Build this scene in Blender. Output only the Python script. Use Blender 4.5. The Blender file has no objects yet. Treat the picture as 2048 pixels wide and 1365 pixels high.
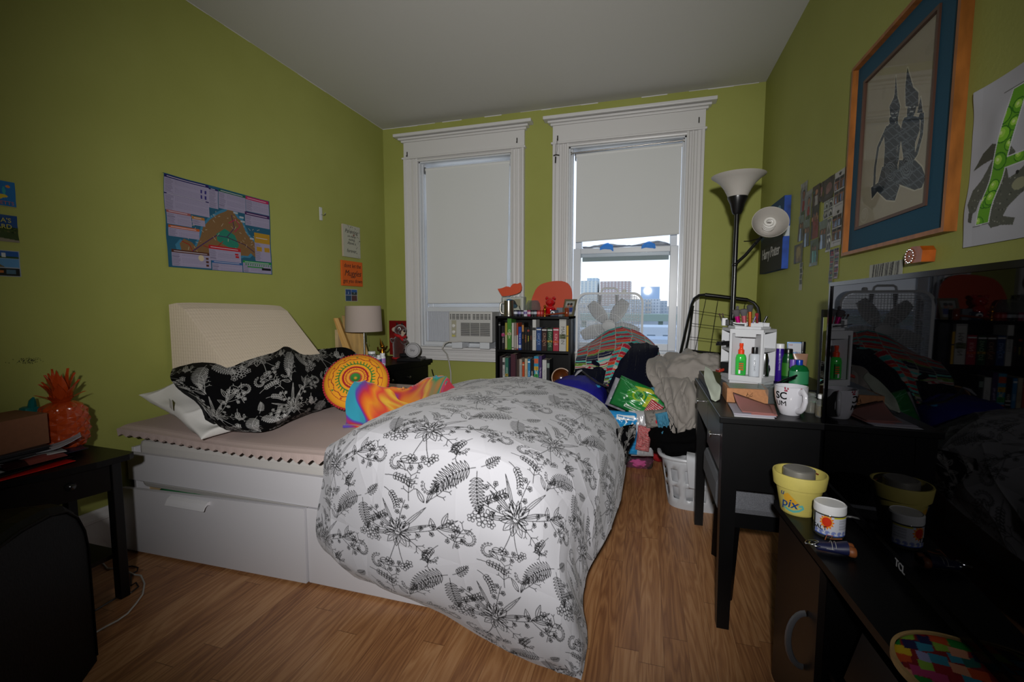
import bpy, bmesh, math, random
import numpy as np
from mathutils import Vector, Matrix, Euler
PI = math.pi
C = bpy.context.scene.collection
rnd = random.Random(7)
def R(d): return math.radians(d)
# ---------------------------------------------------------------- camera model (2048 x 1365)
F_PX, CAM_H = 905.0, 1.2
PITCH, YAW = R(4.75), R(16.6)
_f = Vector((-math.sin(YAW)*math.cos(PITCH), math.cos(YAW)*math.cos(PITCH), -math.sin(PITCH)))
_r = Vector((math.cos(YAW), math.sin(YAW), 0)); _u = _r.cross(_f)
CAM = Vector((0, 0, CAM_H))
def P(px, py, x=None, y=None, z=None):
    """the point of the room seen at a pixel, at a known x, y or z"""
    d = _r*((px-1024)/F_PX) - _u*((py-682.5)/F_PX) + _f
    if x is not None: return CAM + d*(x/d.x)
    if y is not None: return CAM + d*(y/d.y)
    return CAM + d*((z-CAM_H)/d.z)
# ---------------------------------------------------------------- colour and materials
def lin(c):
    c = np.asarray(c, dtype=float)
    return np.where(c <= 0.04045, c/12.92, ((c+0.055)/1.055)**2.4)
def rgb(*v):
    if len(v) == 1:
        h = v[0]; v = (int(h[0:2],16), int(h[2:4],16), int(h[4:6],16))
    return tuple(float(q) for q in lin(np.array(v)/255.0))
MATS = {}
def mat(name, col='808080', rough=.6, metal=0, spec=.5, trans=0, alpha=1, emit=None, estr=0, noise=0, nscale=40, bump=0, bscale=200, coat=0, sheen=0, sub=0, ior=1.45, aniso=None):
    if name in MATS: return MATS[name]
    m = bpy.data.materials.new(name); m.use_nodes = True
    nt = m.node_tree; b = nt.nodes['Principled BSDF']
    c = rgb(col) if isinstance(col, str) else col
    b.inputs['Base Color'].default_value = (*c, 1)
    b.inputs['Roughness'].default_value = rough
    b.inputs['Metallic'].default_value = metal
    b.inputs['Specular IOR Level'].default_value = spec
    b.inputs['Transmission Weight'].default_value = trans
    b.inputs['Alpha'].default_value = alpha
    b.inputs['IOR'].default_value = ior
    b.inputs['Coat Weight'].default_value = coat
    b.inputs['Sheen Weight'].default_value = sheen
    if sub: b.inputs['Subsurface Weight'].default_value = sub; b.inputs['Subsurface Radius'].default_value = (.02,.01,.01)
    if emit: b.inputs['Emission Color'].default_value = (*rgb(emit), 1); b.inputs['Emission Strength'].default_value = estr
    if noise or bump:
        tc = nt.nodes.new('ShaderNodeTexCoord')
        if noise:
            n = nt.nodes.new('ShaderNodeTexNoise'); n.inputs['Scale'].default_value = nscale; n.inputs['Detail'].default_value = 4
            mp = nt.nodes.new('ShaderNodeMapping'); nt.links.new(tc.outputs['Object'], mp.inputs['Vector'])
            if aniso: mp.inputs['Scale'].default_value = aniso
            nt.links.new(mp.outputs['Vector'], n.inputs['Vector'])
            r = nt.nodes.new('ShaderNodeMapRange'); r.inputs['From Min'].default_value = .3; r.inputs['From Max'].default_value = .7
            r.inputs['To Min'].default_value = 1-noise; r.inputs['To Max'].default_value = 1+noise
            nt.links.new(n.outputs['Fac'], r.inputs['Value'])
            mx = nt.nodes.new('ShaderNodeVectorMath'); mx.operation = 'SCALE'; mx.inputs[0].default_value = c
            nt.links.new(r.outputs['Result'], mx.inputs['Scale']); nt.links.new(mx.outputs['Vector'], b.inputs['Base Color'])
        if bump:
            n = nt.nodes.new('ShaderNodeTexNoise'); n.inputs['Scale'].default_value = bscale; n.inputs['Detail'].default_value = 3
            nt.links.new(tc.outputs['Object'], n.inputs['Vector'])
            bp = nt.nodes.new('ShaderNodeBump'); bp.inputs['Strength'].default_value = bump; bp.inputs['Distance'].default_value = .002
            nt.links.new(n.outputs['Fac'], bp.inputs['Height']); nt.links.new(bp.outputs['Normal'], b.inputs['Normal'])
    MATS[name] = m; return m
def mat_vc(name, rough=.7, spec=.3, sheen=0, bump=0, bscale=500):
    """a material whose colour is the print stored on the mesh"""
    if name in MATS: return MATS[name]
    m = mat(name, 'ffffff', rough, spec=spec, sheen=sheen, bump=bump, bscale=bscale)
    a = m.node_tree.nodes.new('ShaderNodeAttribute'); a.attribute_name = 'print'
    m.node_tree.links.new(a.outputs['Color'], m.node_tree.nodes['Principled BSDF'].inputs['Base Color'])
    return m
# ---------------------------------------------------------------- things, parts
def thing(name, label, cat, loc=(0,0,0), rotz=0, group=None, rot=None):
    o = bpy.data.objects.new(name, None); C.objects.link(o); o.empty_display_size = .05
    o.location = loc; o.rotation_euler = rot if rot else (0,0,rotz)
    o['label'] = label; o['category'] = cat
    if group: o['group'] = group
    return o
def tag(o, label, cat, group=None, kind=None):
    o['label'] = label; o['category'] = cat
    if group: o['group'] = group
    if kind: o['kind'] = kind
    return o
def pmat(o):
    m = Matrix.Identity(4)
    chain = []
    while o is not None: chain.append(o); o = o.parent
    for q in reversed(chain):
        m = m @ Matrix.LocRotScale(q.location, q.rotation_euler, q.scale)
    return m
class MB:
    """collects shapes; build() links them as ONE mesh object"""
    def __init__(s): s.v = []; s.f = []; s.m = []; s.sm = []; s.T = Matrix.Identity(4); s.mi = 0
    def at(s, loc=(0,0,0), rot=(0,0,0), scale=(1,1,1)):
        s.T = Matrix.LocRotScale(Vector(loc), Euler(rot), Vector(scale)); return s
    def raw(s, vs, fs, smooth=False):
        n = len(s.v); T = s.T
        s.v += [tuple(T @ Vector(v)) for v in vs]
        s.f += [tuple(i+n for i in f) for f in fs]; s.m += [s.mi]*len(fs); s.sm += [smooth]*len(fs); return s
    def box(s, c, d, bev=0, rz=0):
        x, y, z = d[0]/2, d[1]/2, d[2]/2
        if bev <= 0:
            vs = [(a*x,b*y,e*z) for a in (-1,1) for b in (-1,1) for e in (-1,1)]
            fs = [(0,1,3,2),(4,6,7,5),(0,4,5,1),(2,3,7,6),(0,2,6,4),(1,5,7,3)]
        else:
            bev = min(bev, x*.95, y*.95, z*.95); bm = bmesh.new(); bmesh.ops.create_cube(bm, size=1)
            for v in bm.verts: v.co = Vector((v.co.x*2*x, v.co.y*2*y, v.co.z*2*z))
            bmesh.ops.bevel(bm, geom=bm.edges[:], offset=bev, segments=2, affect='EDGES', profile=.5)
            bm.verts.index_update(); vs = [tuple(v.co) for v in bm.verts]; fs = [tuple(v.index for v in f.verts) for f in bm.faces]; bm.free()
        cr, sr = math.cos(rz), math.sin(rz)
        return s.raw([(a*cr-b*sr+c[0], a*sr+b*cr+c[1], e+c[2]) for a,b,e in vs], fs)
    def b2(s, lo, hi, bev=0):
        return s.box([(a+b)/2 for a,b in zip(lo,hi)], [abs(b-a) for a,b in zip(lo,hi)], bev)
    def lathe(s, prof, c=(0,0,0), n=24, sx=1, sy=1, cap=True, ax=None):
        """prof: (radius, height) pairs bottom to top"""
        vs = []; fs = []
        for r, z in prof:
            for k in range(n):
                a = 2*PI*k/n; vs.append(Vector((r*math.cos(a)*sx, r*math.sin(a)*sy, z)))
        for i in range(len(prof)-1):
            for k in range(n):
                fs.append((i*n+k, i*n+(k+1)%n, (i+1)*n+(k+1)%n, (i+1)*n+k))
        if cap: fs.append(tuple(range(n-1,-1,-1))); fs.append(tuple((len(prof)-1)*n+k for k in range(n)))
        if ax is not None:
            q = Vector((0,0,1)).rotation_difference(Vector(ax).normalized()); vs = [q @ v for v in vs]
        return s.raw([v+Vector(c) for v in vs], fs, True)
    def cyl(s, a, b, r, r2=None, n=12):
        a, b = Vector(a), Vector(b); r2 = r if r2 is None else r2
        return s.lathe([(r,0),(r2,(b-a).length)], a, n, ax=(b-a))
    def ball(s, c, r, n=16, sc=(1,1,1), rot=None):
        k = max(6, n//2); prof = []
        for i in range(k+1):
            t = -PI/2+PI*i/k; prof.append((max(1e-4, math.cos(t)), math.sin(t)))
        vs = []; fs = []
        for q, z in prof:
            for j in range(n):
                a = 2*PI*j/n; w = Vector((q*math.cos(a)*r*sc[0], q*math.sin(a)*r*sc[1], z*r*sc[2]))
                if rot: w.rotate(Euler(rot))
                vs.append(w+Vector(c))
        for i in range(k):
            for j in range(n): fs.append((i*n+j, i*n+(j+1)%n, (i+1)*n+(j+1)%n, (i+1)*n+j))
        return s.raw(vs, fs, True)
    def tube(s, pts, r, n=8, closed=False, cap=True, flat=1):
        pts = [Vector(p) for p in pts]; N = len(pts); vs = []; fs = []; up = None
        for i, p in enumerate(pts):
            if closed: t = pts[(i+1)%N]-pts[i-1]
            else: t = pts[min(i+1,N-1)]-pts[max(i-1,0)]
            if t.length < 1e-9: t = Vector((0,0,1))
            t.normalize()
            if up is None:
                up = Vector((0,0,1)) if abs(t.z) < .9 else Vector((1,0,0))
            x = up.cross(t); x.normalize(); up = t.cross(x)
            rr = r[i] if isinstance(r, (list,tuple)) else r
            for k in range(n):
                a = 2*PI*k/n; vs.append(p + x*math.cos(a)*rr + up*math.sin(a)*rr*flat)
        M = N if closed else N-1
        for i in range(M):
            j = (i+1) % N
            for k in range(n): fs.append((i*n+k, i*n+(k+1)%n, j*n+(k+1)%n, j*n+k))
        if cap and not closed: fs.append(tuple(range(n-1,-1,-1))); fs.append(tuple((N-1)*n+k for k in range(n)))
        return s.raw(vs, fs, True)
    def prism(s, poly, h, o=(0,0,0), ux=(1,0,0), uy=(0,1,0), uz=None, smooth=False):
        """poly in the plane ux, uy through o, raised by h along uz"""
        ux, uy, o = Vector(ux), Vector(uy), Vector(o); uz = Vector(uz) if uz is not None else ux.cross(uy)
        a = [o+ux*p[0]+uy*p[1] for p in poly]; b = [v+uz*h for v in a]; n = len(poly)
        return s.raw(a+b, [tuple(range(n-1,-1,-1)), tuple(range(n,2*n))]+[(i,(i+1)%n,n+(i+1)%n,n+i) for i in range(n)], smooth)
    def grid(s, A, smooth=True, wrapu=False):
        A = np.asarray(A); nv, nu = A.shape[:2]; fs = []
        for j in range(nv-1):
            for i in range(nu if wrapu else nu-1):
                k = (i+1) % nu; fs.append((j*nu+i, j*nu+k, (j+1)*nu+k, (j+1)*nu+i))
        return s.raw([tuple(p) for p in A.reshape(-1,3)], fs, smooth)
    def build(s, name, m, parent=None, world=True, mods=None):
        me = bpy.data.meshes.new(name); vs = s.v
        if parent is not None and world:
            I = pmat(parent).inverted(); vs = [tuple(I @ Vector(v)) for v in vs]
        me.from_pydata(vs, [], s.f); me.polygons.foreach_set('use_smooth', s.sm)
        ms = m if isinstance(m, (list,tuple)) else [m]
        for q in ms: me.materials.append(q)
        if len(ms) > 1: me.polygons.foreach_set('material_index', s.m)
        me.update()
        if any(s.sm) and len(s.f) < 60000: me.set_sharp_from_angle(angle=R(42))
        o = bpy.data.objects.new(name, me); C.objects.link(o)
        if parent is not None: o.parent = parent
        return o
def solo(name, mb, m, label, cat, group=None, world=True):
    """one mesh that is a thing of its own, its origin at its base"""
    if world and mb.v:
        a = np.array(mb.v); c = Vector(((a[:,0].min()+a[:,0].max())/2, (a[:,1].min()+a[:,1].max())/2, a[:,2].min()))
        mb.v = [tuple(Vector(v)-c) for v in mb.v]; o = mb.build(name, m); o.location = c
    else: o = mb.build(name, m)
    return tag(o, label, cat, group)
def smoothing(o, deg=35):
    """flat faces stay flat, round ones stay round"""
    return o
def struct(name, mb, m, parent=None):
    o = mb.build(name, m, parent)
    if parent is None: o['kind'] = 'structure'
    return o
def dup(root, loc, rotz=0, label=None, group=None):
    r = root.copy(); C.objects.link(r); r.location = loc; r.rotation_euler = (0,0,rotz)
    if label: r['label'] = label
    if group: r['group'] = group
    for ch in list(root.children):
        c = ch.copy(); C.objects.link(c); c.parent = r
        for g in ch.children:
            d = g.copy(); C.objects.link(d); d.parent = c
    return r
# ---------------------------------------------------------------- prints: a small painter working on arrays
class Cv:
    def __init__(s, w, h, col='ffffff'):
        s.w, s.h = w, h; s.a = np.zeros((h, w, 3)); s.a[:] = rgb(col) if isinstance(col, str) else col
        s.Y, s.X = np.mgrid[0:h, 0:w]; s.X = (s.X+.5)/w; s.Y = 1-(s.Y+.5)/h      # 0..1, Y up
        s.asp = w/h
    def c(s, c): return rgb(c) if isinstance(c, str) else c
    def rect(s, x0, y0, x1, y1, c):
        s.a[(s.X>=x0)&(s.X<x1)&(s.Y>=y0)&(s.Y<y1)] = s.c(c)
    def disk(s, x, y, r, c, ry=None, rot=0):
        dx = (s.X-x)*s.asp; dy = s.Y-y; ry = ry or r
        ca, sa = math.cos(rot), math.sin(rot)
        s.a[((dx*ca+dy*sa)/r)**2+((-dx*sa+dy*ca)/ry)**2 < 1] = s.c(c)
    def mask(s, pts):
        m = np.zeros(s.X.shape, bool); n = len(pts)
        for i in range(n):
            x0,y0 = pts[i]; x1,y1 = pts[(i+1)%n]
            if y0 == y1: continue
            t = ((y0 > s.Y) != (y1 > s.Y)) & (s.X < (x1-x0)*(s.Y-y0)/(y1-y0)+x0); m ^= t
        return m
    def poly(s, pts, c): s.a[s.mask(pts)] = s.c(c)
    def line(s, pts, r, c):
        """r in units of the height"""
        c = s.c(c)
        for (x0,y0),(x1,y1) in zip(pts[:-1], pts[1:]):
            i0 = max(0,int((min(x0,x1)-r/s.asp)*s.w)-1); i1 = int((max(x0,x1)+r/s.asp)*s.w)+2
            j0 = max(0,int((1-max(y0,y1)-r)*s.h)-1); j1 = int((1-min(y0,y1)+r)*s.h)+2
            X = s.X[j0:j1,i0:i1]; Y = s.Y[j0:j1,i0:i1]
            if X.size == 0: continue
            ax = (X-x0)*s.asp; ay = Y-y0; bx = (x1-x0)*s.asp; by = y1-y0; L = bx*bx+by*by+1e-12
            t = np.clip((ax*bx+ay*by)/L, 0, 1); d = (ax-t*bx)**2+(ay-t*by)**2
            s.a[j0:j1,i0:i1][d < r*r] = c
    def blobs(s, n, cols, r, box=(0,0,1,1), q=None):
        q = q or rnd
        for _ in range(n): s.disk(q.uniform(box[0],box[2]), q.uniform(box[1],box[3]), q.uniform(.4,1)*r, q.choice(cols), q.uniform(.4,1)*r, q.uniform(0,3))
def fast_grid(name, A, col=None, m=None, parent=None, world=True, smooth=True, wrapu=False):
    """mesh from an array (nv, nu, 3) with the print col (nv, nu, 3) on its vertices"""
    nv, nu = A.shape[:2]; V = A.reshape(-1,3).astype(np.float64)
    if parent is not None and world:
        I = np.array(pmat(parent).inverted()); V = V @ I[:3,:3].T + I[:3,3]
    me = bpy.data.meshes.new(name); me.vertices.add(len(V)); me.vertices.foreach_set('co', V.astype(np.float32).ravel())
    j, i = np.mgrid[0:nv-1, 0:(nu if wrapu else nu-1)]; k = (i+1) % nu
    q = np.stack([j*nu+i, j*nu+k, (j+1)*nu+k, (j+1)*nu+i], -1).reshape(-1,4)
    me.loops.add(q.size); me.loops.foreach_set('vertex_index', q.ravel().astype(np.int32))
    me.polygons.add(len(q)); me.polygons.foreach_set('loop_start', np.arange(0, q.size, 4, dtype=np.int32))
    me.polygons.foreach_set('use_smooth', np.full(len(q), smooth))
    if col is not None:
        at = me.color_attributes.new('print', 'FLOAT_COLOR', 'POINT')
        c = np.ones((len(V),4), np.float32); c[:,:3] = col.reshape(-1,3); at.data.foreach_set('color', c.ravel())
    me.update(calc_edges=True); me.validate()
    if m: me.materials.append(m)
    o = bpy.data.objects.new(name, me); C.objects.link(o)
    if parent is not None: o.parent = parent
    return o
def sheet(name, cv, o, ux, uy, w, h, m, parent=None, curl=0, seed=0, thick=0.0006):
    """a flat print: o = lower left corner, ux right, uy up; the print on the side of ux x uy"""
    ux, uy, o = np.array(ux, float), np.array(uy, float), np.array(o, float); nz = np.cross(ux, uy)
    H, W = cv.a.shape[:2]; U, V = np.meshgrid(np.linspace(0,1,W), np.linspace(1,0,H))
    z = np.full(U.shape, thick)
    if curl: z = z + curl*vnoise(H, W, 4, 3, seed)**2 + curl*.6*np.maximum(0, np.abs(U-.5)*2-.8)*5*np.abs(V-.5)
    A = o + U[...,None]*w*ux + V[...,None]*h*uy + z[...,None]*nz
    A = np.concatenate([(A[:1]-z[:1,:,None]*nz*.9), A, (A[-1:]-z[-1:,:,None]*nz*.9)]); col = np.concatenate([cv.a[:1], cv.a, cv.a[-1:]])
    A = np.concatenate([A[:,:1]-nz*thick*.9, A, A[:,-1:]-nz*thick*.9], 1); col = np.concatenate([col[:,:1], col, col[:,-1:]], 1)
    ob = fast_grid(name, A, col, m, parent, smooth=False)
    if parent is None:
        c = A.reshape(-1,3).mean(0); n = len(ob.data.vertices); b = np.empty(n*3); ob.data.vertices.foreach_get('co', b)
        ob.data.vertices.foreach_set('co', (b.reshape(-1,3)-c).ravel()); ob.location = c
    return ob
# ---------------------------------------------------------------- noise and cloth
def vnoise(nv, nu, fv, fu, seed):
    """smooth random field in -1..1 with about fv x fu cells"""
    g = np.random.RandomState(seed).uniform(-1, 1, (int(fv)+4, int(fu)+4))
    y = np.linspace(1, fv+1, nv); x = np.linspace(1, fu+1, nu)
    def w(t): return (((-t+2)*t-1)*t/2, ((3*t-5)*t*t+2)/2, ((-3*t+4)*t+1)*t/2, (t-1)*t*t/2)
    yi = np.floor(y).astype(int); xi = np.floor(x).astype(int); wy = w(y-yi); wx = w(x-xi)
    rows = sum(wy[k][:,None]*g[np.clip(yi+k-1,0,g.shape[0]-1)] for k in range(4))
    return sum(wx[k][None,:]*rows[:,np.clip(xi+k-1,0,g.shape[1]-1)] for k in range(4))
def spline_surf(ctrl, nv, nu):
    """tensor Catmull-Rom through the control rows"""
    c = np.array([[tuple(p) for p in row] for row in ctrl], float)
    def up(c, n):
        k = c.shape[0]; e = np.concatenate([2*c[:1]-c[1:2], c, 2*c[-1:]-c[-2:-1]])
        t = np.linspace(0, k-1-1e-9, n); i = t.astype(int); t = (t-i).reshape((-1,)+(1,)*(c.ndim-1))
        a, b, d, f = e[i], e[i+1], e[i+2], e[i+3]
        return .5*(2*b+(d-a)*t+(2*a-5*b+4*d-f)*t*t+(3*b-a-3*d+f)*t**3)
    s = up(c, nv); return up(s.transpose(1,0,2), nu).transpose(1,0,2)
def normals(A):
    du = np.gradient(A, axis=1); dv = np.gradient(A, axis=0); n = np.cross(du, dv)
    return n/(np.linalg.norm(n, axis=2, keepdims=True)+1e-12)
def arclen(A):
    u = np.concatenate([[0], np.cumsum(np.linalg.norm(np.diff(A.mean(0) if 0 else A[A.shape[0]//2], axis=0), axis=1))])
    v = np.concatenate([[0], np.cumsum(np.linalg.norm(np.diff(A[:,A.shape[1]//2], axis=0), axis=1))])
    return u, v
def rot_noise(nv, nu, freq, ang, stretch, seed):
    """noise with folds running along the direction ang of the sheet"""
    n = 220; g = vnoise(n, n, freq*2, freq*2/stretch, seed)
    v, u = np.mgrid[0:1:nv*1j, 0:1:nu*1j]; ca, sa = math.cos(ang), math.sin(ang)
    a = (u-.5)*ca+(v-.5)*sa; b = -(u-.5)*sa+(v-.5)*ca
    a = (a/1.5+.5)*(n-1); b = (b/1.5+.5)*(n-1); a = np.clip(a, 0, n-1.001); b = np.clip(b, 0, n-1.001)
    i, j = a.astype(int), b.astype(int); fa, fb = a-i, b-j
    return (g[j,i]*(1-fa)+g[j,i+1]*fa)*(1-fb)+(g[j+1,i]*(1-fa)+g[j+1,i+1]*fa)*fb
def folds(nv, nu, specs, seed):
    """sum of ridged folds; specs: (amplitude, frequency, angle, stretch)"""
    h = np.zeros((nv, nu))
    for k, (amp, fr, ang, st) in enumerate(specs):
        r = rot_noise(nv, nu, fr, ang, st, seed*31+k); h += amp*(1-np.sqrt(np.abs(r)+.002)*1.6)
    return h
def blob(c, r, nu=64, nv=40, specs=(), seed=0, sq=1.0, flat=.0):
    """a closed soft lump: centre, radii; returns an array for fast_grid(wrapu=True)"""
    t = np.linspace(-PI/2, PI/2, nv)[:,None]; p = np.linspace(0, 2*PI, nu, endpoint=False)[None,:]
    def pw(v, e): return np.sign(v)*np.abs(v)**e
    x = pw(np.cos(t),sq)*pw(np.cos(p),sq); y = pw(np.cos(t),sq)*pw(np.sin(p),sq); z = pw(np.sin(t),sq)*np.ones_like(p)
    A = np.stack([x*r[0], y*r[1], z*r[2]], -1)
    D = np.stack([x, y, z], -1); D /= np.linalg.norm(D, axis=2, keepdims=True)
    h = np.zeros((nv, nu))
    for k, (amp, fr) in enumerate(specs):
        q = np.random.RandomState(seed*17+k)
        for _ in range(7):
            w = q.normal(size=3)*fr; w2 = q.normal(size=3)*fr; h += amp/7*1.6*(1-2*np.abs(np.sin(D@w+q.uniform(0,6)+.8*np.sin(D@w2+q.uniform(0,6)))))
    A = A + D*h[...,None]
    A = A+np.array(c)
    if flat: A[...,2] = np.maximum(A[...,2], flat)
    return A
# ---------------------------------------------------------------- lettering
def letters(txt, size, bold=0, shear=0, space=1.0, ext=.0004):
    """vertices and faces of a line of text, centred, in its own x, y plane"""
    cu = bpy.data.curves.new('t', 'FONT'); cu.body = txt; cu.size = size; cu.align_x = 'CENTER'; cu.align_y = 'CENTER'
    cu.extrude = ext; cu.offset = bold; cu.shear = shear; cu.space_character = space; cu.resolution_u = 3
    o = bpy.data.objects.new('t', cu); C.objects.link(o); dg = bpy.context.evaluated_depsgraph_get()
    me = o.evaluated_get(dg).to_mesh(); vs = [tuple(v.co) for v in me.vertices]; fs = [tuple(p.vertices) for p in me.polygons]
    o.evaluated_get(dg).to_mesh_clear(); bpy.data.objects.remove(o); bpy.data.curves.remove(cu)
    return vs, fs
def text_on(name, txt, size, o, ux, uy, m, parent=None, **k):
    ux, uy, o = Vector(ux).normalized(), Vector(uy).normalized(), Vector(o); uz = ux.cross(uy)
    vs, fs = letters(txt, size, **k); mb = MB(); mb.raw([o+ux*a+uy*b+uz*c for a,b,c in vs], fs)
    return mb.build(name, m, parent)
def text_round(name, txt, size, c, rad, ang, z, m, parent=None, taper=0, **k):
    """text bent round a vertical cylinder; ang = where its middle faces; taper = d radius / d z"""
    vs, fs = letters(txt, size, **k); mb = MB(); out = []
    for a, b, e in vs:
        r = rad+taper*b+.0004+e; t = ang+a/rad; out.append((c[0]+r*math.cos(t), c[1]+r*math.sin(t), z+b))
    mb.raw(out, fs); return mb.build(name, m, parent)
def stroke_text(cv, pts_list, r, c):
    for p in pts_list: cv.line(p, r, c)
# ================================================================ the room
XL, XR, YB, YF, ZC = -2.42, .80, 3.87, -1.3, 2.83
def green_wall():
    m = mat('wall_paint', '94974f', .62, spec=.25, bump=.25, bscale=60)
    nt = m.node_tree; b = nt.nodes['Principled BSDF']
    tc = nt.nodes.new('ShaderNodeTexCoord'); n = nt.nodes.new('ShaderNodeTexNoise'); n.inputs['Scale'].default_value = 1.3; n.inputs['Detail'].default_value = 5
    nt.links.new(tc.outputs['Object'], n.inputs['Vector'])
    r = nt.nodes.new('ShaderNodeValToRGB'); r.color_ramp.elements[0].color = (*rgb('90934b'),1); r.color_ramp.elements[1].color = (*rgb('989b53'),1)
    r.color_ramp.elements[0].position = .35; r.color_ramp.elements[1].position = .65
    nt.links.new(n.outputs['Fac'], r.inputs['Fac']); nt.links.new(r.outputs['Color'], b.inputs['Base Color']); return m
GREEN = green_wall()
WHITE_TRIM = mat('white_trim_paint', 'c9c7c6', .35, spec=.4, bump=.15, bscale=30)
CEIL = mat('ceiling_paint', 'bbb9b4', .8, spec=.2, bump=.3, bscale=25)
def wood_floor():
    m = bpy.data.materials.new('laminate_planks'); m.use_nodes = True; nt = m.node_tree; L = nt.links; b = nt.nodes['Principled BSDF']
    N = lambda t: nt.nodes.new(t)
    def mth(op, a, c=None):
        n = N('ShaderNodeMath'); n.operation = op
        for i, v in enumerate((a, c)):
            if v is None: continue
            if isinstance(v, (int, float)): n.inputs[i].default_value = v
            else: L.new(v, n.inputs[i])
        return n.outputs[0]
    tc = N('ShaderNodeTexCoord'); sx = N('ShaderNodeSeparateXYZ'); L.new(tc.outputs['Object'], sx.inputs[0])
    xs = mth('DIVIDE', sx.outputs['X'], .082); row = mth('FLOOR', xs); fx = mth('FRACT', xs)
    wn = N('ShaderNodeTexWhiteNoise'); wn.noise_dimensions = '1D'; L.new(row, wn.inputs['W'])
    yo = mth('ADD', mth('DIVIDE', sx.outputs['Y'], .85), mth('MULTIPLY', wn.outputs['Value'], 7.3)); bi = mth('FLOOR', yo); fy = mth('FRACT', yo)
    cb = N('ShaderNodeCombineXYZ'); L.new(row, cb.inputs[0]); L.new(bi, cb.inputs[1])
    w2 = N('ShaderNodeTexWhiteNoise'); w2.noise_dimensions = '3D'; L.new(cb.outputs[0], w2.inputs['Vector'])
    # grain: long noise, shifted board by board
    g = N('ShaderNodeCombineXYZ'); L.new(mth('MULTIPLY', sx.outputs['X'], 16), g.inputs[0])
    L.new(mth('MULTIPLY', sx.outputs['Y'], 1.1), g.inputs[1]); L.new(mth('MULTIPLY', w2.outputs['Value'], 60), g.inputs[2])
    n1 = N('ShaderNodeTexNoise'); n1.inputs['Scale'].default_value = 1.0; n1.inputs['Detail'].default_value = 3; n1.inputs['Distortion'].default_value = .5; L.new(g.outputs[0], n1.inputs['Vector'])
    rings = mth('FRACT', mth('MULTIPLY', n1.outputs['Fac'], 9)); rr = mth('ABSOLUTE', mth('SUBTRACT', rings, .5))
    g2 = N('ShaderNodeCombineXYZ'); L.new(mth('MULTIPLY', sx.outputs['X'], 420), g2.inputs[0]); L.new(mth('MULTIPLY', sx.outputs['Y'], 9), g2.inputs[1])
    n2 = N('ShaderNodeTexNoise'); n2.inputs['Scale'].default_value = 1; n2.inputs['Detail'].default_value = 2; L.new(g2.outputs[0], n2.inputs['Vector'])
    f = mth('ADD', mth('ADD', mth('MULTIPLY', rr, .75), mth('MULTIPLY', n2.outputs['Fac'], .38)), mth('MULTIPLY', mth('SUBTRACT', w2.outputs['Value'], .5), .30))
    cr = N('ShaderNodeValToRGB'); e = cr.color_ramp.elements
    e[0].position = .05; e[0].color = (*rgb('86593b'),1); e[1].position = .85; e[1].color = (*rgb('c89a6e'),1)
    k = cr.color_ramp.elements.new(.42); k.color = (*rgb('ac7a50'),1); L.new(f, cr.inputs['Fac'])
    gap = mth('MAXIMUM', mth('LESS_THAN', fx, .018), mth('LESS_THAN', fy, .0035))
    mx = N('ShaderNodeMix'); mx.data_type = 'RGBA'; L.new(mth('MULTIPLY', gap, .6), mx.inputs['Factor']); L.new(cr.outputs['Color'], mx.inputs['A']); mx.inputs['B'].default_value = (*rgb('5c3a24'),1)
    L.new(mx.outputs['Result'], b.inputs['Base Color']); b.inputs['Roughness'].default_value = .33; b.inputs['Specular IOR Level'].default_value = .4
    return m
t = MB(); t.b2((XL-.2, YF-.2, -.05), (XR+.2, YB+.2, 0)); struct('floor', t, wood_floor())
t = MB(); t.b2((XL-.2, YF-.2, ZC), (XR+.2, YB+.2, ZC+.08)); struct('ceiling', t, CEIL)
t = MB(); t.b2((XL-.2, YF-.2, 0), (XL, YB+.2, ZC)); struct('wall_left', t, GREEN)
t = MB(); t.b2((XR, YF-.2, 0), (XR+.2, YB+.2, ZC)); struct('wall_right', t, GREEN)
t = MB(); t.b2((XL, YF-.2, 0), (XR, YF, ZC)); struct('wall_front', t, GREEN)
W1 = (-2.05, -1.155, .80, 2.50); W2 = (-.655, .262, .80, 2.50)
t = MB(); y0, y1 = YB, YB+.2
t.b2((XL, y0, 0), (XR, y1, .80)); t.b2((XL, y0, 2.50), (XR, y1, ZC))
t.b2((XL, y0, .80), (W1[0], y1, 2.5)); t.b2((W1[1], y0, .80), (W2[0], y1, 2.5)); t.b2((W2[1], y0, .80), (XR, y1, 2.5))
struct('wall_back', t, GREEN)
# the cracked paint line under the ceiling
t = MB(); q = random.Random(3); x = XL
while x < XR:
    w = q.uniform(.05,.2); h = q.uniform(.002,.007)
    if q.random() < .75: t.b2((x, YB-.003, ZC-h), (min(x+w,XR), YB, ZC))
    x += w
y = 1.0
while y < YB:
    w = q.uniform(.1,.3); h = q.uniform(.001,.004)
    t.b2((XL, y, ZC-h), (XL+.002, min(y+w,YB), ZC)); y += w
struct('trim_1', t, WHITE_TRIM)
def baseboard(name, a, b, n):
    a, b, n = Vector(a), Vector(b), Vector(n); d = (b-a); l = d.length; d.normalize()
    poly = [(0,0),(.016,0),(.016,.195),(.022,.20),(.022,.212),(.014,.225),(.012,.238),(.006,.25),(0,.25)]
    t = MB(); t.prism(poly, l, a, n, (0,0,1), d); struct(name, t, WHITE_TRIM)
baseboard('baseboard_left', (XL,YF,0), (XL,YB,0), (1,0,0)); baseboard('baseboard_right', (XR,YF,0), (XR,YB,0), (-1,0,0))
baseboard('baseboard_back', (XL+.02,YB,0), (XR-.02,YB,0), (0,-1,0))
GLASS = mat('window_glass', 'ffffff', 0, trans=1, ior=1.0, spec=.5)
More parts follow.
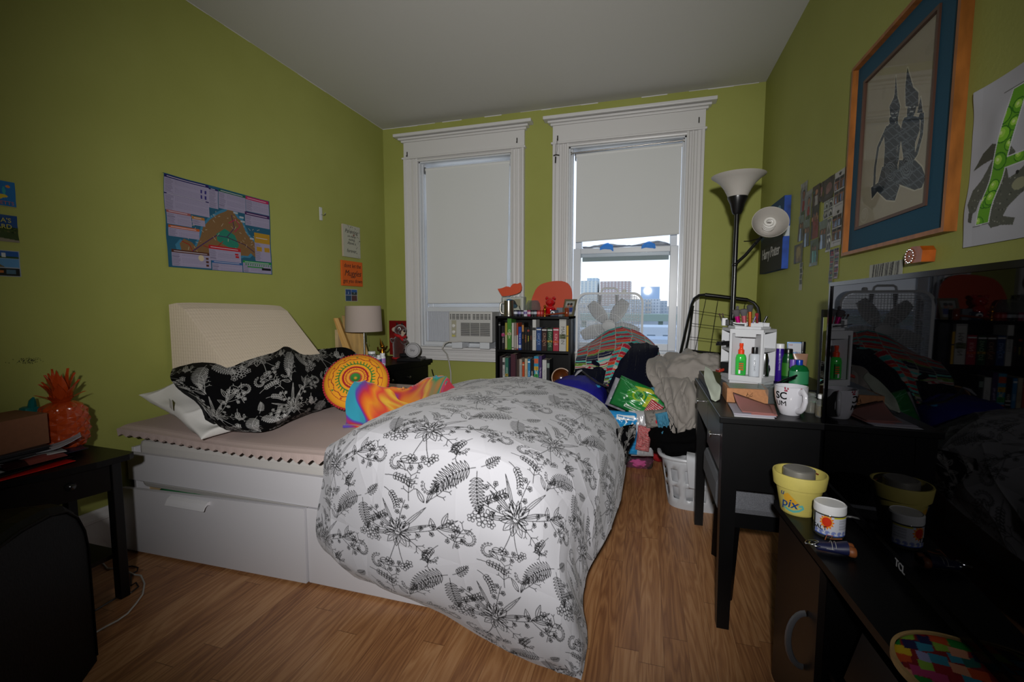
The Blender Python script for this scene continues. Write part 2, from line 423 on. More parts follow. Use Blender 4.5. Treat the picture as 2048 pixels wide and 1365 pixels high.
def clear_glass():
    m = bpy.data.materials.new('clear_pane'); m.use_nodes = True; nt = m.node_tree; nt.nodes.clear()
    o = nt.nodes.new('ShaderNodeOutputMaterial'); mx = nt.nodes.new('ShaderNodeMixShader'); tr = nt.nodes.new('ShaderNodeBsdfTransparent'); gl = nt.nodes.new('ShaderNodeBsdfGlossy')
    tr.inputs[0].default_value = (.94,.96,.97,1); gl.inputs['Roughness'].default_value = .02; mx.inputs[0].default_value = .05
    nt.links.new(tr.outputs[0], mx.inputs[1]); nt.links.new(gl.outputs[0], mx.inputs[2]); nt.links.new(mx.outputs[0], o.inputs[0]); return m
PANE = clear_glass()
VINYL = mat('white_vinyl', 'c6c9cd', .3, spec=.5)
def casing(name, W, xo0, xo1, cor0, cor1):
    """fluted casing, cornice, stool and apron round an opening"""
    x0, x1, z0, z1 = W; t = MB()
    def jamb(a, b, n):            # profile from the opening outwards
        s = 1 if b > a else -1; w = abs(b-a)
        prof = [(0,0),(0,.030),(.016,.034),(.022,.022),(.034,.020),(.040,.030),(.052,.030),(.058,.021),(.074,.019),(.080,.029),(w-.03,.031),(w-.022,.044),(w-.004,.044),(w,.036),(w,0)]
        t.prism([(s*p, -q) for p, q in prof], 2.535-z0+.02, (a, YB, z0-.02), (1,0,0), (0,1,0), (0,0,1))
    jamb(x0, xo0, 0); jamb(x1, xo1, 0)
    # head: inner moulding, frieze, bead, stepped cornice
    t.prism([(0,0),(.030,0),(.034,.012),(.024,.022),(.024,.036),(0,.036)], x1-x0, (x0, YB, z1-.002), (0,-1,0), (0,0,1), (1,0,0))
    t.b2((xo0, YB-.028, 2.535), (xo1, YB, 2.69)); t.b2((xo0-.012, YB-.050, 2.522), (xo1+.012, YB, 2.538), .004)
    for k, (z, e, w) in enumerate(((2.672,.018,.046),(2.690,.038,.066),(2.712,.072,.094))):
        t.b2((xo0-e, YB-w, z), (xo1+e, YB, z+(.026 if k == 2 else .018)), .004)
    r = struct(name, t, WHITE_TRIM)
    s = MB(); s.b2((xo0-.02, YB-.085, .775), (xo1+.02, YB+.03, .80), .006)
    s.b2((xo0, YB-.030, .672), (xo1, YB, .775)); s.b2((xo0, YB-.044, .752), (xo1, YB, .775), .004); s.b2((xo0, YB-.040, .715), (xo1, YB, .727), .003)
    s.b2((xo0, YB-.048, .672), (xo1, YB, .692), .005); struct('window_sill', s, WHITE_TRIM, r)
    j = MB(); y1 = YB+.2
    j.b2((x0-.001, YB-.002, z0), (x0+.012, y1, z1)); j.b2((x1-.012, YB-.002, z0), (x1+.001, y1, z1)); j.b2((x0, YB-.002, z1-.012), (x1, y1, z1+.001)); j.b2((x0, YB, z0-.002), (x1, y1, z0+.006))
    for x in (x0+.012, x1-.012):
        s_ = 1 if x < (x0+x1)/2 else -1
        for yy, ww in ((YB+.035,.012),(YB+.075,.014)): j.b2((x, yy, z0), (x+s_*.014, yy+ww, z1))
    struct('window_frame', j, VINYL, r); return r
w1 = casing('window_1', W1, -2.19, -1.035, 0, 0); w2 = casing('window_2', W2, -.79, .392, 0, 0)
def sash(par, x0, x1, z0, z1, y, w=.05, d=.035, top=None, bot=None, tilt=0):
    t = MB(); top = top or w; bot = bot or w
    t.b2((x0,y,z0),(x0+w,y+d,z1),.004); t.b2((x1-w,y,z0),(x1,y+d,z1),.004); t.b2((x0+w,y,z0),(x1-w,y+d,z0+bot),.004); t.b2((x0+w,y,z1-top),(x1-w,y+d,z1),.004)
    o = struct('window_sash', t, VINYL, par); g = MB(); g.b2((x0+w-.004,y+d*.4,z0+bot-.004),(x1-w+.004,y+d*.4+.004,z1-top+.004)); struct('glass_pane', g, PANE, par); return o
a, b = W2[0]+.03, W2[1]-.03
sash(w2, a, b, .806, 1.672, YB+.095, .062, top=.045, bot=.055); sash(w2, a+.01, b-.01, 1.60, 2.49, YB+.14, .055, top=.05, bot=.045)
m = MB(); m.b2((a+.07, YB+.150, 1.565), (b-.07, YB+.172, 1.605), .003); struct('window_rail', m, mat('grey_rail','8f9a9a',.5), w2)
a, b = W1[0]+.03, W1[1]-.03
sash(w1, a, b, 1.165, 2.0, YB+.095, .05); sash(w1, a+.01, b-.01, 1.15, 2.49, YB+.14, .05)
# roller blinds, crooked as in the photograph
BLIND = mat('blind_fabric', 'cdcecd', .75, spec=.2, bump=.1, bscale=300)
def blind(label, x0, x1, zt, zb0, zb1, y, dx=0, seed=1, tilt=0):
    r = thing('roller_blind', label, 'window blind', ((x0+x1)/2, y, min(zb0,zb1)))
    nu, nv = 60, 90; U, V = np.meshgrid(np.linspace(0,1,nu), np.linspace(0,1,nv))
    zt_ = zt+tilt*(U-.5); zb = zb0+(zb1-zb0)*U; X = x0+(x1-x0)*U+dx*V*np.maximum(0, U-.6)/.4
    A = np.stack([X, y+.006*vnoise(nv,nu,3,5,seed)*V+.0*X, zt_+(zb-zt_)*V], -1)
    B = A[::-1].copy(); B[...,1] += .0015; fast_grid('fabric', np.concatenate([A, B]), None, BLIND, r)
    t = MB(); t.cyl((x0-.005,y+.012,zt+.008-tilt*.5),(x1+.005,y+.012,zt+.008+tilt*.5),.016); t.build('roller_tube', mat('roller','d4d4d2',.5), r)
    for xb, s_ in ((x0-.012,-1),(x1+.006,1)): t = MB(); t.b2((xb,y-.006,zt-.03+s_*tilt*.5),(xb+.006,y+.03,zt+.03+s_*tilt*.5)); t.build('bracket', mat('bracket_grey','5a5a58',.4,metal=.7), r)
    t = MB(); t.cyl((x0+.003,y+.002,zb0+.004),(x1-.003+dx,y+.002,zb1+.004),.006,n=8); t.build('hem_bar', BLIND, r); return r
blind('wide white roller blind pulled down almost to the air conditioner', W1[0]+.045, W1[1]-.035, 2.432, 1.20, 1.205, YB+.045, dx=-.03, seed=4, tilt=.0)
blind('white roller blind covering only the upper half of the open window', W2[0]+.055, W2[1]-.03, 2.438, 1.722, 1.755, YB+.045, seed=8, tilt=.012)
t = MB(); t.cyl((W2[0]+.012,YB+.015,2.452),(W2[1]-.012,YB+.015,2.472),.006); t.cyl((W2[0]+.012,YB+.015,2.452),(W2[0]+.02,YB+.015,2.452),.012)
t.cyl((W2[1]-.02,YB+.015,2.472),(W2[1]-.012,YB+.015,2.472),.012)
solo('curtain_rod', t, mat('rod_metal','9a9690',.3,metal=.9), 'thin metal tension rod across the top of the right window', 'curtain rod')
# small hooks on the heads, one with a chain
DARKM = mat('dark_metal', '4a4742', .4, metal=.8)
for i, (x, z, lab) in enumerate(((-2.152,2.565,'small dark hook at the left end of the left window head'),(-1.10,2.585,'small dark hook at the right end of the left window head'),(.345,2.592,'small dark hook at the right end of the right window head'))):
    t = MB(); t.tube([(x,YB-.030,z+.02),(x,YB-.036,z),(x,YB-.036,z-.016),(x,YB-.044,z-.02),(x,YB-.05,z-.012)], .0025, 6); t.box((x,YB-.031,z+.004),(.008,.004,.042))
    solo('wall_hook', t, DARKM, lab, 'hook')
x = -.748; t = MB(); t.box((x,YB-.031,2.572),(.01,.005,.04)); t.tube([(x,YB-.032,2.56),(x,YB-.05,2.55),(x,YB-.055,2.56)], .003, 6)
for s in (-1,1): t.tube([(x,YB-.055,2.555),(x+s*.006,YB-.056,2.50),(x-.008+s*.004,YB-.056,2.43)], .0012, 5)
t.tube([(x-.03,YB-.056,2.425),(x-.008,YB-.058,2.43),(x+.02,YB-.056,2.424)], .005, 6); t.tube([(x-.01,YB-.057,2.415),(x-.012,YB-.057,2.365)], .006, 6)
solo('hanging_hook', t, DARKM, 'dark chain and hook hanging from the left end of the right window head', 'hook')
# grey towel and blue tape on the meeting rail
A = spline_surf([[(x, YB+.10+.0*x, 1.674+.010) for x in np.linspace(-.55,.17,8)],[(x, YB+.118, 1.674+h) for x,h in zip(np.linspace(-.55,.17,8),(.012,.02,.035,.018,.015,.03,.046,.012))],[(x, YB+.136, 1.676) for x in np.linspace(-.55,.17,8)]], 16, 90)
A[...,2] += .004*vnoise(16,90,3,22,5)
cv = Cv(90,18,'9a9ea6'); 
for k in range(5): cv.line([(u, .2+.15*k+.05*math.sin(u*9+k)) for u in np.linspace(0,1,30)], .02, '5f6672')
o = fast_grid('rag', A, cv.a[1:17], mat_vc('print_cloth', .9)); tag(o, 'rolled grey striped rag stuffed along the meeting rail of the right window', 'rag')
BLUE = mat('blue_tape', '2f7fd6', .6)
for x, lab, s in ((-.34,'strip of blue tape holding the left end of the rag',1),(.0,'strip of blue tape holding the right end of the rag',-1)):
    A = spline_surf([[(x-.06,YB+.088,1.650),(x-.02,YB+.086,1.664),(x+.03,YB+.086,1.652),(x+.055,YB+.088,1.640 if s>0 else 1.655)],[(x-.055,YB+.093,1.68),(x-.02,YB+.092,1.70),(x+.02,YB+.092,1.695),(x+.05,YB+.094,1.685)],[(x-.04,YB+.12,1.70),(x,YB+.12,1.715),(x+.02,YB+.12,1.71),(x+.04,YB+.12,1.695)]], 14, 18)
    A[...,1] -= .003*np.abs(vnoise(14,18,5,6,int(x*100)+60)); A[...,2] += .004*vnoise(14,18,4,6,7)
    o = fast_grid('tape_strip', A, None, BLUE); tag(o, lab, 'tape', 'tape on the window rail')
# ================================================================ outside
EXT = lambda n, h: mat(n, h, .9, spec=.1)
t = MB(); t.b2((-400,30,-12.2),(500,1500,-12)); o = struct('exterior_ground', t, EXT('city_ground','8d9296'))
def facade(name, col, win, rows, cols, w, h):  # wall and window colours are paled, so distance haze is painted in
    m = EXT(name+'_%dx%d' % (rows, cols), col)
    if not rows or m.get('done'): return m
    m['done'] = 1; nt = m.node_tree; b = nt.nodes['Principled BSDF']; tc = nt.nodes.new('ShaderNodeTexCoord'); sx = nt.nodes.new('ShaderNodeSeparateXYZ'); nt.links.new(tc.outputs['Object'], sx.inputs[0]); f = []
    def mth(op, a, v):
        n = nt.nodes.new('ShaderNodeMath'); n.operation = op
        nt.links.new(a, n.inputs[0])
        if isinstance(v, float): n.inputs[1].default_value = v
        elif v is not None: nt.links.new(v, n.inputs[1])
        return n.outputs[0]
    for ax, k in (('X', cols/w), ('Z', rows/h)): f.append(mth('LESS_THAN', mth('ABSOLUTE', mth('SUBTRACT', mth('FRACT', mth('MULTIPLY', sx.outputs[ax], float(k)), None), .5), None), .27))
    g = mth('MULTIPLY', f[0], f[1]); mx = nt.nodes.new('ShaderNodeMix'); mx.data_type = 'RGBA'; nt.links.new(g, mx.inputs['Factor']); mx.inputs['A'].default_value = (*rgb(col),1); mx.inputs['B'].default_value = (*rgb(win),1)
    nt.links.new(mx.outputs['Result'], b.inputs['Base Color']); return m
def tower(name, label, x, y, w, d, zb, zt, col, win, rows, cols, cat='building', group=None):
    r = thing(name, label, cat, (x, y, zb), group=group); t = MB(); t.b2((x-w/2,y,zb),(x+w/2,y+d,zt)); t.build('wall', facade(name+'_'+col, col, win, rows, cols, w, zt-zb), r)
    return r
def ex(px, D): return P(px, 600, y=D).x
def ez(py, px, D): return P(px, py, y=D).z
D = 420
tower('apartment_tower', 'pale cream apartment tower at the left edge of the window view', ex(1168,D), D, 24, 20, -12, ez(562,1170,D), 'e6e4da', 'b4c3cc', 22, 7)
tower('apartment_tower', 'white glass tower beside the cream tower', ex(1184,D+30), D+30, 10, 20, -12, ez(553,1184,D), 'cfdbe4', 'a8bccb', 24, 3)
tower('brick_tower', 'reddish brown brick tower behind the box fan', ex(1230,D), D, 27, 20, -12, ez(563,1230,D), 'c4aca4', 'e8e4e0', 20, 9)
t_ = tower('glass_skyscraper', 'pale blue glass skyscraper right of the box fan', ex(1300,900), 900, 34, 30, -12, ez(574,1300,900), 'b4cae4', '8aa6cb', 0, 0)
q = random.Random(5)
for i in range(13):
    px = 1165+i*15; D = 230+17*i; h = q.choice(['d4d7db','c5c9cd','dedbd5','bcc1c4','d2c9be'])
    tower('distant_building', 'low pale city block on the far side of the highway', ex(px,D), D, q.uniform(9,16), 12, -12, ez(q.uniform(598,622),px,D), h, 'aab3bb', 4, 5, group='low blocks on the skyline')
# elevated highway
D = 170; z = ez(634,1290,D); t = MB(); t.b2((-90,D,z-1.6),(120,D+9,z+.9))
for x in range(-80,120,14): t.b2((x,D+3,-12),(x+1.6,D+6,z))
solo('highway_bridge', t, EXT('highway','98a79c'), 'long grey green elevated highway crossing behind the fan', 'bridge')
D = 95
for i in range(9):
    px = 1158+i*23; x = ex(px,D); A = blob((x,D+q.uniform(-2,2),-9.0), (1.1,1.3,3.6+q.uniform(-.4,.8)), 26, 16, ((.8,6),), i)
    o = fast_grid('bare_tree', A, None, EXT(('tree_a','tree_b')[i%2], ('8a8378','7d8486')[i%2]), wrapu=True); tag(o, 'bushy grey brown winter tree below the highway', 'tree', 'winter trees below the highway')
for i, (px, D, w, h, c) in enumerate(((1320,70,9,655,'c3cad2'),(1190,75,16,660,'aeb4ba'),(1262,72,14,664,'b9c0c6'))):
    tower('flat_roof_building', ('white flat roofed shed at the foot of the view, right of the fan','grey flat roofed building seen through the left of the fan','pale flat roofed building seen through the right of the fan')[i], ex(px,D), D, w, 8, -12, ez(h,px,D), c, '7f8b96', 2, 4)
t = MB(); t.b2((-30,58,ez(678,1250,58)-1),(40,64,ez(678,1250,58))); t.b2((-30,58,-12),(40,64,-9)); solo('flat_roof_building', t, EXT('roof_near','aab3bf'), 'long bluish flat roof nearest below the window', 'building')
# ================================================================ camera, light
cd = bpy.data.cameras.new('camera'); cam = bpy.data.objects.new('camera', cd); C.objects.link(cam)
cd.sensor_width = 36; cd.lens = F_PX*36/2048; cd.clip_start = .02; cd.clip_end = 4000
M = Matrix((_r, _u, -_f)).transposed(); cam.matrix_world = M.to_4x4(); cam.location = CAM
bpy.context.scene.camera = cam
ld = bpy.data.lights.new('camera_flash', 'SPOT'); ld.energy = 325; ld.spot_size = R(98); ld.spot_blend = 1; ld.shadow_soft_size = .035; ld.color = (1, .99, .975)
fl = bpy.data.objects.new('camera_flash', ld); C.objects.link(fl); fl.rotation_euler = (R(90-1), 0, YAW-R(1)); fl.location = (0, -.3, 1.42)
w = bpy.data.worlds.new('sky'); bpy.context.scene.world = w; w.use_nodes = True; nt = w.node_tree
bg = nt.nodes['Background']; tc = nt.nodes.new('ShaderNodeTexCoord'); sx = nt.nodes.new('ShaderNodeSeparateXYZ'); cr = nt.nodes.new('ShaderNodeValToRGB')
nt.links.new(tc.outputs['Generated'], sx.inputs[0]); nt.links.new(sx.outputs['Z'], cr.inputs['Fac']); nt.links.new(cr.outputs['Color'], bg.inputs['Color'])
e = cr.color_ramp.elements; e[0].position = 0; e[0].color = (.98,.98,1,1); e[1].position = .5; e[1].color = (.62,.76,1,1)
k = e.new(.1); k.color = (.78,.87,1,1)
bg.inputs['Strength'].default_value = 1.6
sc = bpy.context.scene; sc.view_settings.view_transform = 'Standard'; sc.view_settings.look = 'None'; sc.view_settings.gamma = 1; sc.view_settings.use_curve_mapping = False
sc.view_settings.exposure = 0.0
# ================================================================ line drawings of flowers for the bedding
def curve(p0, ang, L, bend, n=14):
    x, y = p0; out = [(x, y)]
    for i in range(n): ang += bend/n; x += math.cos(ang)*L/n; y += math.sin(ang)*L/n; out.append((x, y))
    return out, ang
def leaf_line(x, y, a, L, w, S, vein=True):
    l = [];
    for s in (1, -1):
        l.append([(x+math.cos(a)*L*t-math.sin(a)*s*w*math.sin(PI*t**.8), y+math.sin(a)*L*t+math.cos(a)*s*w*math.sin(PI*t**.8)) for t in np.linspace(0,1,9)])
    S += l
    if vein: S.append([(x,y),(x+math.cos(a)*L*.8, y+math.sin(a)*L*.8)])
def flower_line(x, y, r, S, k=5, a0=0):
    for i in range(k):
        a = a0+2*PI*i/k; c = (x+math.cos(a)*r*.58, y+math.sin(a)*r*.58)
        S.append([(c[0]+math.cos(t)*r*.42*math.cos(a)-math.sin(t)*r*.34*math.sin(a), c[1]+math.cos(t)*r*.42*math.sin(a)+math.sin(t)*r*.34*math.cos(a)) for t in np.linspace(0,2*PI,12)])
    S.append([(x+r*.14*math.cos(t), y+r*.14*math.sin(t)) for t in np.linspace(0,2*PI,7)])
def fern_line(x, y, a, L, bend, S, w=.06, k=20):
    st, _ = curve((x,y), a, L, bend, k); S.append(st)
    for i in range(2, k):
        t = i/k; p = st[i]; d = math.atan2(st[i][1]-st[i-1][1], st[i][0]-st[i-1][0]); l = w*math.sin(PI*min(1,t*.78+.2))
        for s in (1, -1): leaf_line(p[0], p[1], d+s*1.15, l, .0036, S, False)
def sprig_line(x, y, a, L, bend, S, kind=0):
    st, _ = curve((x,y), a, L, bend, 9); S.append(st)
    for i in range(3, 10):
        p = st[i]; d = math.atan2(st[i][1]-st[i-1][1], st[i][0]-st[i-1][0])
        for s in (1,-1):
            if kind == 0: leaf_line(p[0], p[1], d+s*.8, .020, .0045, S, False)
            elif kind == 1:
                if (i+s) % 3: continue
                q = (p[0]+math.cos(d+s*1.1)*.018, p[1]+math.sin(d+s*1.1)*.018); S.append([p, q]); flower_line(q[0], q[1], .010, S, 5)
            elif kind == 2:
                if (i+s) % 2: continue
                q = (p[0]+math.cos(d+s*.9)*.026, p[1]+math.sin(d+s*.9)*.026); S.append([p, q])
                for e in (1.6,.1): S.append([q,(q[0]+math.cos(d+s*e)*.011,q[1]+math.sin(d+s*e)*.011)])
def curl_line(x, y, a, S, f=1):
    st = [(x+math.cos(a+f*t)*(.028-.004*t), y+math.sin(a+f*t)*(.028-.004*t)) for t in np.linspace(0,4.6,13)]; S.append(st)
    for i in range(0, 12):
        p = st[i]; d = a+f*4.6*i/12; q = (p[0]+math.cos(d)*.009, p[1]+math.sin(d)*.009); S.append([(q[0]+.004*math.cos(t), q[1]+.004*math.sin(t)) for t in np.linspace(0,2*PI,6)])
def tile_lines():
    S = []
    # one repeat, about .44 x .46 m
    cx, cy = .13, .33
    for a, L, w in ((-.4,.055,.014),(-.9,.062,.015),(-1.5,.058,.015),(-2.1,.06,.015),(-2.7,.058,.014),(-3.2,.05,.013),(.1,.045,.012)): leaf_line(cx+.012*math.cos(a), cy+.012*math.sin(a), a, L, w, S)
    for dx, dy, rr in ((-.018,.028,.024),(.022,.030,.026),(.0,.062,.019)):
        leaf_line(cx+dx*.4, cy+dy*.3, math.atan2(dy,dx), rr*2.3, rr*.62, S); leaf_line(cx+dx*.5, cy+dy*.5, math.atan2(dy,dx)+.35, rr*1.8, rr*.4, S, False)
    for a, L, w in ((2.2,.13,.006),(1.0,.14,.008),(.55,.12,.007),(2.75,.11,.007),(3.5,.10,.008)): leaf_line(cx+.03*math.cos(a), cy+.03*math.sin(a), a, L, w, S)
    for a, L, b, k in ((2.5,.17,.3,1),(1.65,.15,-.2,1),(.25,.17,.3,1),(-.25,.17,-.5,2),(3.3,.15,-.3,1)): sprig_line(cx, cy, a, L, b, S, k)
    for a, L, b in ((-1.25,.13,.2),(-1.6,.12,-.2)):
        st,_ = curve((cx,cy-.03), a, L, b, 8); S.append(st); flower_line(st[-1][0], st[-1][1], .018, S, 5, a)
    fern_line(.36, .21, -2.75, .20, .75, S, .046, 16); fern_line(.37, .20, -1.30, .16, .25, S, .034, 13); fern_line(.38,.22,.55,.085,.6,S,.022,8)
    for f in ((0,0,.024),(.040,.004,.023),(.020,-.032,.023),(-.022,-.030,.018),(.058,-.026,.018)): flower_line(.425+f[0], .065+f[1], f[2], S, 5, f[0]*30+1)
    sprig_line(.40,.09,.55,.12,.2,S,0); sprig_line(.02,.10,.2,.12,-.5,S,0); sprig_line(.03,.05,-.2,.10,-.9,S,0); sprig_line(.30,.33,-2.3,.09,.5,S,0)
    curl_line(.06,.155,1.5,S); curl_line(.27,.27,0,S,-1); curl_line(.22,.10,3,S); curl_line(.41,.40,2,S,-1)
    for x, y, a, L, w in ((.28,.40,.7,.10,.007),(.285,.405,.2,.09,.008),(.27,.39,2.0,.05,.012),(.30,.42,1.4,.06,.010),(.21,.03,2.3,.06,.009),(.22,.03,1.4,.08,.007),(.06,.16,-.5,.05,.012),(.07,.17,.3,.045,.011)): leaf_line(x, y, a, L, w, S)
    sprig_line(.28,.40,-.5,.12,.5,S,1); sprig_line(.22,.04,.7,.13,.5,S,2); sprig_line(.07,.16,-.1,.10,.5,S,1); sprig_line(.15,.02,1.9,.10,-.3,S,2); sprig_line(.36,.34,1.6,.10,-.5,S,2)
    flower_line(.33,.44,.020,S); flower_line(.36,.425,.017,S,5,1); flower_line(.20,.20,.017,S,5,1)
    return S
TILE = tile_lines(); TW, TH = .44, .46
def floral(W, Hh, n_u, n_v, ground, ink, r=.0011, rot=0, off=(0,0), scale=1.0):
    """print of n_v x n_u samples over a cloth of W x Hh metres (row 0 = top)"""
    ss = 2; w, h = n_u*ss, n_v*ss; g = np.zeros((h, w), np.float32)
    segs = []
    for s in TILE:
        p = np.array(s)*scale
        for a, b in zip(p[:-1], p[1:]): segs.append((a[0],a[1],b[0],b[1]))
    segs = np.array(segs); step = .6*min(W/w, Hh/h); L = np.hypot(segs[:,2]-segs[:,0], segs[:,3]-segs[:,1]); pts = []
    for s, l in zip(segs, L):
        k = max(2, int(l/step)+1); t = np.linspace(0,1,k); pts.append(np.stack([s[0]+(s[2]-s[0])*t, s[1]+(s[3]-s[1])*t],1))
    pts = np.concatenate(pts); ca, sa = math.cos(rot), math.sin(rot); R_ = max(W, Hh)*1.6
    kx = max(1, int(round(r/(W/w)))); ky = max(1, int(round(r/(Hh/h)))); offs = [(a,b) for a in range(-kx,kx+1) for b in range(-ky,ky+1) if (a/(kx+.3))**2+(b/(ky+.3))**2 <= 1]
    nx = int(R_/TW/scale)+2; ny = int(R_/TH/scale)+2
    for i in range(-nx, nx+1):
        for j in range(-ny, ny+1):
            x = pts[:,0]+i*TW*scale+off[0]; y = pts[:,1]+j*TH*scale+(TH*scale/2 if i % 2 else 0)+off[1]
            X = (x*ca-y*sa)/W*w; Y = h-1-(x*sa+y*ca)/Hh*h
            k = (X > -3)&(X < w+3)&(Y > -3)&(Y < h+3)
            if not k.any(): continue
            X = X[k].astype(int); Y = Y[k].astype(int)
            for a, b in offs:
                xx = X+a; yy = Y+b; q = (xx>=0)&(xx<w)&(yy>=0)&(yy<h); g[yy[q], xx[q]] = 1
    g = g.reshape(n_v,ss,n_u,ss).mean((1,3)); return np.array(rgb(ground))*(1-g[...,None])+np.array(rgb(ink))*g[...,None]
# ================================================================ the bed
BEDW = mat('white_laminate', 'c2c0c4', .45, spec=.4)
BX0, BX1, BY0, BY1 = -2.405, -.34, 1.52, 2.95
r = thing('storage_bed', 'white storage bed with wide drawers under a low side rail', 'bed', ((BX0+BX1)/2, (BY0+BY1)/2, 0))
t = MB(); t.b2((BX0,BY0,.345),(BX1,BY0+.022,.48),.002); t.build('side_rail', BEDW, r)
t = MB(); t.b2((BX0,BY1-.02,.02),(BX1,BY1,.48),.002); t.build('side_rail', BEDW, r)
t = MB(); t.b2((BX0,BY0+.022,.0),(BX0+.02,BY1-.02,.50),.002); t.build('end_panel', BEDW, r)
t = MB(); t.b2((BX1-.02,BY0+.022,.0),(BX1,BY1-.02,.48),.002); t.build('end_panel', BEDW, r)
t = MB(); t.b2((BX0+.02,BY0+.08,.26),(BX1-.02,BY1-.02,.29)); t.build('slat_base', mat('slats','b59a72',.6), r)
for i, (x0, x1, dz, dy) in enumerate(((BX0+.002,-1.362,-.012,-.010),(-1.356,BX1,0,0))):
    d = MB(); yb = BY0-.004+dy; z1 = .340
    # the front of the left drawer sags a little at its wall end
    if i == 0: d.raw([(x0,yb-.024,.012),(x1,yb,.012),(x1,yb+.020,.012),(x0,yb-.004,.012),(x0,yb-.024,z1-.022),(x1,yb,z1),(x1,yb+.020,z1),(x0,yb-.004,z1-.022)], [(0,3,2,1),(4,5,6,7),(0,1,5,4),(1,2,6,5),(2,3,7,6),(3,0,4,7)])
    else: d.b2((x0,yb,.012),(x1,yb+.02,z1),.002)
    dr = d.build('drawer', BEDW, r)
    b = MB(); b.b2((x0+.04,yb+.03,.03),(x1-.04,yb+.55,.25)); b.build('drawer_box', mat('drawer_inside','7d7d80',.6), dr)
    cx = (x0+x1)/2-.09; hh = MB(); w = .115
    prof = [(0,.0),(0,.016),(.006,.018),(.022,.010),(.032,-.006),(.036,-.016),(.032,-.016),(.026,-.004),(.014,.004)]
    hh.prism([(q, z) for q, z in prof], 2*w, (cx-w, yb-.012 if i == 0 else yb, .298), (0,-1,0), (0,0,1), (1,0,0)); hh.build('handle', mat('white_handle','cfcdd0',.35), dr)
o = fast_grid('folded_cloth', blob((-2.02,1.62,.235),(.34,.09,.095),60,24,((.006,5),),3), None, mat('green_cloth','1d6b3c',.9), wrapu=True); tag(o, 'green cloth peeping out of the gap above the left bed drawer', 'cloth')
t = MB(); t.box(((BX0+BX1)/2,(BY0+BY1)/2+.005,.415),(BX1-BX0-.05,BY1-BY0-.055,.245),.03); solo('mattress', t, mat('mattress_cover','b4b0ac',.9,bump=.3,bscale=60), 'pale grey mattress just showing between bed rail and foam topper', 'mattress')
# egg crate foam topper, its points downwards, overhanging the wall end and the front
nu, nv = 200, 90; U, V = np.meshgrid(np.linspace(0,1,nu), np.linspace(0,1,nv))
X = -2.39+ (2.39-.42)*U; Y = 1.475+.012*np.sin(U*9)+(2.93-1.475)*V
def top_z(X, Y): return .607+.006*np.sin(X*5+1)+.004*np.sin(Y*7)+.012*np.clip((-1.9-X)/.5,0,1)
Zt = top_z(X,Y)-.012*np.exp(-(V/.02)**2); Zb = Zt-.022-.026*(np.abs(((X/.052)%1)-.5)*2)*(np.abs(((Y/.052)%1)-.5)*1+.5)
top = np.stack([X,Y,Zt],-1); bot = np.stack([X,Y+.004,Zb],-1)
ring = np.concatenate([top, bot[::-1], top[:1]]); o = fast_grid('foam_topper', ring, None, mat('foam','b5a29c',.95,spec=.1,bump=.25,bscale=150), smooth=False); tag(o, 'pinkish grey egg crate foam topper with a zigzag underside', 'mattress topper')
# ---------------------------------------------------------------- the white comforter
def G(*rows): return [[Vector(p) for p in row] for row in rows]
rows = [
 [(-1.34,2.90,.62),(-1.12,2.96,.64),(-.86,2.98,.66),(-.60,2.97,.67),(-.38,2.95,.62),(-.22,2.93,.50),(-.17,2.92,.36)],
 [(-1.36,2.72,.62),(-1.16,2.74,.68),(-.88,2.76,.71),(-.60,2.75,.71),(-.36,2.72,.66),(-.20,2.70,.53),(-.14,2.70,.36)],
 [(-1.30,2.45,.615),(-1.12,2.46,.69),(-.86,2.48,.725),(-.58,2.46,.72),(-.33,2.44,.67),(-.16,2.42,.54),(-.10,2.42,.34)],
 [(-1.28,2.15,.615),(-1.10,2.15,.70),(-.84,2.16,.74),(-.57,2.15,.725),(-.31,2.12,.67),(-.14,2.10,.54),(-.09,2.08,.32)],
 [(-1.24,1.86,.62),(-1.08,1.86,.71),(-.84,1.86,.75),(-.57,1.84,.735),(-.31,1.82,.68),(-.16,1.80,.55),(-.12,1.80,.30)],
 [(-1.20,1.62,.625),(-1.05,1.61,.71),(-.83,1.60,.75),(-.57,1.59,.735),(-.33,1.58,.67),(-.20,1.60,.53),(-.16,1.66,.26)],
 [(-1.18,1.46,.63),(-1.04,1.43,.685),(-.83,1.42,.71),(-.57,1.42,.695),(-.35,1.43,.63),(-.23,1.50,.47),(-.19,1.58,.20)],
 [(-1.19,1.425,.53),(-1.06,1.38,.54),(-.85,1.35,.54),(-.60,1.345,.52),(-.38,1.35,.47),(-.245,1.42,.36),(-.20,1.52,.14)],
 [(-1.205,1.41,.40),(-1.08,1.37,.39),(-.87,1.34,.37),(-.63,1.335,.34),(-.40,1.33,.31),(-.23,1.37,.24),(-.17,1.46,.08)],
 [(-1.21,1.41,.29),(-1.09,1.38,.25),(-.89,1.36,.20),(-.66,1.36,.165),(-.42,1.35,.13),(-.23,1.35,.09),(-.17,1.39,.04)],
 [(-1.20,1.43,.225),(-1.08,1.42,.165),(-.90,1.41,.125),(-.68,1.405,.075),(-.43,1.37,.035),(-.24,1.35,.022),(-.17,1.33,.02)]]
CN_U, CN_V = 820, 1150
A = spline_surf(G(*rows), CN_V, CN_U)
U, V = np.meshgrid(np.linspace(0,1,CN_U), np.linspace(0,1,CN_V))
edge = np.minimum(1, np.minimum(U, 1-U)/.05)*np.minimum(1, (1-V)/.035)*np.minimum(1, V/.03)
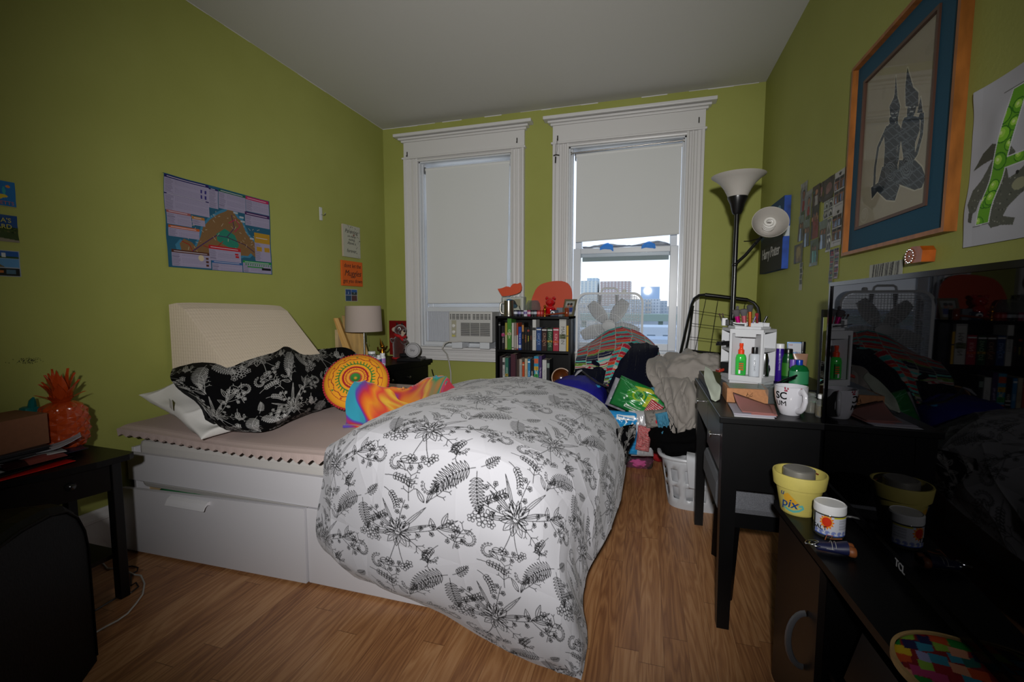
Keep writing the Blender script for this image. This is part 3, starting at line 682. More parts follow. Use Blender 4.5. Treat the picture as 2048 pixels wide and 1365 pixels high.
# quilted boxes puff up, soft folds run down the drop
puff = .007*(np.abs(np.sin(PI*U*3.5))**.8)*(np.abs(np.sin(PI*V*5))**.8)
drop = np.clip((V-.55)/.2, 0, 1)
h = puff*(.5+.5*edge)+folds(CN_V,CN_U,((.007,2.2,1.45,4),(.003,6,1.3,4)),3)*drop+folds(CN_V,CN_U,((.011,1.6,.5,2.5),(.007,4,-.3,3),(.005,8,.9,2.5),(.003,14,.2,2)),9)*(1-drop*.85)
h += .012*vnoise(CN_V,CN_U,7,5,21)
h += .010*np.exp(-((U-.93)/.05)**2)*vnoise(CN_V,CN_U,26,10,5)+.006*np.exp(-((V-.97)/.03)**2)*vnoise(CN_V,CN_U,10,20,6)
nrm = -normals(A); sgn = np.sign((nrm[CN_V//3,CN_U//2]*np.array([0,0,1])).sum()) or 1
A = A+nrm*sgn*(h)[...,None]
A[...,2] = np.maximum(A[...,2], .012)
uu, vv = 2.15, 2.55
col = floral(1.62, 2.30, CN_U, CN_V, 'afaeb3', '0e0e11', .0011, rot=-.06)
r = thing('comforter', 'puffy white comforter printed with black line flowers, one corner on the floor', 'comforter', (-.65,2.0,.5))
fast_grid('quilted_top', A, col, mat_vc('comforter_print', .8, sheen=.15), r)
# underside of the same cover
st = 6; Bk = A[::st,::st]-(nrm*sgn)[::st,::st]*.030*edge[::st,::st,None]; Bk[...,2] = np.maximum(Bk[...,2], .006)
fast_grid('lining', Bk, None, mat('comforter_lining','c4c3c7',.85), r)
# ---------------------------------------------------------------- pillows, wedge, black sheet
def pillow(c, sx, sy, sz, rot, seed=0, nu=120, nv=90, amp=.006):
    a, b = np.meshgrid(np.linspace(-1,1,nu), np.linspace(-1,1,nv)); a = np.sin(a*PI/2); b = np.sin(b*PI/2)
    k = (np.abs(a)*np.abs(b)); z = sz*(np.clip((1-np.abs(a)**2.6)*(1-np.abs(b)**2.6),0,1)**.5)
    X = a*sx*(1-.07*(1-np.abs(b)**4)+.03*k); Y = b*sy*(1-.07*(1-np.abs(a)**4)+.03*k); out = []
    for s_, q in ((1,0),(-1,7)):
        n = vnoise(nv,nu,5,6,seed+q)*amp*2+folds(nv,nu,((amp*.8,4,1.2,3),),seed+q); out.append(np.stack([X, Y, s_*(z+n*np.clip(z/sz*2,0,1))],-1))
    A = np.concatenate([out[0], out[1][::-1]]); M = np.array(Euler(rot).to_matrix()); return A @ M.T+np.array(c)
PW = mat('pillow_cotton', 'cfccc8', .85, spec=.2, bump=.2, bscale=80)
p = thing('bed_pillow', 'plump white pillow tipping out at the wall end of the bed', 'pillow', (-2.05,1.72,.62))
pa, pb = Vector((-2.37,1.61,.80)), Vector((-1.80,1.47,.665)); pu = (pb-pa).normalized(); pv_ = Vector((.10,.90,.12)); pv_ = (pv_-pu*pv_.dot(pu)).normalized(); pn = pu.cross(pv_)
A = pillow((0,0,0),.29,.24,.085,(0,0,0),5,amp=.013); Mx = np.array([pu[:],pv_[:],pn[:]]); A = A@Mx+np.array((pa+pb)/2+pv_*.215+Vector((-.01,0,-.045))); A[...,2] = np.maximum(A[...,2],.615); A[...,0] = np.maximum(A[...,0],XL+.01)
fast_grid('cushion', A, None, PW, p)
t = MB(); t.prism([(0,0),(.035,0),(.035,.05),(0,.05)], .0015, P(340,815,y=1.50), (.85,-.25,-.3), (0.25,-.2,.9)); t.build('care_tag', mat('care_tag_cloth','bdbbb6',.8), p)
o = fast_grid('bed_pillow', pillow((-2.20,2.62,.72),.17,.28,.09,(0,R(20),0),9), None, PW); tag(o, 'white pillow whose corner peeks over the black sheet behind', 'pillow')
# wedge cushion against the wall
t = MB(); y0, y1 = 1.76, 2.46; prof = [(-2.40,.63),(-1.86,.63),(-1.84,.66),(-2.29,1.175),(-2.345,1.208),(-2.395,1.20)]
A = []
for i, y in enumerate(np.linspace(y0,y1,24)):
    e = 1-.02*(abs(i-11.5)/11.5)**6; row = []
    P_ = prof+[prof[0]]
    for (a,b),(c_,d) in zip(P_[:-1],P_[1:]):
        for q in np.linspace(0,1,12,endpoint=False): row.append((a+(c_-a)*q, y, (b+(d-b)*q-.9)*e+.9-(.02*(y-y0)/(.7) if b > 1 or d > 1 else 0)*(1)))
    A.append(row)
WEDGE = mat('wedge_knit', 'cdbda8', .9, spec=.15, sheen=.1)
nt = WEDGE.node_tree; tc = nt.nodes.new('ShaderNodeTexCoord'); vo = nt.nodes.new('ShaderNodeTexVoronoi'); vo.inputs['Scale'].default_value = 60; vo.inputs['Randomness'].default_value = .15; bp = nt.nodes.new('ShaderNodeBump'); bp.inputs['Strength'].default_value = .5; bp.inputs['Distance'].default_value = .004
nt.links.new(tc.outputs['Object'], vo.inputs['Vector']); nt.links.new(vo.outputs['Distance'], bp.inputs['Height']); nt.links.new(bp.outputs['Normal'], nt.nodes['Principled BSDF'].inputs['Normal'])
t.grid(A, False, wrapu=True); n = len(t.v); k = len(A[0]); t.f += [tuple(range(k-1,-1,-1)), tuple(n-k+i for i in range(k))]; t.m += [0,0]; t.sm += [False,False]
solo('wedge_pillow', t, WEDGE, 'tall cream foam wedge cushion standing against the green wall', 'wedge cushion')
# black flowered sheet thrown over the pillows
rows = [
 [P(345,735,y=1.78), P(400,718,y=1.86), P(470,700,y=2.05), P(545,697,y=2.18), P(572,689,y=2.30), P(605,703,y=2.45), P(650,699,y=2.6), P(702,700,y=2.75), P(745,745,y=2.86)],
 [P(342,756,y=1.60), P(400,742,y=1.64), P(470,730,y=1.82), P(540,722,y=1.94), P(580,712,y=2.06), P(612,722,y=2.2), P(655,722,y=2.40), P(705,732,y=2.58), P(765,768,y=2.74)],
 [P(350,770,y=1.55), P(408,778,y=1.55), P(475,772,y=1.70), P(535,762,y=1.78), P(585,752,y=1.90), P(622,757,y=2.05), P(665,755,y=2.2), P(720,760,y=2.38), P(785,782,z=.64)],
 [P(378,788,y=1.50), P(425,815,y=1.50), P(482,818,y=1.62), P(540,808,y=1.68), P(588,795,y=1.78), P(630,788,y=1.90), P(672,785,y=2.02), P(725,785,z=.66), P(790,790,z=.625)],
 [P(405,815,y=1.47), P(436,840,y=1.47), P(490,850,y=1.56), P(545,842,y=1.60), P(592,825,y=1.70), P(632,815,z=.66), P(675,805,z=.65), P(725,800,z=.635), P(780,795,z=.62)],
 [P(418,838,y=1.45), P(450,858,z=.635), P(510,865,z=.622), P(548,858,z=.62), P(590,838,z=.62), P(632,823,z=.62), P(675,812,z=.62), P(722,806,z=.615), P(770,802,z=.615)]]
nv, nu = 520, 760; A = spline_surf(rows, nv, nu); n_ = normals(A); cdir = np.array([0,0,CAM_H])-A; s_ = np.sign((n_*cdir).sum(2).mean()); n_ *= s_
h = folds(nv,nu,((.005,2.2,2.3,3),(.003,5,2.0,3),(.002,11,2.6,2)),41)+.005*vnoise(nv,nu,5,8,3); A = A+n_*h[...,None]; A[...,2] = np.maximum(A[...,2], .612); A[...,0] = np.maximum(A[...,0], XL+.02)
colb = floral(1.15,.62,nu,nv,'050507','a8a6a4',.0007,rot=.5,off=(.1,.2),scale=.85)
sh = thing('flat_sheet', 'black sheet with white line flowers draped over the pillows', 'bed sheet', (-1.6,1.9,.62))
fast_grid('cloth', A, colb, mat_vc('black_print',.9,spec=.1), sh)
st = 8; B_ = A[::st,::st]-n_[::st,::st]*.012; fast_grid('lining', B_, None, mat('black_lining','0b0b0d',.9), sh)
# black flowered cloth hanging at the foot
rows = [[P(1232,858,y=2.34),P(1248,852,y=2.42),P(1266,850,y=2.5)],[P(1228,880,y=2.30),P(1246,878,y=2.36),P(1266,872,y=2.46)],[P(1222,905,y=2.28),P(1240,905,y=2.34),P(1258,900,y=2.44)],[P(1216,925,y=2.27),P(1234,930,y=2.33),P(1250,928,y=2.42)],[P(1200,1000,y=2.0),P(1215,1000,y=2.1),P(1225,985,y=2.2)]]
A = spline_surf(rows[:4], 160, 110); A[...,0] += .01*vnoise(160,110,3,6,8); colb = floral(.2,.22,110,160,'050507','8a8886',.0007,rot=.9,scale=.7)
o = fast_grid('flat_sheet', A, colb, mat_vc('black_print',.9,spec=.1)); 
q = o.modifiers.new('thick','SOLIDIFY'); q.thickness = .006; tag(o, 'black flowered sheet end hanging out under the foot of the comforter', 'bed sheet')
# round yellow cushion
nu, nv = 300, 150; cvr = Cv(300, 300, 'd08a1c')
def ringpts(rad, n=90, am=0, k=12): return [(.5+(rad+am*math.sin(k*a))*math.cos(a), .5+(rad+am*math.sin(k*a))*math.sin(a)) for a in np.linspace(0,2*PI,n)]
for rad, rr, c, am, k in ((.36,.006,'7a1420',.012,14),(.42,.003,'8a1a22',0,1),(.255,.010,'1f6b2b',0,1),(.19,.016,'8e1420',.004,20),(.145,.006,'8e1420',.008,26),(.11,.02,'c98a2a',0,1),(.09,.012,'9b1d2a',0,1),(.05,.03,'2c6b2b',0,1)): cvr.line(ringpts(rad,140,am,k), rr, c)
for a in np.arange(0,2*PI,2*PI/34): cvr.line([(.5+.25*math.cos(a),.5+.25*math.sin(a)),(.5+.305*math.cos(a+.06),.5+.305*math.sin(a+.06))], .009, '1f6b2b')
for a in np.arange(0,2*PI,2*PI/12):
    for b in range(4): cvr.line([(.5+.395*math.cos(a)-.018*math.cos(b*.8),.5+.395*math.sin(a)-.018*math.sin(b*.8)),(.5+.395*math.cos(a)+.018*math.cos(b*.8),.5+.395*math.sin(a)+.018*math.sin(b*.8))], .003, ('a01c1c','1f6b2b')[int(a*6/PI)%2])
rad = .160; c = P(713,764,y=2.02); Q = Euler((R(52),0,R(28))).to_matrix()
t_ = np.linspace(-PI/2,PI/2,nv)[:,None]; p_ = np.linspace(0,2*PI,nu,endpoint=False)[None,:]; rr = np.cos(t_)**.7
A = np.stack([rr*np.cos(p_)*rad, rr*np.sin(p_)*rad, np.sin(t_)*np.ones_like(p_)*.05],-1); A[...,2] -= .012*np.exp(-(rr/.12)**2)*np.sign(t_)
ix = np.clip(((A[...,0]/rad*.5+.5)*299).astype(int),0,299); iy = np.clip(((.5-A[...,1]/rad*.5)*299).astype(int),0,299); colc = cvr.a[iy,ix]
A = A @ np.array(Q).T+np.array(c)
cu = thing('round_cushion', 'round mustard cushion embroidered with red and green rings', 'cushion', c-Vector((0,0,.17)))
fast_grid('cover', A, colc, mat_vc('embroidery',.85), cu, wrapu=True)
t = MB(); q = random.Random(2)
for k in range(70):
    a = 2*PI*k/70; t.ball(c+Q @ Vector((rad*1.015*math.cos(a),rad*1.015*math.sin(a),0)), .0075, 7)
t.build('pompom_trim', mat('red_trim','9a1b26',.8), cu)
# tie dyed fleece
ridge = [P(704,768,y=1.90),P(725,771,y=1.90),P(752,778,y=1.92),P(785,783,y=2.0),P(820,778,y=2.12),P(855,760,y=2.30),P(882,757,y=2.42),P(894,768,y=2.46)]
rows = [[(p.x+.02,p.y+.10,.66) for p in ridge],[(p.x+.01,p.y+.05,p.z-.01) for p in ridge],[tuple(p) for p in ridge],[(p.x-.01,p.y-.04,.6*p.z+.4*.62) for p in ridge],[(p.x+.02,p.y-.08+.02*(i%2),.635) for i,p in enumerate(ridge)],[(p.x+.03,p.y-.12+.03*(i%2),.617) for i,p in enumerate(ridge)]]
nv, nu = 130, 260; A = spline_surf(rows, nv, nu); A[...,2] += folds(nv,nu,((.016,2.8,.9,4),(.007,7,.7,4)),77); A[...,2] = np.maximum(A[...,2],.613)
f = rot_noise(nv,nu,4,1.0,3,5)*.26+rot_noise(nv,nu,12,.9,5,6)*.20+np.linspace(0,1,nu)[None,:]*.9+.05; f = np.clip(f,0,1)
stops = [(0,'2a8aa0'),(.07,'4a3a98'),(.16,'7a2a72'),(.24,'a82434'),(.32,'c0501c'),(.42,'c87a1c'),(.52,'c23a2a'),(.60,'d09a2a'),(.66,'d4a832'),(.72,'c8761c'),(.77,'2f8a50'),(.81,'2a88a0'),(.85,'d07a24'),(.91,'b8204c'),(.96,'c03a80'),(1,'b8263c')]
S_ = np.array([s[0] for s in stops]); K = np.array([rgb(s[1]) for s in stops]); col = np.stack([np.interp(f,S_,K[:,i]) for i in range(3)],-1)
o = fast_grid('tie_dye_blanket', A, col, mat_vc('fleece_print',.95,sheen=.3)); q = o.modifiers.new('thick','SOLIDIFY'); q.thickness = -.012; tag(o, 'crumpled tie dyed fleece in orange, yellow, pink and blue', 'blanket')
# ================================================================ black furniture
BLK = mat('black_stained_wood', '070708', .36, spec=.28, noise=.25, nscale=6, aniso=(1,8,1))
BLKD = mat('black_leather', '020203', .5, spec=.08, bump=.3, bscale=120)
CHROME = mat('chrome', 'd8d8da', .15, metal=1)
# ---- side table by the left wall
r = thing('side_table', 'small black side table with one drawer and a low shelf', 'side table', (-2.2,1.05,0))
t = MB(); top = [(-2.39,.80),(-2.14,.80),(-2.075,.925),(-2.02,1.03),(-1.985,1.15),(-1.970,1.255),(-1.985,1.28),(-2.39,1.29)]
t.prism(top, .024, (0,0,.576)); t.build('table_top', BLK, r)
for x, y in ((-2.035,1.235),(-2.36,1.26),(-2.12,.86),(-2.36,.86)):
    t = MB(); t.box((x,y,.288),(.036,.036,.576),.003); t.build('leg', BLK, r)
t = MB(); t.box((-2.19,1.245,.515),(.32,.018,.12)); t.box((-2.37,1.05,.515),(.018,.36,.12)); t.build('apron', BLK, r)
d = MB(); a, b = Vector((-2.035,1.215,0)), Vector((-2.115,.88,0)); u_ = (b-a).normalized(); n_ = Vector((-u_.y,u_.x,0)); n_ = n_ if n_.x > 0 else -n_
d.prism([(0,.462),((b-a).length,.462),((b-a).length,.568),(0,.568)], .018, a, u_, (0,0,1), n_); dr = d.build('drawer', BLK, r)
k = MB(); kp = P(148,989,x=-2.06); kp = Vector((-2.055+.0,1.10,.518)); k.lathe([(.006,0),(.007,.012),(.015,.018),(.017,.026),(.010,.034),(.001,.036)], kp-n_*.01, 16, ax=n_); k.build('knob', mat('black_knob','141416',.2,spec=.8), dr)
t = MB(); t.b2((-2.35,.87,.17),(-2.05,1.25,.188)); t.build('shelf', BLK, r)
# ---- black recliner
r = thing('recliner_chair', 'black leather recliner with rounded arm in the near left corner', 'armchair', (-1.9,.3,0))
o0 = Vector((-1.765,.995,0)); u_ = Vector((.59,-.81,0)).normalized(); n_ = Vector((-.81,-.59,0)).normalized()
prof = [(0,.0),(0,.42),(.012,.48),(.045,.54),(.10,.585),(.18,.61),(.30,.622),(.86,.622),(.86,0)]
def arm(off, w=.19):
    A = []
    for q, e in ((0,.03),(.02,.008),(.05,0),(w-.05,0),(w-.02,.008),(w,.03)):
        row = []
        for s, z in prof: row.append(o0+u_*(s*(1-2*e/.86)+e)+n_*(off+q)+Vector((0,0,max(0,z-e))))
        A.append([tuple(v) for v in row])
    t = MB(); t.grid(A, False, wrapu=True); k = len(prof); t.f += [tuple(range(k-1,-1,-1)), tuple(5*k+i for i in range(k))]; t.m += [0,0]; t.sm += [False,False]; return t
arm(0).build('armrest', BLKD, r); arm(.47,.17).build('armrest', BLKD, r)
t = MB(); t.tube([o0+u_*s+Vector((0,0,z))-n_*.001 for s, z in [(.03,.02)]+[(s_+.03, z_-.02) for s_, z_ in prof[1:-2]]+[(.82,.575)]], .004, 6); t.build('seam', BLKD, r)
for nm, s0, s1, z0, z1 in (('seat_base',.05,.84,.05,.30),('seat_cushion',.0,.70,.30,.44)):
    t = MB(); c_ = o0+u_*((s0+s1)/2)+n_*.33; t.at(); t.box((c_.x,c_.y,(z0+z1)/2),(s1-s0,.28,z1-z0),.03,rz=math.atan2(u_.y,u_.x)); t.build(nm, BLKD, r)
t = MB(); c_ = o0+u_*.80+n_*.33; t.box((c_.x,c_.y,.60),(.18,.40,.80),.05,rz=math.atan2(u_.y,u_.x)); t.build('backrest', BLKD, r)
# ---- nightstand in the corner
r = thing('nightstand', 'black nightstand with two drawers in the window corner', 'nightstand', (-2.15,3.35,0))
e0, e1 = Vector((-2.03,3.06,0)), Vector((-1.86,3.70,0)); u_ = (e1-e0).normalized(); n_ = Vector((u_.y,-u_.x,0)); L = (e1-e0).length
t = MB(); q = [e0, e1, Vector((-2.385,3.80,0)), Vector((-2.385,3.10,0))]; t.raw([(p.x,p.y,z) for z in (.672,.70) for p in q], [(3,2,1,0),(4,5,6,7),(0,1,5,4),(1,2,6,5),(2,3,7,6),(3,0,4,7)]); t.build('table_top', BLK, r)
t = MB(); t.raw([(p.x,p.y,z) for z in (.655,.672) for p in [e0-n_*.012+u_*.012, e1-n_*.012-u_*.012, Vector((-2.38,3.78,0)), Vector((-2.38,3.12,0))]], [(3,2,1,0),(4,5,6,7),(0,1,5,4),(1,2,6,5),(2,3,7,6),(3,0,4,7)]); t.build('moulding', BLK, r)
q = [e0-n_*.03+u_*.03, e1-n_*.03-u_*.03, Vector((-2.36,3.75,0)), Vector((-2.36,3.14,0))]
t = MB(); t.raw([(p.x,p.y,z) for z in (.06,.655) for p in q], [(3,2,1,0),(4,5,6,7),(0,1,5,4),(1,2,6,5),(2,3,7,6),(3,0,4,7)]); t.build('body', BLK, r)
for z0, z1 in ((.50,.64),(.33,.48),(.12,.31)):
    d = MB(); d.prism([(.05,z0),(L-.05,z0),(L-.05,z1),(.05,z1)], .012, e0-n_*.03, u_, (0,0,1), n_); dr = d.build('drawer', BLK, r)
    for s in (.2,.5): k = MB(); k.lathe([(.004,0),(.004,.012),(.011,.016),(.012,.022),(.004,.027)], e0+u_*(s*L+.07*L)-n_*.018+Vector((0,0,(z0+z1)/2)), 12, ax=n_); k.build('knob', mat('dark_chrome','8b8880',.25,metal=1), dr)
for p in q: t = MB(); t.box((p.x*.97-.066,p.y*.98+.068,.03),(.04,.04,.06)); t.build('foot', BLK, r)
NT = .70
# lamp
lx, ly = -2.20, 3.17
r = thing('table_lamp', 'bedside lamp with taupe drum shade on a thin steel stem', 'table lamp', (lx,ly,NT))
t = MB(); t.lathe([(.075,0),(.075,.012),(.068,.018),(.012,.022)], (lx,ly,NT), 32); t.build('base', mat('brushed_steel','b5b3b0',.3,metal=1), r)
t = MB(); t.cyl((lx,ly,NT+.02),(lx,ly,1.10),.0075); t.build('stem', MATS['brushed_steel'], r)
t = MB(); t.lathe([(.146,0),(.138,.205),(.136,.205),(.144,0),(.146,0)], (lx,ly,.975), 48, cap=False); t.build('lamp_shade', mat('shade_fabric','a89a92',.9,spec=.1,bump=.2,bscale=400), r)
t = MB(); t.tube([(lx+.045,ly-.03,1.0),(lx+.045,ly-.03,.885)], .0012, 5); t.ball((lx+.045,ly-.03,.88),.005,8); t.build('pull_chain', CHROME, r)
t = MB(); t.ball((lx,ly,1.09),.03,14); t.build('bulb', mat('bulb_glass','e6e2d8',.4), r)
# wooden plaques leaning in the corner
BURN = mat('burnt_wood','a07f45',.6,noise=.3,nscale=8,aniso=(6,6,.7)); 
def board(name, lab, pts, th, m, cat, n):
    t = MB(); v = [Vector(p) for p in pts]; n = Vector(n); k = len(v); t.raw(v+[p+n*th for p in v], [tuple(range(k-1,-1,-1)), tuple(range(k,2*k))]+[(i,(i+1)%k,k+(i+1)%k,k+i) for i in range(k)]); return solo(name, t, m, lab, cat)
board('wooden_plank','pale plain wooden plank at the back of the stack behind the bedside lamp',[(-2.40,3.07,.70),(-2.40,3.12,.70),(-2.40,3.12,.99),(-2.40,3.07,.99)],.03,mat('pale_wood','b39a74',.6,noise=.15,nscale=10),'plank',(1,0,0))
cvp = Cv(120,170,'a5834a')
for k in range(60): x_ = rnd.random(); cvp.line([(x_,0),(x_+rnd.uniform(-.06,.06),1)], .004, rnd.choice(['8f6f3a','b8955a','967440']))
cvp.disk(.52,.42,.17,'3a2413',.15); cvp.disk(.52,.42,.13,'8a6a3a',.11); cvp.disk(.45,.42,.05,'34200f',.09); cvp.disk(.60,.42,.05,'34200f',.08)
for k in range(26): a_ = k*.24; cvp.line([(.52+.21*math.cos(a_),.42+.155*math.sin(a_)),(.52+.29*math.cos(a_),.42+.20*math.sin(a_))],.006,'5a3c20')
cvp.line([(.5,1),(.52,.55)],.006,'2e1c0e')
p0 = P(690,730,y=3.28); pw = thing('wooden_plaque','wooden plaque with a burnt round emblem, leaning behind the lamp stem','plaque',(-2.27,3.22,.70))
t = MB(); t.prism([(0,0),(.20,0),(.13,.37),(.0,.40)], .018, (-2.372,3.17,.703), (.93,.36,0), (-.05,-.02,1), (.36,-.93,0)); t.build('board', BURN, pw)
sheet('burnt_emblem', cvp, (-2.335,3.166,.71), (.93,.36,0), (-.05,-.02,1), .13, .27, mat_vc('burnt_print',.7), pw)
t = MB(); 
for k in range(4): t.prism([(0,0),(.016,0),(-.085,.38),(-.101,.38)], .05, (-2.305+k*.014,3.10+k*.006,.703), (.93,.36,0), (-.08,-.02,1), (-.36,.93,0))
t.v = [(max(x_,-2.40),y_,z_) for x_,y_,z_ in t.v]
solo('wooden_plank', t, mat('ribbed_wood','b98f4c',.55), 'ribbed yellow wooden plank slanting behind the left of the lamp shade', 'plank')
t = MB(); t.b2((-2.385,3.845,.705),(-2.19,3.862,1.035),.002)
solo('red_board', t, mat('red_lacquer','6e0d10',.35,spec=.5), 'dark red board standing in the corner behind the nightstand lamp', 'board')
# gilded figurine
g = P(762,727,z=NT); t = MB(); gx, gy = -2.155, 3.36
t.lathe([(.028,0),(.028,.012),(.014,.02),(.018,.06),(.022,.085),(.010,.11),(.010,.115)], (gx,gy,NT), 18); t.ball((gx,gy,NT+.135),.017,12); t.lathe([(.014,0),(.006,.03),(.001,.06)],(gx-.008,gy,NT+.147),10,ax=(-.2,0,1))
t.tube([(gx,gy,NT+.10),(gx+.04,gy-.01,NT+.115),(gx+.055,gy-.01,NT+.14)],.007,8); t.tube([(gx,gy,NT+.10),(gx-.035,gy-.01,NT+.10),(gx-.03,gy-.02,NT+.13)],.007,8)
solo('gold_figurine', t, mat('gold','b5741f',.25,metal=1), 'small golden dancing figurine on the nightstand by the red board', 'figurine')
# pill bottles
def bottle(name, lab, cat, x, y, z, prof, body, capz, capr, caph, capc, label=None, n=24, group=None, sy=1):
    r = thing(name, lab, cat, (x,y,z), group=group); t = MB(); t.lathe(prof, (x,y,z), n, sy=sy); t.build('body', body, r)
    t = MB(); t.lathe([(capr,0),(capr,caph*.85),(capr*.92,caph)], (x,y,z+capz), n); t.build('cap', capc, r)
    if label:
        z0, z1, rad, m = label; t = MB(); t.lathe([(rad,0),(rad,z1-z0)], (x,y,z+z0), n, cap=False, sy=sy); t.build('label', m, r)
    return r
WP = mat('white_plastic','d5d5d6',.35); CLEAR = mat('clear_plastic','d8dcdc',.1,trans=.85,ior=1.3); LAB = mat('paper_label','c5c5c8',.6)
def bprof(r, h, neck): return [(r*.9,0),(r,.004),(r,h*.78),(r*.93,h*.85),(neck,h*.94),(neck,h)]
bottle('pill_bottle','big clear pill jar with white lid under the lamp','bottle',-2.105,3.13,NT,bprof(.037,.10,.030),CLEAR,.098,.029,.02,WP,(.015,.075,.0375,LAB))
bottle('pill_bottle','white pill bottle with a dark blue label band','bottle',-2.032,3.115,NT,bprof(.021,.078,.014),WP,.076,.015,.016,WP,(.02,.06,.0215,mat('blue_label','1c4f74',.5)))
bottle('pill_bottle','tiny white pill bottle standing in front of the other bottles','bottle',-2.075,3.06,NT,bprof(.015,.042,.012),WP,.040,.013,.012,WP,(.006,.028,.0155,mat('brown_label','b7a288',.5)))
bottle('pill_bottle','white and lilac pill bottle behind the blue labelled one','bottle',-2.035,3.175,NT,bprof(.023,.085,.017),WP,.083,.019,.018,WP,(.02,.06,.0235,mat('lilac_label','a07ab8',.5)))
t = MB(); t.prism([(0,0),(.035,0),(.03,.09),(.005,.09)], .014, (-2.155,3.105,NT+.001), (1,0,0), (0,0,1)); solo('cream_tube', t, WP, 'white tube standing left of the big pill jar', 'tube')
# black box, round speaker, clock base
t = MB(); t.box((-1.985,3.55,NT+.0125),(.21,.19,.025),.004,rz=.25); t.box((-2.08,3.60,NT+.04),(.07,.09,.03),.006,rz=.25); solo('set_top_box', t, mat('black_plastic','0e0e10',.3), 'flat black box on the nightstand under the round speaker', 'box')
sp = Vector((-1.955,3.53,NT+.027+.066)); ax = Vector((.30,-.95,.05)).normalized()
r = thing('round_speaker','round light grey device','speaker',(sp.x,sp.y,NT+.027)); r['label'] = 'round light grey disc device with a dark ring standing on the black box'
t = MB(); t.lathe([(.055,-.03),(.064,-.024),(.066,.0),(.066,.022),(.063,.03),(.058,.031)], sp, 48, ax=ax); t.build('housing', mat('grey_device','9c9a9c',.5), r)
t = MB(); t.lathe([(.0565,.0305),(.0545,.0325),(.0525,.0305)], sp, 48, cap=False, ax=ax); t.build('ring', mat('dark_ring','2a2a2c',.4), r)
ux_ = Vector((0,0,1)).cross(ax).normalized(); text_on('lettering','Sky',.030, sp+ax*.0325+Vector((0,0,.0)), ux_, ax.cross(ux_), mat('dark_print','26262a',.6), r)
t = MB(); t.box((sp.x,sp.y+.005,NT+.031),(.05,.06,.010),.003); t.build('stand', mat('black_plastic'), r)
t = MB(); t.tube([(-2.02,3.57,NT+.09),(-2.07,3.58,NT+.09),(-2.09,3.60,NT+.07),(-2.09,3.60,NT+.05)],.003,6); solo('power_lead', t, mat('black_plastic'), 'short black lead plugged into the back of the round grey device', 'cable')
# reindeer hand puppet
bx, by = -2.14, 3.62
FUR = mat('brown_plush','3d130c',.95,sheen=.6,noise=.35,nscale=40,bump=.8,bscale=200); CREAM = mat('cream_plush','b09a86',.95,sheen=.3); REDF = mat('red_felt','a50e12',.8)
r = thing('plush_puppet','dark brown plush animal puppet with cream ears and red collar','soft toy',(bx,by,NT))
A = []
for z, rx, ry, dx in ((0,.060,.055,0),(.02,.062,.055,.0),(.08,.055,.05,-.006),(.14,.062,.052,-.004),(.18,.058,.05,.002),(.205,.040,.038,.008),(.215,.02,.02,.01)):
    A.append([(bx+dx+rx*math.cos(a)*(1+.04*math.sin(3*a+z*40)), by+ry*math.sin(a), NT+z) for a in np.linspace(0,2*PI,28,endpoint=False)])
t = MB(); t.grid(A, True, wrapu=True); t.ball((bx+.012,by-.008,NT+.262),.052,20,(1.05,1,.95)); t.ball((bx+.045,by-.035,NT+.245),.030,16,(1.2,1,.9))
t.tube([(bx+.03,by-.02,NT+.17),(bx+.07,by-.035,NT+.15),(bx+.10,by-.04,NT+.165)],[.024,.020,.014],10); t.tube([(bx-.03,by-.02,NT+.17),(bx-.06,by-.03,NT+.165),(bx-.065,by-.035,NT+.185)],[.024,.018,.012],10); t.build('body', FUR, r)
t = MB(); t.ball((bx-.040,by-.015,NT+.265),.024,14,(1.2,.5,.9)); t.ball((bx+.066,by-.048,NT+.242),.021,14,(1,1,1)); t.ball((bx+.062,by-.055,NT+.222),.015,12); t.build('muzzle_and_ear', CREAM, r)
t = MB(); t.ball((bx+.030,by-.053,NT+.275),.014,14,(1,.6,1.1)); t.build('eye', mat('white_eye','e6e6e6',.3), r); t = MB(); t.ball((bx+.034,by-.061,NT+.273),.009,12,(1,.5,1.2)); t.build('pupil', mat('black_plastic'), r)
t = MB(); t.ball((bx+.083,by-.058,NT+.255),.010,10); t.build('nose', mat('dark_nose','240a08',.4), r)
t = MB(); t.tube([(bx+.01+.045*math.cos(a),by-.005+.043*math.sin(a),NT+.212-.012*math.cos(a)) for a in np.linspace(0,2*PI,22,endpoint=False)],.014,8,True); t.tube([(bx+.035,by-.04,NT+.205),(bx+.052,by-.05,NT+.185),(bx+.06,by-.05,NT+.168)],[.014,.016,.006],8); t.build('collar', REDF, r)
t = MB(); t.tube([(bx+.066*math.cos(a),by+.060*math.sin(a),NT+.009) for a in np.linspace(0,2*PI,22,endpoint=False)],.009,8,True); t.build('hem', REDF, r)
t = MB()
for s in (-1,1): t.tube([(bx+.005+s*.02,by,NT+.30),(bx+s*.028,by,NT+.325)],[.012,.006],8)
t.build('antler', mat('dark_fur','1e0c08',.9), r)
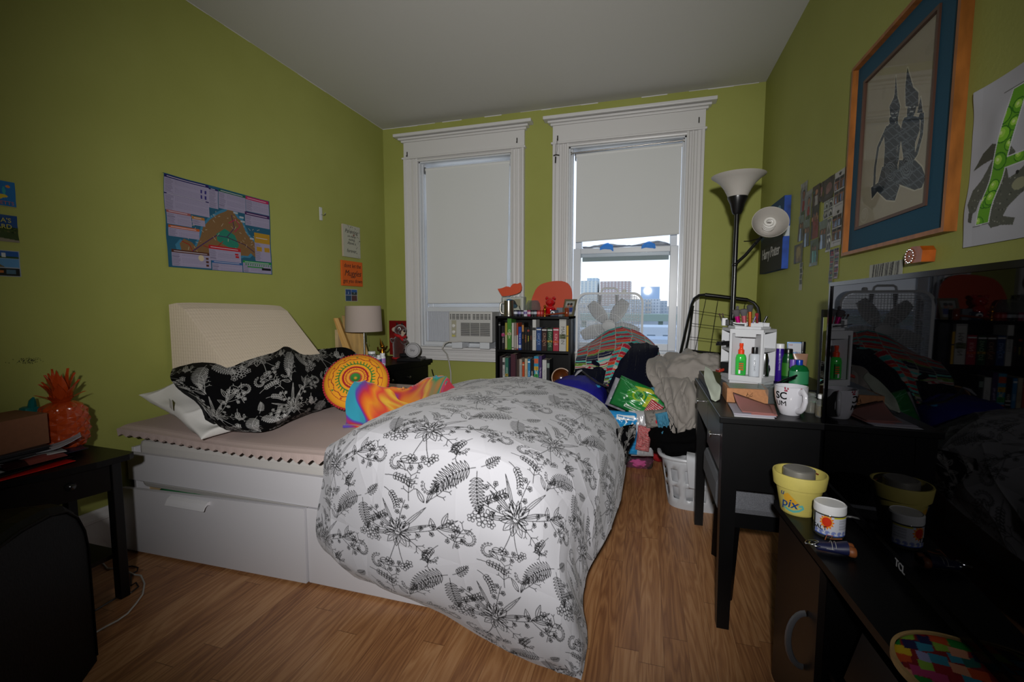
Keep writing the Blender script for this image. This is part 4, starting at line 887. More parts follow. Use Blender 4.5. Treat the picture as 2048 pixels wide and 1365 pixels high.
# ================================================================ window air conditioner
r = thing('air_conditioner','white window air conditioner sitting on the left window sill','air conditioner',(-1.49,3.75,.83))
AC = mat('ac_plastic','b4b3b0',.4); yf = 3.70; x0, x1, z0, z1 = -1.690, -1.283, .858, 1.13
t = MB(); t.b2((x0,yf,z0),(x1,yf+.035,z1),.008); t.b2((x0+.01,yf+.035,z0+.005),(x1-.01,4.0,z1-.005)); t.build('housing', AC, r)
DK = mat('ac_dark','141312',.8)
t = MB(); t.b2((x0+.115,yf-.001,z0+.055),(x1-.02,yf+.002,z1-.10)); t.b2((x0+.012,yf-.001,z1-.075),(x1-.015,yf+.002,z1-.02)); t.build('grille_recess', DK, r)
for k in range(15):
    z = z0+.058+k*.0082; t = MB(); t.box(((x0+x1)/2+.048,yf-.003,z),(x1-x0-.13,.004,.0032)); t.build('louver', AC, r)
t = MB(); 
for x in (x0+.115+.09,x0+.115+.18): t.box((x,yf-.004,z0+.115),(.004,.004,.13))
for k in range(5): t.box(((x0+x1)/2,yf-.003,z1-.072+k*.0125),(x1-x0-.03,.004,.006))
for k in range(10): t.box((x0+.03+k*.038,yf-.004,z1-.047),(.007 if k != 5 else .02,.004,.058))
t.build('vent_bars', AC, r)
t = MB(); t.box((x0+.05,yf-.001,z0+.118),(.045,.003,.15),.001); t.build('control_panel', mat('beige_panel','9d9a86',.5), r)
for z in (z0+.145,z0+.09): t = MB(); t.lathe([(.016,0),(.015,.012),(.010,.014)], (x0+.05,yf-.002,z), 18, ax=(0,-1,0)); t.box((x0+.05,yf-.017,z),(.004,.004,.026)); t.build('dial', mat('dial','c9c7c2',.3), r)
t = MB(); t.box((x0+.045,yf-.003,z0+.056),(.03,.001,.015)); t.build('sticker', mat('yellow_sticker','b5ae5c',.6), r)
for k, (a, b) in enumerate(((W1[0]+.03,x0+.01),(x1-.01,W1[1]-.03))):
    t = MB(); t.b2((a,YB+.075,.835),(b,YB+.082,1.125)); x = a+.004
    while x < b-.01: t.b2((x,YB+.066,.84),(x+.008,YB+.076,1.12),.002); x += .0145
    t.build('side_curtain', mat('accordion','b6b9c0',.5), r)
t = MB(); t.b2((W1[0]+.025,YB+.06,1.125),(W1[1]-.025,YB+.10,1.165)); t.b2((W1[0]+.025,YB+.02,.806),(W1[1]-.025,YB+.10,.84),.003); t.b2((x0+.02,yf+.01,.801),(x0+.12,YB+.03,.858),.004); t.b2((x1-.12,yf+.01,.801),(x1-.03,YB+.03,.858),.004); t.build('mounting_rail', VINYL, r)
t = MB(); t.tube([(x0+.12,yf-.004,.866),(x0+.06,yf-.010,.860),(x0+.00,yf-.014,.862),(x0-.035,yf-.018,.845),(x0-.055,yf-.03,.80),(x0-.056,YB-.10,.74),(x0-.052,YB-.06,.66),(x0-.046,YB-.04,.56),(x0-.044,YB-.04,.45)],.006,8)
solo('hanging_cable', t, mat('white_cord','b5b2ac',.5), 'white cord hanging down from the air conditioner over the sill', 'cable')
t = MB(); t.tube([(-1.875,3.72,.60),(-1.865,3.74,.52),(-1.83,3.76,.44),(-1.77,3.78,.36)],.004,6); solo('hanging_cable', t, mat('black_plastic'), 'thin black cord hanging beside the nightstand below the window', 'cable')
# ================================================================ bookcase and books
r = thing('bookcase','low black three shelf bookcase between the two windows','bookcase',(-.89,3.68,0)); bx0, bx1, by0, by1 = -1.205, -.575, 3.56, 3.80
for x in (bx0,bx1-.018): t = MB(); t.b2((x,by0,0),(x+.018,by1,1.095)); t.build('side_panel', BLK, r)
for z in (1.077,.80,.49,.18): t = MB(); t.b2((bx0-.0+.018*(z<1.07),by0,z),(bx1-.018*(z<1.07),by1,z+.018)); t.build('shelf' if z < 1.07 else 'top_panel', BLK, r)
t = MB(); t.b2((bx0+.018,by1-.006,.05),(bx1-.018,by1,1.077)); t.build('back_panel', BLK, r)
px2x = lambda c: P(980+c/6.5, 660, y=3.56).x
def book(c0, c1, h, z, col, kind, lab, grp, spine=None, scol='d8d4c8', tilt=0, dep=.14, band=None):
    x0, x1 = px2x(c0)+.001, px2x(c1)-.001; w = max(.006, x1-x0); b = thing('book', lab, 'book', ((x0+x1)/2, by0+.02+dep/2, z), group=grp)
    t = MB(); y0 = by0+.012; t.at(((x0+x1)/2,y0+dep/2,z)); t.box((-w/2+.0008,.0,h/2),(.0016,dep,h)); t.box((w/2-.0008,0,h/2),(.0016,dep,h)); t.box((0,-dep/2+.001,h/2),(w,.003,h),.001); t.build('cover', mat('book_'+col,col,.5,spec=.3), b)
    t = MB(); t.at(((x0+x1)/2,y0+dep/2,z)); t.box((0,.002,h/2),(w-.0034,dep-.006,h-.006)); t.build('pages', mat('book_pages','b9ad94',.9), b)
    if spine:
        n = len(spine); s = min(w*.72, h*.8/n/.62*1.0); f = mat('ink_'+scol,scol,.5)
        text_on('spine_title', spine, s, (((x0+x1)/2), y0-.0016, z+h*.5), (0,0,-1), (1,0,0), f, b, ext=.0002)
    if band:
        for zb, hb, cb in band: t = MB(); t.box(((x0+x1)/2,y0-.0012,z+h*zb),(w*.92,.0012,h*hb)); t.build('spine_band', mat('band_'+cb,cb,.5), b)
    return b
S1, S2 = .818, .508; H1 = lambda top, b=915: (b-top)/6.5*.00402
TOPROW = [(105,130,560,'141416','thin black paperback, first from the left on the upper book shelf',None,None,[(.9,.05,'8a8a86')]),
(143,187,612,'191519','black paperback with a pink spot, second on the upper book shelf','THE WAR','a9a4a0',[(.62,.12,'b0386e')]),
(189,218,570,'8f8c3a','olive yellow book beside the tall green one',None,None,[(.3,.5,'a8a47e')]),
(219,273,505,'3f7a2a','tall bright green hardback on the upper book shelf','GREEN','cfd8b0',[(.5,.08,'b7a88a')]),
(277,305,570,'b5b2a8','slim white book right of the tall green one',None,None,[(.08,.03,'333333')]),
(308,338,570,'7f6a62','grey brown paperback with a pale base right of the slim white book',None,None,[(.3,.45,'9b948e')]),
(341,360,572,'a03c20','very slim orange and white book beside the blue paperback',None,None,[(.3,.5,'c0bcb2')]),
(363,403,622,'1f3f8f','royal blue paperback in the left half of the upper shelf','THE BOOK','b9c4e0',[(.15,.14,'a9b2c4')]),
(408,437,570,'1a1612','black book with gold lettering next to the royal blue one','GUIDE','b8863a',[(.8,.25,'b07a3c')]),
(441,476,625,'151312','black paperback with orange spots, left of the black and yellow one','STEPHEN','b5662a',None),
(478,510,625,'121212','black paperback with bright yellow lettering','ANIMAL','c9c22a',[(.85,.08,'8a2a1a')]),
(513,542,600,'17130f','black and rust book leaning beside the tall white hardback','NIGHT','9a4a2a',None),
(546,594,525,'b9b8b4','tall white hardback with a black dot and the word ANGELS','ANGELS','5a5a58',[(.70,.09,'161616')]),
(598,662,630,'1f3d6e','thick blue paperback, first of the four matching fantasy volumes','DANCE','8a9fc4',[(.92,.05,'c8c8c8'),(.45,.06,'3a66a0')]),
(668,736,635,'2c1210','thick dark brown paperback, second of the four matching fantasy volumes','CROWS','9c7a64',[(.92,.05,'c8c8c8'),(.42,.08,'6a3a20')]),
(740,810,635,'123a20','thick green paperback, third of the four matching fantasy volumes','SWORDS','8aa884',[(.92,.05,'c8c8c8'),(.42,.08,'a88a2a')]),
(816,892,630,'99263a','thick crimson paperback, last of the four matching fantasy volumes','KINGS','d69a9a',[(.92,.05,'c8c8c8'),(.40,.08,'c94a20')]),
(896,988,518,'aeada8','thickest book of the upper shelf, pale grey, lettered MARTIN','MARTIN','4c4a46',[(.46,.14,'555a3a'),(.97,.03,'8c8a86')]),
(991,1018,598,'c49a26','thin yellow book near the right end of the upper shelf',None,None,[(.6,.04,'332a10')]),
(1020,1044,590,'7a2412','rust red book at the right end of the upper shelf','ART','c48a3a',None)]
for c0,c1,top,col,lab,sp,sc_,band in TOPROW: book(c0,c1,H1(top,930),S1,col,'book',lab,'books on the upper bookcase shelf',sp,sc_ or 'd8d4c8',band=band,dep=.13+.01*((c0//7)%3))
LOW = [(118,155,990,'2e2428','dark plum paperback, first on the lower book shelf',None,None,None),(156,188,1010,'a9a8a6','white paperback with dark lettering near the left of the lower shelf','CRITICAL','33332f',[(.8,.1,'3a3a3a')]),(190,234,1010,'2f6656','teal green paperback on the lower shelf','MYSTERY','b9c9bc',[(.4,.1,'a08a3a')]),(237,258,1010,'101a30','narrow navy paperback beside the teal one',None,None,[(.1,.05,'aaaaaa')]),
(262,326,958,'46232e','tall plum coloured binder on the lower shelf',None,None,None),(328,344,965,'38282a','thin dark brown folder behind the plum binder',None,None,None),(346,372,1025,'4a3c34','worn brown paperback right of the plum binder',None,None,None),(375,412,1022,'a3998c','cream book with a torn white edge on the lower shelf',None,None,[(.5,.6,'8f8f8c')]),
(415,443,1060,'b3441e','short orange book on the lower shelf',None,None,[(.9,.05,'d0b090')]),(447,484,1012,'b5a88e','cream spined book right of the short orange one','HISTORY','6a6252',None),(487,520,1016,'2c7db0','light blue paperback on the lower shelf','POEMS','c8dbe8',[(.9,.05,'d8e4ea')]),(523,566,1020,'161314','black paperback with white marks on the lower shelf','NEW','c8c4c0',[(.4,.04,'bbbbbb'),(.3,.03,'bbbbbb'),(.08,.12,'8a3a20')]),
(568,630,975,'2f86a8','thick multicoloured book on the lower shelf','STORIES','f0e0a0',[(.85,.15,'c4552a'),(.62,.12,'c9a02a'),(.38,.12,'3f9a4a'),(.2,.12,'d04a2a'),(.1,.1,'b03a6a')]),(633,672,968,'3f2a5e','purple book with white lettering on the lower shelf','The Missing','cfc6e0',None),(678,733,1020,'b7b7b5','white textbook with a black figure at its foot','NOTES','77777a',[(.25,.06,'222222'),(.15,.02,'2a3a7a')]),(737,775,1015,'12161a','black green book at the right end of the lower shelf',None,None,[(.8,.16,'7a8a80')])]
for c0,c1,top,col,lab,sp,sc_,band in LOW: book(c0,c1,(.818-.02) - ((top-930)/6.5*.00402) - S2,S2,col,'book',lab,'books on the lower bookcase shelf',sp,sc_ or 'd8d4c8',band=band,dep=.14)
# wooden bowl standing on the lower shelf
c = Vector((px2x(930)-.012,3.64,S2+.083)); ax = Vector((.12,-.97,.18)).normalized()
t = MB(); t.lathe([(.02,-.045),(.05,-.035),(.074,-.008),(.080,.014),(.075,.016),(.068,-.002),(.045,-.020),(.010,-.028)], c, 40, ax=ax)
r = thing('wooden_bowl','round turned wooden bowl standing on edge on the lower shelf','bowl',(c.x,c.y,S2)); t.build('bowl', mat('bowl_wood','5a2f14',.2,spec=.8,noise=.4,nscale=20), r); t = MB(); t.lathe([(.081,.010),(.081,.018),(.073,.018),(.073,.010)], c, 40, cap=False, ax=ax); t.build('rim', mat('bowl_rim','8a6232',.4), r)
t = MB(); t.box((c.x+.0,c.y+.03,S2+.003),(.15,.09,.006)); t.tube([c+Vector((-.06,.05,-.075)),c+Vector((-.07,.07,-.01))],.005,6); t.tube([c+Vector((.06,.05,-.075)),c+Vector((.07,.07,-.01))],.005,6); t.build('stand', mat('stand_wood','3a1a10',.5), r)
# ---- on top of the bookcase
TZ = 1.095
px = lambda u, z=TZ, y=3.62: P(990+u/12.05, 620, y=y).x       # from the close up of the top
r = thing('tankard','steel tankard with a square handle on the bookcase top','tankard',(px(320),3.63,TZ)); x = px(322)
ST = mat('dull_steel','8f8a80',.28,metal=.95)
t = MB(); t.lathe([(.0435,0),(.0435,.004),(.041,.012),(.040,.10),(.039,.128),(.0365,.128),(.037,.012),(.001,.010)], (x,3.63,TZ), 36); t.build('cup', ST, r)
t = MB(); t.tube([(x-.038,3.62,TZ+.108),(x-.062,3.615,TZ+.112),(x-.068,3.613,TZ+.095),(x-.070,3.612,TZ+.05),(x-.062,3.615,TZ+.022),(x-.038,3.62,TZ+.018)],.0055,8,flat=1.3); t.build('handle', ST, r)
# picture in a clear stand, lips on top of it
r = thing('photo_stand','clear acrylic stand holding a pale photograph behind the tankard','photo frame',(px(480),3.70,TZ)); a, b = P(1003,600,y=3.72).x, P(1052,600,y=3.72).x
t = MB(); t.b2((a,3.715,TZ+.003),(b,3.719,TZ+.165)); t.b2((a,3.69,TZ),(b,3.75,TZ+.004)); t.build('acrylic', mat('acrylic','dfe6e6',.05,trans=.9,ior=1.2), r)
cv = Cv(80,90,'b5b5ae'); cv.rect(.1,.08,.9,.93,'a2a497'); cv.disk(.32,.85,.12,'3c6d96',.06); cv.disk(.52,.62,.17,'26282c',.26,.4); cv.disk(.55,.5,.12,'2f4a57',.1); cv.poly([(.55,.9),(.85,.9),(.85,.25)],'8a8670'); cv.line([(.8,.5),(.85,.3)],.02,'2a2a2a')
sheet('photograph', cv, (a+.012,3.713,TZ+.01), (1,0,0), (0,0,1), (b-a)*.85, .145, mat_vc('photo_print',.4), r)
lips = [(60,220),(170,200),(270,158),(330,165),(365,180),(400,130),(440,95),(480,88),(540,98),(590,75),(615,70),(630,105),(645,160),(640,240),(600,300),(520,340),(430,365),(300,390),(170,395),(125,330)]
t = MB(); v = [P(990+a_/12.05,560+b_/12.05,y=3.71) for a_, b_ in lips]; k = len(v)
t.raw(v+[p+Vector((0,.008,0)) for p in v], [tuple(range(k)), tuple(range(2*k-1,k-1,-1))]+[(i,k+i,k+(i+1)%k,(i+1)%k) for i in range(k)])
solo('lips_cutout', t, mat('orange_card','c2471f',.6), 'orange lip shaped cutout standing on the clear photo stand', 'decoration')
head = [(880,480),(905,400),(935,330),(970,250),(1020,180),(1090,120),(1180,80),(1300,50),(1400,32),(1500,25),(1600,28),(1690,50),(1760,90),(1810,150),(1840,220),(1855,300),(1862,360),(1862,860),(880,860)]
t = MB(); v = [P(990+a_/12.05,560+b_/12.05,y=3.765) for a_, b_ in head]; k = len(v); t.raw(v+[p+Vector((0,.012,0)) for p in v], [tuple(range(k)), tuple(range(2*k-1,k-1,-1))]+[(i,k+i,k+(i+1)%k,(i+1)%k) for i in range(k)])
solo('orange_board', t, mat('orange_board','b8401d',.6), 'large orange rounded board leaning behind the bookcase ornaments', 'board')
GL = mat('thin_glass','e8eeee',.03,trans=.95,ior=1.25); AMB = mat('candle','9a5a3a',.4)
r = thing('glass_bowl','round glass bowl turned over a small candle on the bookcase','glass bowl',(px(890),3.66,TZ)); x = px(890)
t = MB(); t.lathe([(.030,0),(.052,.03),(.061,.07),(.055,.105),(.040,.128),(.038,.128),(.053,.104),(.058,.07),(.050,.032),(.028,.003)], (x,3.67,TZ+.003), 32, cap=False); t.build('glass', GL, r); t = MB(); t.lathe([(.020,0),(.020,.03),(.012,.034)], (x,3.67,TZ), 18); t.build('candle', AMB, r)
BX = [(500,'2a2b3a','c0c4d0'),(600,'1a1830','8a86b0'),(665,'141418','9a9aa6'),(735,'c0c0cc','6a5a90'),(825,'8a2a50','c4b0bc'),(905,'101014','8c8c90'),(970,'20222a','a8b0b8'),(1060,'7a1018','c86060'),(1125,'8a1414','b03030')]
names = ['first shot glass right of the tankard, dark with white print','navy printed shot glass, second from the tankard','black printed shot glass, third from the tankard','silver lilac shot glass, fourth from the tankard','magenta and white shot glass below the glass bowl','black shot glass with a light mark below the glass bowl','dark glass with pale stripes right of the glass bowl','deep red shot glass, nearer to the glass bowl','deep red shot glass, nearer to the red bear']
for (u, c0, c1), nm in zip(BX, names):
    x = px(u, y=3.59); r = thing('shot_glass', nm, 'shot glass', (x,3.59,TZ), group='shot glasses along the bookcase top'); t = MB(); t.lathe([(.0165,0),(.0165,.006),(.019,.05),(.0175,.05),(.015,.010),(.001,.008)], (x,3.59,TZ), 18); t.build('glass', mat('glass_'+c0,c0,.15,spec=.8), r)
    t = MB(); t.lathe([(.0182,0),(.0192,.02)], (x,3.59,TZ+.018), 18, cap=False); t.build('printed_band', mat('band_'+c1,c1,.4), r)
x = px(1310); r = thing('gummy_bear_ornament','shiny red gummy bear ornament on the bookcase top','ornament',(x,3.66,TZ)); t = MB(); y = 3.66
t.ball((x,y,TZ+.05),.040,20,(1,.85,1.15)); t.ball((x,y-.004,TZ+.118),.038,20,(1.05,.9,.85)); t.ball((x,y-.034,TZ+.110),.016,12)
for s in (-1,1): t.ball((x+s*.029,y,TZ+.148),.015,12); t.ball((x+s*.032,y-.03,TZ+.062),.015,12,(1,1.2,.9)); t.ball((x+s*.024,y-.03,TZ+.016),.018,12,(1,1.2,.9))
t.build('body', mat('red_gel','b00a12',.08,spec=.9,coat=.8), r)
t = MB(); x = px(1215); t.lathe([(.010,0),(.007,.03),(.012,.05),(.013,.062),(.004,.075)], (x,3.60,TZ), 14); t.ball((x,3.60,TZ+.082),.011,10); solo('brass_figurine', t, mat('gold'), 'tiny brass figurine left of the red bear ornament', 'figurine')
r = thing('blue_canister','dark blue tin with a white crescent in front of the red bear','tin',(px(1420),3.60,TZ)); x = px(1400,y=3.60); t = MB(); t.box((x+.012,3.60,TZ+.026),(.066,.03,.052),.004); t.build('tin', mat('navy_tin','18243e',.4), r)
t = MB(); t.lathe([(.017,0),(.017,.001)], (x,3.5845,TZ+.028), 20, ax=(0,-1,0)); t.build('emblem', mat('white_print','d8d8d8',.5), r); t = MB(); t.lathe([(.009,0),(.009,.001)], (x-.003,3.583,TZ+.027), 16, ax=(0,-1,0)); t.build('emblem_centre', mat('navy_tin'), r)
t = MB(); t.box((px(1570,y=3.62),3.62,TZ+.036),(.05,.05,.072),.003); solo('clear_case', t, mat('smoke_plastic','8a8f98',.15,trans=.4), 'smoky clear plastic case behind the gavel', 'box')
r = thing('gavel','brown wooden gavel lying across the bookcase top','gavel',(px(1500),3.575,TZ)); W_ = mat('gavel_wood','7a3216',.2,spec=.7,coat=.5)
a, b = Vector((px(1000,y=3.575),3.578,TZ+.005)), Vector((px(1690,y=3.575),3.578,TZ+.030)); t = MB(); t.cyl(a,b,.004,.008); t.build('handle', W_, r)
x = px(1730,y=3.575); t = MB(); t.lathe([(.015,0),(.020,.006),(.018,.012),(.020,.016),(.018,.022),(.018,.048),(.020,.054),(.018,.058),(.020,.064),(.014,.072)], (x,3.58,TZ), 24); t.build('head', W_, r)
r = thing('picture_frame','small olive framed photo of two people leaning on the orange board','photo frame',(px(1790),3.66,TZ)); u_ = Vector((.93,.28,-.0)); v_ = Vector((.22,.10,.97)).normalized(); u_ = Vector((.93,.36,0)).normalized(); v_ = (Vector((.26,.05,1))).normalized(); v_ = (v_-u_*v_.dot(u_)*.25).normalized()
o_ = Vector((px(1600,y=3.63),3.63,TZ+.002)); nrm_ = u_.cross(v_); t = MB()
for q in ([(0,0),(.098,0),(.086,.016),(.012,.016)],[(0,.14),(.012,.124),(.086,.124),(.098,.14)],[(0,0),(.012,.016),(.012,.124),(0,.14)],[(.098,0),(.098,.14),(.086,.124),(.086,.016)]): t.prism(q, .012, o_, u_, v_, nrm_)
t.build('frame', mat('olive_frame','4c4420',.5,noise=.3,nscale=120), r); cv = Cv(60,80,'6a6a62'); cv.rect(0,.6,1,1,'878a84'); cv.disk(.35,.68,.10,'9a6a56',.14); cv.disk(.66,.66,.10,'8a5a48',.14); cv.disk(.36,.76,.10,'2a1a14',.08); cv.disk(.66,.76,.11,'1c1210',.09); cv.rect(.12,0,.5,.5,'a8a060'); cv.rect(.5,0,.9,.5,'1f2f70'); cv.rect(.5,0,.9,.18,'8a8a90')
sheet('photograph', cv, o_+u_*.011+v_*.015, u_, v_, .076, .11, mat_vc('photo_print',.4), r)
# ================================================================ box fan
fx0, fx1, fy, fz0, fz1 = -.560, -.028, 3.76, .745, 1.289; FW = mat('fan_white','cfd1d3',.35)
r = thing('box_fan','white square box fan with a handle standing before the right window','box fan',((fx0+fx1)/2,fy,fz0)); cx = (fx0+fx1)/2; cz = 1.02
def rrect(x0,x1,z0,z1,rad,y,n=7):
    out = []
    for cx_, cz_, a0 in ((x1-rad,z1-rad,0),(x0+rad,z1-rad,PI/2),(x0+rad,z0+rad,PI),(x1-rad,z0+rad,1.5*PI)):
        for k in range(n+1): a = a0+PI/2*k/n; out.append((cx_+rad*math.cos(a),y,cz_+rad*math.sin(a)))
    return out
o1 = rrect(fx0,fx1,fz0,fz1,.085,0); i1 = rrect(fx0+.017,fx1-.017,fz0+.017,fz1-.017,.072,0); t = MB(); n = len(o1)
A = [[(p[0],fy-.05,p[2]) for p in i1],[(p[0],fy-.056,p[2]) for p in o1],[(p[0],fy+.05,p[2]) for p in o1],[(p[0],fy+.05,p[2]) for p in i1],[(p[0],fy-.05,p[2]) for p in i1]]
t.grid(A, False, wrapu=True); t.build('casing', FW, r)
def inside(x, z):
    dx = max(abs(x-cx)-((fx1-fx0)/2-.10), 0); dz = max(abs(z-(fz0+fz1)/2)-((fz1-fz0)/2-.10), 0); return dx*dx+dz*dz < .080**2
for yy, nm in ((fy-.046,'front_grille'),(fy+.046,'rear_grille')):
    t = MB(); m_ = 29
    for k in range(1,m_):
        x = fx0+(fx1-fx0)*k/m_; zs = [z for z in np.linspace(fz0+.012,fz1-.012,120) if inside(x,z)]
        if zs: t.tube([(x,yy,zs[0]),(x,yy,zs[-1])],.0013,4)
    for k in range(1,46 if nm[0]=='f' else 30):
        z = fz0+(fz1-fz0)*k/(46 if nm[0]=='f' else 30); xs = [x for x in np.linspace(fx0+.012,fx1-.012,120) if inside(x,z)]
        if xs: t.tube([(xs[0],yy-.002,z),(xs[-1],yy-.002,z)],.0016,4)
    t.build(nm, FW, r)
t = MB(); t.lathe([(.054,0),(.053,.003),(.048,.004)], (cx,fy-.050,cz), 36, sy=.68, ax=(0,-1,0)); t.build('badge', mat('fan_badge','a2a4a6',.5), r)
t = MB(); t.tube([(cx+.112*math.cos(a),fy-.05,cz+.10*math.sin(a)) for a in np.linspace(0,2*PI,40,endpoint=False)],.002,5,True); t.build('grille_ring', FW, r)
for k in range(5):
    a0 = R(90+36+72*k+4); t = MB(); rows = []
    for i in range(9):
        rr = .05+.19*i/8; w = .030+.075*math.sin(PI*min(1,i/8*.72+.12)); row = []
        for j in range(7): s = (j/6-.5)*2; a = a0+s*w/rr*.55; row.append((cx+rr*math.cos(a),fy+s*.018+.002,cz+rr*math.sin(a)))
        rows.append(row)
    t.grid(rows); o = t.build('blade', mat('fan_blade','a3a4a5',.5), r); q = o.modifiers.new('thick','SOLIDIFY'); q.thickness = .002
t = MB(); t.cyl((cx,fy-.03,cz),(cx,fy+.035,cz),.05,n=24); t.build('motor', mat('fan_blade'), r)
for s in (-.08,.055): t = MB(); t.prism([(-.014,0),(.014,0),(.006,-.12),(-.006,-.12)], .006, (cx+s,fy+.03,fz1-.02), (1,0,0), (0,0,1), (0,1,0)); t.build('strut', mat('strut_grey','6c6d6f',.5), r)
t = MB(); t.tube([(cx-.065,fy-.02,fz1-.002),(cx-.060,fy-.02,fz1+.022),(cx-.045,fy-.02,fz1+.032),(cx+.045,fy-.02,fz1+.032),(cx+.060,fy-.02,fz1+.022),(cx+.065,fy-.02,fz1-.002)],.008,8); t.build('handle', mat('handle_white','c6c6c4',.4), r)
t = MB(); t.lathe([(.019,0),(.017,.014),(.012,.022)], (cx+.115,fy-.02,fz1), 18); t.build('knob', MATS['handle_white'], r)
# ================================================================ pile between bookcase and desk
def cloth_obj(name, lab, cat, A, col, m, thick=.006, parent=None, group=None):
    o = fast_grid(name, A, col, m, parent)
    q = o.modifiers.new('thick','SOLIDIFY'); q.thickness = thick; q.offset = -1
    if parent is None:
        c = Vector(A.reshape(-1,3).min(0)); n = len(o.data.vertices); b = np.empty(n*3); o.data.vertices.foreach_get('co', b); o.data.vertices.foreach_set('co', (b.reshape(-1,3)-np.array(c)).ravel()); o.location = c
        tag(o, lab, cat, group)
    return o
def toward_cam(A):
    n = normals(A); d = np.array([0,0,CAM_H])-A; s = np.sign((n*d).sum(2).mean()) or 1; return n*s
NAVY = mat('navy_fleece','070a1a',.95,sheen=.05,spec=.1); 
# striped comforter print
def stripes(n_v, n_u, seed=0, W=1.0, H=1.0):
    q = random.Random(seed); cv = np.zeros((n_v,n_u,3)); cv[:] = rgb('a3a096'); u = np.linspace(0,W,n_u)[None,:]+.006*vnoise(n_v,n_u,6,2,seed); v = np.linspace(0,H,n_v)[:,None]+.003*vnoise(n_v,n_u,5,30,seed+1)
    cols = [rgb(c) for c in ('0c1030','2f8f8a','5c7f1e','96102a','0c1030','b8381c','7a102a','49b0a8','3c0a18')]
    bw = .088; k = 0; x = -bw
    while x < W+bw:
        y = -.02; off = q.uniform(0,.02); kk = q.randrange(9)
        zone = q.random()
        while y < H+.05:
            h = q.choice([.018,.024,.030]); z = 0 if y < .26 else (1 if y < .40 else 2)
            pal = ([1,3,1,3,5],[0,7,0,2,0,0],[2,3,2,3,1])[z]
            if q.random() < .93:
                c = cols[pal[kk % len(pal)]]; hh = h*(1 if z < 2 else .5); m = (u >= x+.002)&(u < x+bw-.002)&(v >= y)&(v < y+hh*.90)
                cv[m] = c
            y += h; kk += 1
        x += bw
    return cv
pile = thing('striped_comforter','multicoloured striped comforter with navy fleece back heaped before the fan','comforter',(-.25,3.3,.35))
rows = [[P(1160,700,y=3.62),P(1185,683,y=3.66),P(1212,665,y=3.68),P(1245,657,y=3.68),P(1280,668,y=3.66),P(1305,688,y=3.62),P(1316,712,y=3.58)],
 [P(1156,708,y=3.48),P(1182,700,y=3.50),P(1212,690,y=3.50),P(1248,684,y=3.50),P(1282,688,y=3.50),P(1304,700,y=3.50),P(1314,716,y=3.48)],
 [P(1152,722,y=3.36),P(1178,720,y=3.34),P(1208,716,y=3.34),P(1246,706,y=3.38),P(1270,700,y=3.40),P(1298,706,y=3.42),P(1311,720,y=3.40)],
 [P(1150,745,y=3.30),P(1178,742,y=3.27),P(1210,742,y=3.27),P(1238,722,y=3.32),P(1262,708,y=3.37),P(1290,710,y=3.38),P(1312,722,y=3.38)]]
nv, nu = 300, 420; A = spline_surf(rows, nv, nu); A = A+toward_cam(A)*(folds(nv,nu,((.012,2,1.2,3),(.006,4.5,1.0,3)),51))[...,None]
PC = mat_vc('striped_print',.85,sheen=.15)
cloth_obj('striped_face','', '', A, stripes(nv,nu,4,.62,.50), PC, .012, pile)
rows = [[P(1236,695,y=3.30),P(1250,690,y=3.30),P(1264,700,y=3.33)],[P(1222,720,y=3.22),P(1240,716,y=3.20),P(1256,722,y=3.26)],[P(1214,745,y=3.17),P(1230,742,y=3.15),P(1246,745,y=3.2)],[P(1210,762,y=3.14),P(1222,760,y=3.12),P(1233,758,y=3.15)],[P(1210,775,y=3.12),P(1217,774,y=3.1),P(1224,772,y=3.12)]]
A = spline_surf(rows, 200, 90); A = A+toward_cam(A)*(folds(200,90,((.006,3,.1,3),),5)+.004)[...,None]
cloth_obj('striped_fold','','',A,stripes(200,90,14,.22,.42),PC,.01,pile)
for rows, sd, nm in (([[P(1150,742,y=3.31),P(1180,738,y=3.29),P(1214,742,y=3.29)],[P(1151,760,y=3.25),P(1180,760,y=3.20),P(1210,758,y=3.22)],[P(1155,775,y=3.24),P(1180,778,y=3.20),P(1206,772,y=3.2)],[P(1165,784,y=3.3),P(1185,788,y=3.27),P(1204,778,y=3.25)]],3,'fleece_roll'),
   ([[P(1246,698,y=3.36),P(1264,692,y=3.40),P(1290,692,y=3.41),P(1313,698,y=3.40)],[P(1240,716,y=3.22),P(1262,712,y=3.24),P(1288,708,y=3.28),P(1316,704,y=3.34)],[P(1230,745,y=3.14),P(1255,742,y=3.12),P(1284,738,y=3.16),P(1306,728,y=3.26)],[P(1220,770,y=3.10),P(1248,768,y=3.06),P(1280,765,y=3.08),P(1308,758,y=3.16)],[P(1216,778,y=3.12),P(1245,783,y=3.05),P(1280,796,y=3.03),P(1318,806,y=3.06)],[P(1222,788,y=3.2),P(1250,795,y=3.12),P(1282,812,y=3.1),P(1316,820,y=3.12)]],7,'fleece_drape')):
    A = spline_surf(rows, 120, 140); A = A+toward_cam(A)*(folds(120,140,((.012,2.2,1.4,3),(.004,6,1.2,3)),sd))[...,None]; cloth_obj(nm,'','',A,None,NAVY,.02,pile)
fast_grid('fleece_bulk', blob((-.20,3.45,.60),(.31,.20,.26),90,50,((.02,3),),4,sq=.8), None, NAVY, pile, wrapu=True)
